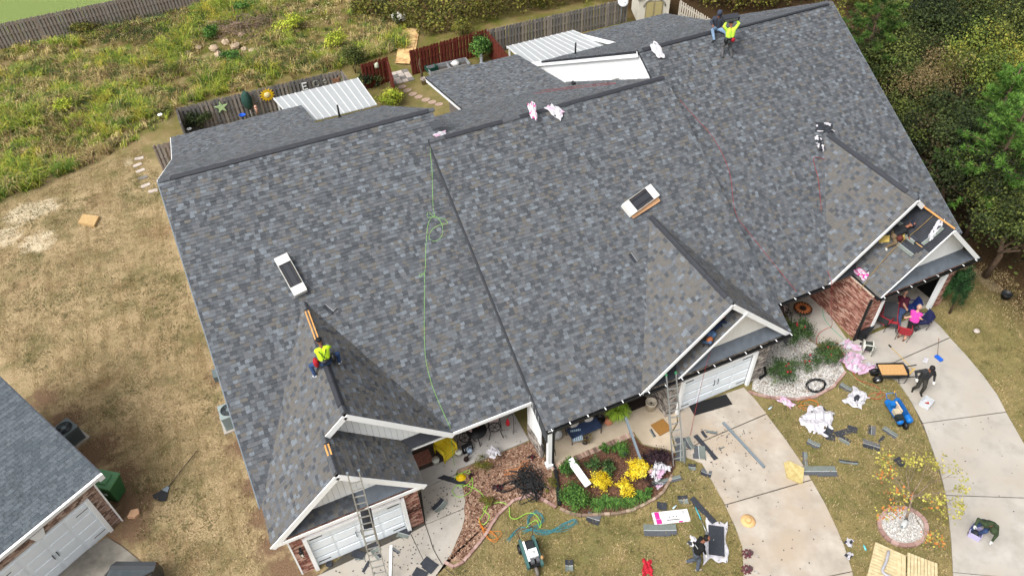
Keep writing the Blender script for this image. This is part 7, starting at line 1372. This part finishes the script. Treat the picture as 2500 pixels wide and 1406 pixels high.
# ================================================================ people
def ik(a,b,l1,l2,hint):
    a=Vector(a); b=Vector(b); d=b-a; L=min(d.length,(l1+l2)*.995); d.normalize(); b=a+d*L; x=(l1*l1-l2*l2+L*L)/(2*L); h=math.sqrt(max(l1*l1-x*x,0)); hv=Vector(hint); hv=(hv-d*hv.dot(d)); hv=hv.normalized() if hv.length>1e-6 else Vector((0,0,1)); return a+d*x+hv*h,b
def person(label,pel,chest,head,face,hands,feet,toes,cols,elb=((0,0,-1),(0,0,-1)),knee=None,side=None,hair='#1c1512',longpants=True,group=None,hat=None,hood=None,grip=.5):
    pel,chest,head=Vector(pel),Vector(chest),Vector(head); face=Vector(face).normalized(); up=(chest-pel).normalized(); sd=Vector(side).normalized() if side else face.cross(Vector((0,0,1))).normalized()
    S=[]  # (p0,r0,p1,r1,mat)
    def c(a,ra,b,rb,m): S.append((Vector(a),ra,Vector(b),rb,m))
    SK,SHIRT,PANT,SHOE,GLOVE=0,1,2,3,4
    for s in (-1,1):
        c(pel+sd*s*.07+up*.06,.135,pel+sd*s*.085+up*.18,.13,SHIRT); c(pel+sd*s*.08+up*.15,.135,chest+sd*s*.1-up*.12,.142,SHIRT); c(chest+sd*s*.05-up*.05,.085,chest+sd*s*.17-up*.06,.085,SHIRT)
        c(pel+sd*s*.08+up*.02,.13,pel+sd*s*.09-up*.06,.125,PANT)
    c(chest-up*.04,.07,head-(head-chest)*.35,.055,SK)
    hd=(head-chest).normalized(); c(head-hd*.04,.085,head+hd*.045,.1,SK); c(head+face*.055-hd*.055,.05,head+face*.06+hd*.02,.06,SK); c(head+face*.1-hd*.005,.016,head+face*.118-hd*.02,.014,SK)
    for s in (-1,1): c(head+sd*s*.098,.02,head+sd*s*.1-hd*.02,.016,SK)
    for s,hnd,eh in ((-1,hands[0],elb[0]),(1,hands[1],elb[1])):
        sh=chest+sd*s*.2-up*.07; el,wr=ik(sh,hnd,.29,.26,eh); c(sh,.078,el,.062,SHIRT); c(el,.06,wr,.042,SHIRT if cols.get('long',True) else SK)
        d=(wr-el).normalized(); gm=GLOVE if cols.get('glove') else SK; pn=d.cross(sd).normalized(); sp=d.cross(pn).normalized(); k=wr+d*.09
        c(wr,.034,k,.036,gm); c(wr+d*.04-sp*.02,.026,k-sp*.022,.024,gm)
        for j in range(4):
            o_=sp*(.026-.018*j)*1.15; l=(.07,.08,.075,.058)[j]; q=k+o_+d*l*.5-pn*.01*grip; c(k+o_,.0115,q,.0105,gm); c(q,.0105,q+(d*(1-grip)-pn*grip).normalized()*l*.55,.009,gm)
        t0=wr+d*.035+sp*.03; t1=t0+(d*.6+sp*.7).normalized()*.05; c(t0,.013,t1,.012,gm); c(t1,.012,t1+(d*.9-pn*.3*grip).normalized()*.035,.01,gm)
    for i,s in enumerate((-1,1)):
        hp=pel+sd*s*.09-up*.04; ft=Vector(feet[i])+Vector((0,0,.09)); kh=Vector(knee[i]) if knee else face; kn,ft=ik(hp,ft,.43,.41,kh); c(hp,.115,kn,.08,PANT); c(kn,.078,ft,.06,PANT if longpants else SK); t=Vector(toes[i]).normalized(); c(ft-Vector((0,0,.045))-t*.05,.045,ft-Vector((0,0,.055))+t*.14,.04,SHOE)
    b=MB()
    for a,ra,e,re,m in S:
        b.tube([a,e] if (e-a).length>1e-4 else [a,a+Vector((0,0,.001))],[ra,re],10); b.ball(a,ra,10); b.ball(e,re,10)
    o=bpy.data.objects.new('person',b.mesh('person',[])); col.objects.link(o); md=o.modifiers.new('r','REMESH'); md.mode='VOXEL'; md.voxel_size=.0105; ms_=o.modifiers.new('s','SMOOTH'); ms_.factor=.5; ms_.iterations=3
    me=bpy.data.meshes.new_from_object(o.evaluated_get(bpy.context.evaluated_depsgraph_get())); o.modifiers.clear(); o.data=me; me.name='person'
    me.materials.clear()
    for m in (mat('skin_'+cols['skin'][1:],cols['skin'],rough=.6,var=.06),mat('cloth_'+cols['shirt'][1:],cols['shirt'],rough=.9,var=.22,scale=12,bump=.5,bscale=18),mat('cloth_'+cols['pants'][1:],cols['pants'],rough=.9,var=.25,scale=12,bump=.5,bscale=18),mat('shoe_'+cols['shoes'][1:],cols['shoes'],rough=.7,var=.1),mat('glove_'+cols.get('glove','#c9c9c4')[1:],cols.get('glove','#c9c9c4'),rough=.8,var=.05)): me.materials.append(m)
    n=len(me.polygons); C_=np.empty(n*3,np.float32); me.polygons.foreach_get('center',C_); C_=C_.reshape(-1,3); best=np.full(n,1e9); mi=np.zeros(n,np.int32)
    for a,ra,e,re,m in S:
        a_,e_=np.array(a),np.array(e); d=e_-a_; t=np.clip(((C_-a_)@d)/max(d@d,1e-9),0,1); ds=np.linalg.norm(C_-(a_+t[:,None]*d),axis=1)-(ra+(re-ra)*t); k=ds<best; best[k]=ds[k]; mi[k]=m
    me.polygons.foreach_set('material_index',mi); me.polygons.foreach_set('use_smooth',np.ones(n,bool)); me.update()
    tag(o,label,'person',group)
    rot=Matrix((sd,face-hd*face.dot(hd),hd)).transposed(); rot.normalize() if hasattr(rot,'normalize') else None
    if hood: MB().ball(head-face*.015+hd*.02,(.125,.14,.155),14,0,rot).ball(chest-face*.07+hd*.02,(.13,.09,.07),12,0,rot).build('hood',mat('cloth_'+hood[1:],hood,rough=.9,var=.1),o)
    elif hat: MB().ball(head+hd*.055-face*.01,(.108,.122,.09),14,0,rot).hexa([head+hd*.05+rot@Vector(v) for v in ((-.07,.07,0),(.07,.07,0),(.06,.19,-.015),(-.06,.19,-.015),(-.07,.07,.012),(.07,.07,.012),(.06,.19,-.003),(-.06,.19,-.003))]).build('cap',mat('cloth_'+hat[1:],hat,rough=.8,var=.1),o)
    else: MB().ball(head+hd*.035-face*.03,(.108,.115,.105),14,0,rot).build('hair',mat('hair_'+hair[1:],hair,rough=.7,var=.2,scale=30),o)
    for s in (-1,1): MB().ball(head+face*.108+sd*s*.035+hd*.012,.012,8).build('eye',m_black,o)
    return o
V3=Vector
# roofer astride the left gable ridge
y0=(4.05,2.69,6.2)[1]; p0=V3((4.04,y0,6.2))
w1=person('roofer in a neon yellow shirt and black cap astride the left gable ridge',p0,p0+V3((.03,.16,.5)),p0+V3((.02,.27,.72)),(0.05,1,-.35),(p0+V3((-.12,.55,.05)),p0+V3((.2,.52,.08))),((3.58,y0-.05,5.62),(4.5,y0+.12,5.66)),((-.4,.7,-.5),(.4,.7,-.5)),dict(skin='#7a5240',shirt='#b9e02c',pants='#31466a',shoes='#c9c9c9'),((-1,-.2,-.3),(1,-.2,-.2)),((-1,.5,.4),(1,.5,.4)),(1,0,0),hat='#15161a')
for a,b_ in (((-.12,.02,.5),(.1,-.12,.12)),((.14,.02,.5),(-.08,-.12,.12))):
    MB().tube([p0+V3(a)+V3((0,.0,.02)),p0+V3(((a[0]+b_[0])/2,-.1,.3)),p0+V3(b_)],.014,5).build('harness_strap',m_black,w1)
MB().lathe(p0+V3((0,-.0,.1)),[(.21,-.03),(.2,.03)],18).build('tool_belt',m_black,w1); MB().ball(p0+V3((-.3,.0,.05)),(.1,.15,.22),10).build('tool_pouch',mat('pouch_red','#a01c28',var=.2),w1); MB().ball(p0+V3((.3,.0,.0)),(.1,.15,.2),10).build('tool_pouch',m_black,w1)
# standing roofer on the end roof
f1,f2=V3((25.352,10.324,8.633)),V3((25.815,10.217,8.57)); pe=(f1+f2)/2+V3((.02,.05,.86)); ch=pe+V3((.02,.08,.5))
w2=person('standing roofer in a neon yellow shirt carrying a black vent box',pe,ch,ch+V3((.02,.08,.2)),(0.1,1,.0),(ch+V3((-.22,.12,.34)),ch+V3((.26,.08,.34))),(f1,f2),((-.3,.9,.3),(.5,.7,.3)),dict(skin='#8a5a44',shirt='#bfe84a',pants='#5a5a5c',shoes='#3a3a3c'),((-1,-.3,-.4),(1,-.3,-.4)),side=(1,-.1,0),hat='#15161a',longpants=True)
MB().lathe(pe+V3((0,0,.1)),[(.2,-.04),(.19,.04)],18).build('tool_belt',m_black,w2); MB().ball(pe+V3((.03,-.2,.06)),(.1,.07,.1),10).build('tool_pouch',mat('pouch_red','#a01c28'),w2); MB().ball(pe+V3((-.22,-.02,.0)),(.09,.12,.17),10).build('tool_pouch',m_black,w2)
o=MB().box((0,0,0),(.78,.3,.2)).build('vent_box',m_vent); o.location=ch+V3((.0,.16,.42)); o.rotation_euler=(.25,0,-.15); tag(o,'black box of vents on the shoulders of the standing roofer','box')
for k in range(9): MB().box((-.3+.07*k,-.155,0),(.03,.012,.12)).build('louvre',m_alum,o)
pr0=V3((25.75,11.5,9.5)); 
w3=person('hooded roofer in a dark sweatshirt and pale jeans sitting on the end ridge',pr0,pr0+V3((.0,.02,.5)),pr0+V3((-.05,-.06,.72)),(-.7,-.6,-.3),(pr0+V3((-.45,-.2,.3)),pr0+V3((.0,-.42,.22))),((25.35,11.1,9.1),(26.0,10.9,8.98)),((-.8,-.3,-.2),(-.2,-.9,-.5)),dict(skin='#7a5240',shirt='#30343e',pants='#7a93b0',shoes='#2a2a2c'),((-.6,.5,-.5),(.6,.4,-.5)),((-1,-.3,.9),(-.1,-.8,.8)),(-.5,.8,0) if 0 else (.6,-.7,0),hood='#3a4150')
# roofer kneeling on the end garage roof
kp=V3((27.884,0.401,4.531)); 
w4=person('kneeling roofer in black jacket and dark cap on the end garage roof',kp,kp+V3((.34,-.12,.36)),kp+V3((.52,-.2,.5)),(.7,-.6,-.4),(kp+V3((.45,.1,.02)),kp+V3((.28,-.62,-.02))),((27.657,0.699,4.017),(27.562,0.323,3.928)),((-.6,-.6,-.2),(-.5,-.7,-.2)),dict(skin='#8a5a44',shirt='#1d1f22',pants='#6a5a44',shoes='#c2bdb4'),((.5,.5,-.5),(-.2,-.5,.3)),((.5,-.6,.6),(.3,-.9,.6)),(-.6,-.75,0) if 0 else (.6,.75,0),hat='#1a2232')
MB().ball(kp+V3((-.02,-.3,.02)),(.16,.12,.14),10).build('tool_pouch',mat('pouch_brown','#5a2a22',var=.2),w4)
# roofer under the middle gable rake
kp=V3((17.728,-0.597,4.238))
w5=person('roofer in navy top and jeans crouching under the middle gable',kp+V3((.1,.1,0)),kp+V3((.45,.1,.3)),kp+V3((.62,.1,.45)),(.8,-.4,-.3),(kp+V3((.75,-.15,.3)),kp+V3((.6,-.35,.1))),((17.541,-0.662,3.782),(17.646,-0.809,3.881)),((-.3,-.8,-.3),(-.2,-.8,-.3)),dict(skin='#8a5a44',shirt='#1c2740',pants='#4a6484',shoes='#2c2c2e'),((0,.3,.6),(0,-.6,.2)),((.2,-.6,.7),(.4,-.6,.7)),(.4,.9,0),hat='#15161a')
MB().ball(kp+V3((-.1,-.28,-.05)),(.14,.12,.13),10).build('tool_pouch',mat('pouch_orange','#9a5a34',var=.25,scale=9),w5)
# man in black by the wheelbarrow
f1,f2=V3((26.31,-4.18,0.05)),V3((26.44,-4.48,0.05)); pe=(f1+f2)/2+V3((.04,.04,.9)); ch=pe+V3((-.02,-.06,.52))
person('man in black clothes and dark cap stepping away from the wheelbarrow',pe,ch,ch+V3((-.02,-.06,.19)),(-.55,-.8,-.3),(ch+V3((.22,-.26,-.5)),ch+V3((-.38,.12,-.42))),(f2,f1),((-.5,-.8,0),(-.8,-.5,0)),dict(skin='#8a5f4a',shirt='#2c2d2f',pants='#35332e',shoes='#1d1d1e',glove='#d0cec8'),((.7,.3,-.3),(-.3,.8,-.3)),((-.5,-.7,.2),(-.5,-.7,.2)),(-.8,.58,0),hat='#15161a')
# man in black sweatshirt on the lawn
f1,f2=V3((13.54,-6.48,0.02)),V3((13.67,-6.87,0.02)); pe=(f1+f2)/2+V3((.1,.1,.86)); ch=pe+V3((.16,.02,.5))
w8=person('man in a black printed sweatshirt and jeans bending over the lawn',pe,ch,ch+V3((.13,-.02,.18)),(.8,-.45,-.4),(ch+V3((-.1,.32,-.45)),ch+V3((.02,-.38,-.52))),(f1,f2),((.8,-.5,0),(.9,-.3,0)),dict(skin='#7a4f3c',shirt='#161618',pants='#4a505a',shoes='#8f857a',glove='#d5d3cc'),((-.4,.6,-.3),(-.3,-.6,-.3)),((.7,-.4,.2),(.7,-.4,.2)),(-.5,-.86,0) if 0 else (.45,.89,0),hair='#0f0d0c')
MB().box(pe+V3((-.06,.0,.36)),(.02,.16,.12),Matrix.Rotation(-.3,3,'Y')).build('back_print',m_alum,w8)
# crouching man in green hoodie
f1,f2=V3((23.34,-9.85,0.05)),V3((23.47,-10.06,0.05)); pe=V3((23.78,-9.96,0.5)); ch=pe+V3((-.22,-.22,.36))
person('crouching man in a dark green hooded jacket over the lavender tote',pe,ch,ch+V3((-.13,-.18,.06)),(-.55,-.75,-.5),(ch+V3((-.1,-.34,-.42)),ch+V3((-.5,.24,.02))),(f2,f1),((-.7,-.6,0),(-.9,-.3,0)),dict(skin='#7a5240',shirt='#333f2a',pants='#33456a',shoes='#3a3a34',glove='#b9b9b4'),((.5,-.5,0),(-.3,.5,.4)),((-.5,-.5,.9),(-.8,0,.9)),(-.78,.62,0),hood='#333f2a')
# seated couple in the garage mouth
pe=V3((28.98,-0.72,0.55)); ch=pe+V3((.1,.25,.47)); 
person('seated man in a maroon shirt with grey hair in the open garage',pe,ch,ch+V3((.03,.05,.22)),(-.6,-.75,.15),(ch+V3((-.42,.0,-.34)),ch+V3((-.12,-.45,-.36))),(pe+V3((-.75,-.3,-.5)),pe+V3((-.6,-.55,-.5))),((-.8,-.5,0),(-.8,-.5,0)),dict(skin='#b58a74',shirt='#4a1a2a',pants='#3a4a6a',shoes='#3a3a3c',long=False),((-.2,.6,-.6),(.6,-.3,-.6)),((-.4,-.2,1),(-.4,-.3,1)),(-.72,.69,0),hair='#a8a49e')
pe=V3((28.75,-1.57,0.55)); ch=pe+V3((.16,.15,.46))
person('seated woman in a bright pink shirt with grey hair by the garage pier',pe,ch,ch+V3((.05,.03,.22)),(-.8,-.5,.1),(ch+V3((-.42,.12,-.3)),ch+V3((-.05,-.3,-.12))),(pe+V3((-.72,-.1,-.5)),pe+V3((-.66,-.35,-.5))),((-.9,-.3,0),(-.9,-.3,0)),dict(skin='#bf947e',shirt='#c8439a',pants='#17171a',shoes='#6a4a3c',long=False),((-.2,.6,-.6),(.5,-.6,-.4)),((-.4,-.2,1),(-.4,-.3,1)),(-.5,.86,0),hair='#a8a49e',longpants=False)

# loose bark chips on the beds
def chips(name,poly,dens,mats,s,z):
    P=scatter(poly,dens); n=len(P); a=NR.uniform(0,3.14,n); l=NR.uniform(.5,1.3,n)*s; w_=l*.4; c,s_=np.cos(a),np.sin(a); zz=z+NR.uniform(.005,.035,n); t=NR.normal(size=n)*.012
    V=np.stack([np.stack([P[:,0]+c*l*i-s_*w_*j,P[:,1]+s_*l*i+c*w_*j,zz+t*i],1) for i,j in ((-.5,-.5),(.5,-.5),(.5,.5),(-.5,.5))],1).reshape(-1,3)
    tag(link(name,np_mesh(name,V,np.arange(n*4).reshape(-1,4),mats,NR.integers(0,len(mats),n))),kind='stuff')
ch_m=[mat('chip_%d'%i,c_,rough=.95,var=.15) for i,c_ in enumerate(('#5a3c2e','#7d5a48','#a3826c','#43291f','#b79c86'))]
chips('mulch_chips',[(7.58,0.42),(9.88,0.49),(10.74,0.46),(10.88,-0.91),(10.34,-2.5),(9.92,-2.04),(9.57,-1.68),(9.03,-1.55),(8.2,-1.82),(7.36,-2.42),(6.33,-2.96),(5.81,-2.75),(6.09,-2.6),(6.79,-1.88),(7.32,-0.9),(7.49,-0.06)],260,ch_m,.07,.03)
chips('mulch_chips',[(10.96,-1.01),(14.54,-1.1),(14.63,-1.66),(15.48,-2.49),(14.71,-3.39),(14.24,-3.65),(13.31,-3.82),(12.18,-3.68),(11.05,-3.21),(10.51,-2.66)],200,ch_m[:2]+ch_m[3:4],.07,.03)
gv_m=[mat('pebble_%d'%i,c_,rough=.8,var=.1) for i,c_ in enumerate(('#d3d0cb','#e6e4e0','#a8a39c','#8a857f'))]
chips('gravel_pebbles',[(20.39,-1.25),(21.5,-0.08),(23.12,0.73),(24.17,0.86),(24.31,-0.44),(24.73,-1.39),(24.38,-2.14),(23.43,-2.5),(22.54,-2.58),(21.67,-2.32),(20.82,-1.79)],350,gv_m,.05,.035)
chips('gravel_pebbles',[(cx_+.82*math.cos(t),cy_+.66*math.sin(t)) for cx_,cy_ in ((21.33,-8.68),) for t in [i*math.pi/12 for i in range(24)]],350,gv_m,.05,.055)
lf_m=[mat('litter_%d'%i,c_,rough=.9,var=.15) for i,c_ in enumerate(('#7d6446','#8f7a56','#5c4630','#9c8a68'))]
chips('fallen_leaves',[(20.05,-1.75),(22.41,-2.78),(24.44,-2.27),(26.02,-3.58),(24.77,-6.67),(23.04,-9.15),(21.11,-11.15),(18.13,-9.74),(19.49,-6.74),(19.84,-5.03)],7,lf_m,.06,.05)
chips('fallen_leaves',[(5.32,-3.15),(7.37,-2.55),(8.98,-1.7),(10.98,-3.33),(14.28,-3.82),(16.26,-3.38),(15.84,-6.14),(14.75,-8.15)],6,lf_m,.06,.05)
chips('fallen_leaves',[(-0.44,10.08),(-0.1,0.71),(-0.38,-0.68),(-3.6,0.51),(-4.22,2.84),(-4.19,4.88)],9,lf_m,.06,.05)
chips('fallen_leaves',[(20.39,-1.25),(21.5,-0.08),(23.12,0.73),(24.17,0.86),(24.31,-0.44),(24.73,-1.39),(24.38,-2.14),(23.43,-2.5),(22.54,-2.58),(21.67,-2.32),(20.82,-1.79)],70,lf_m,.06,.06)
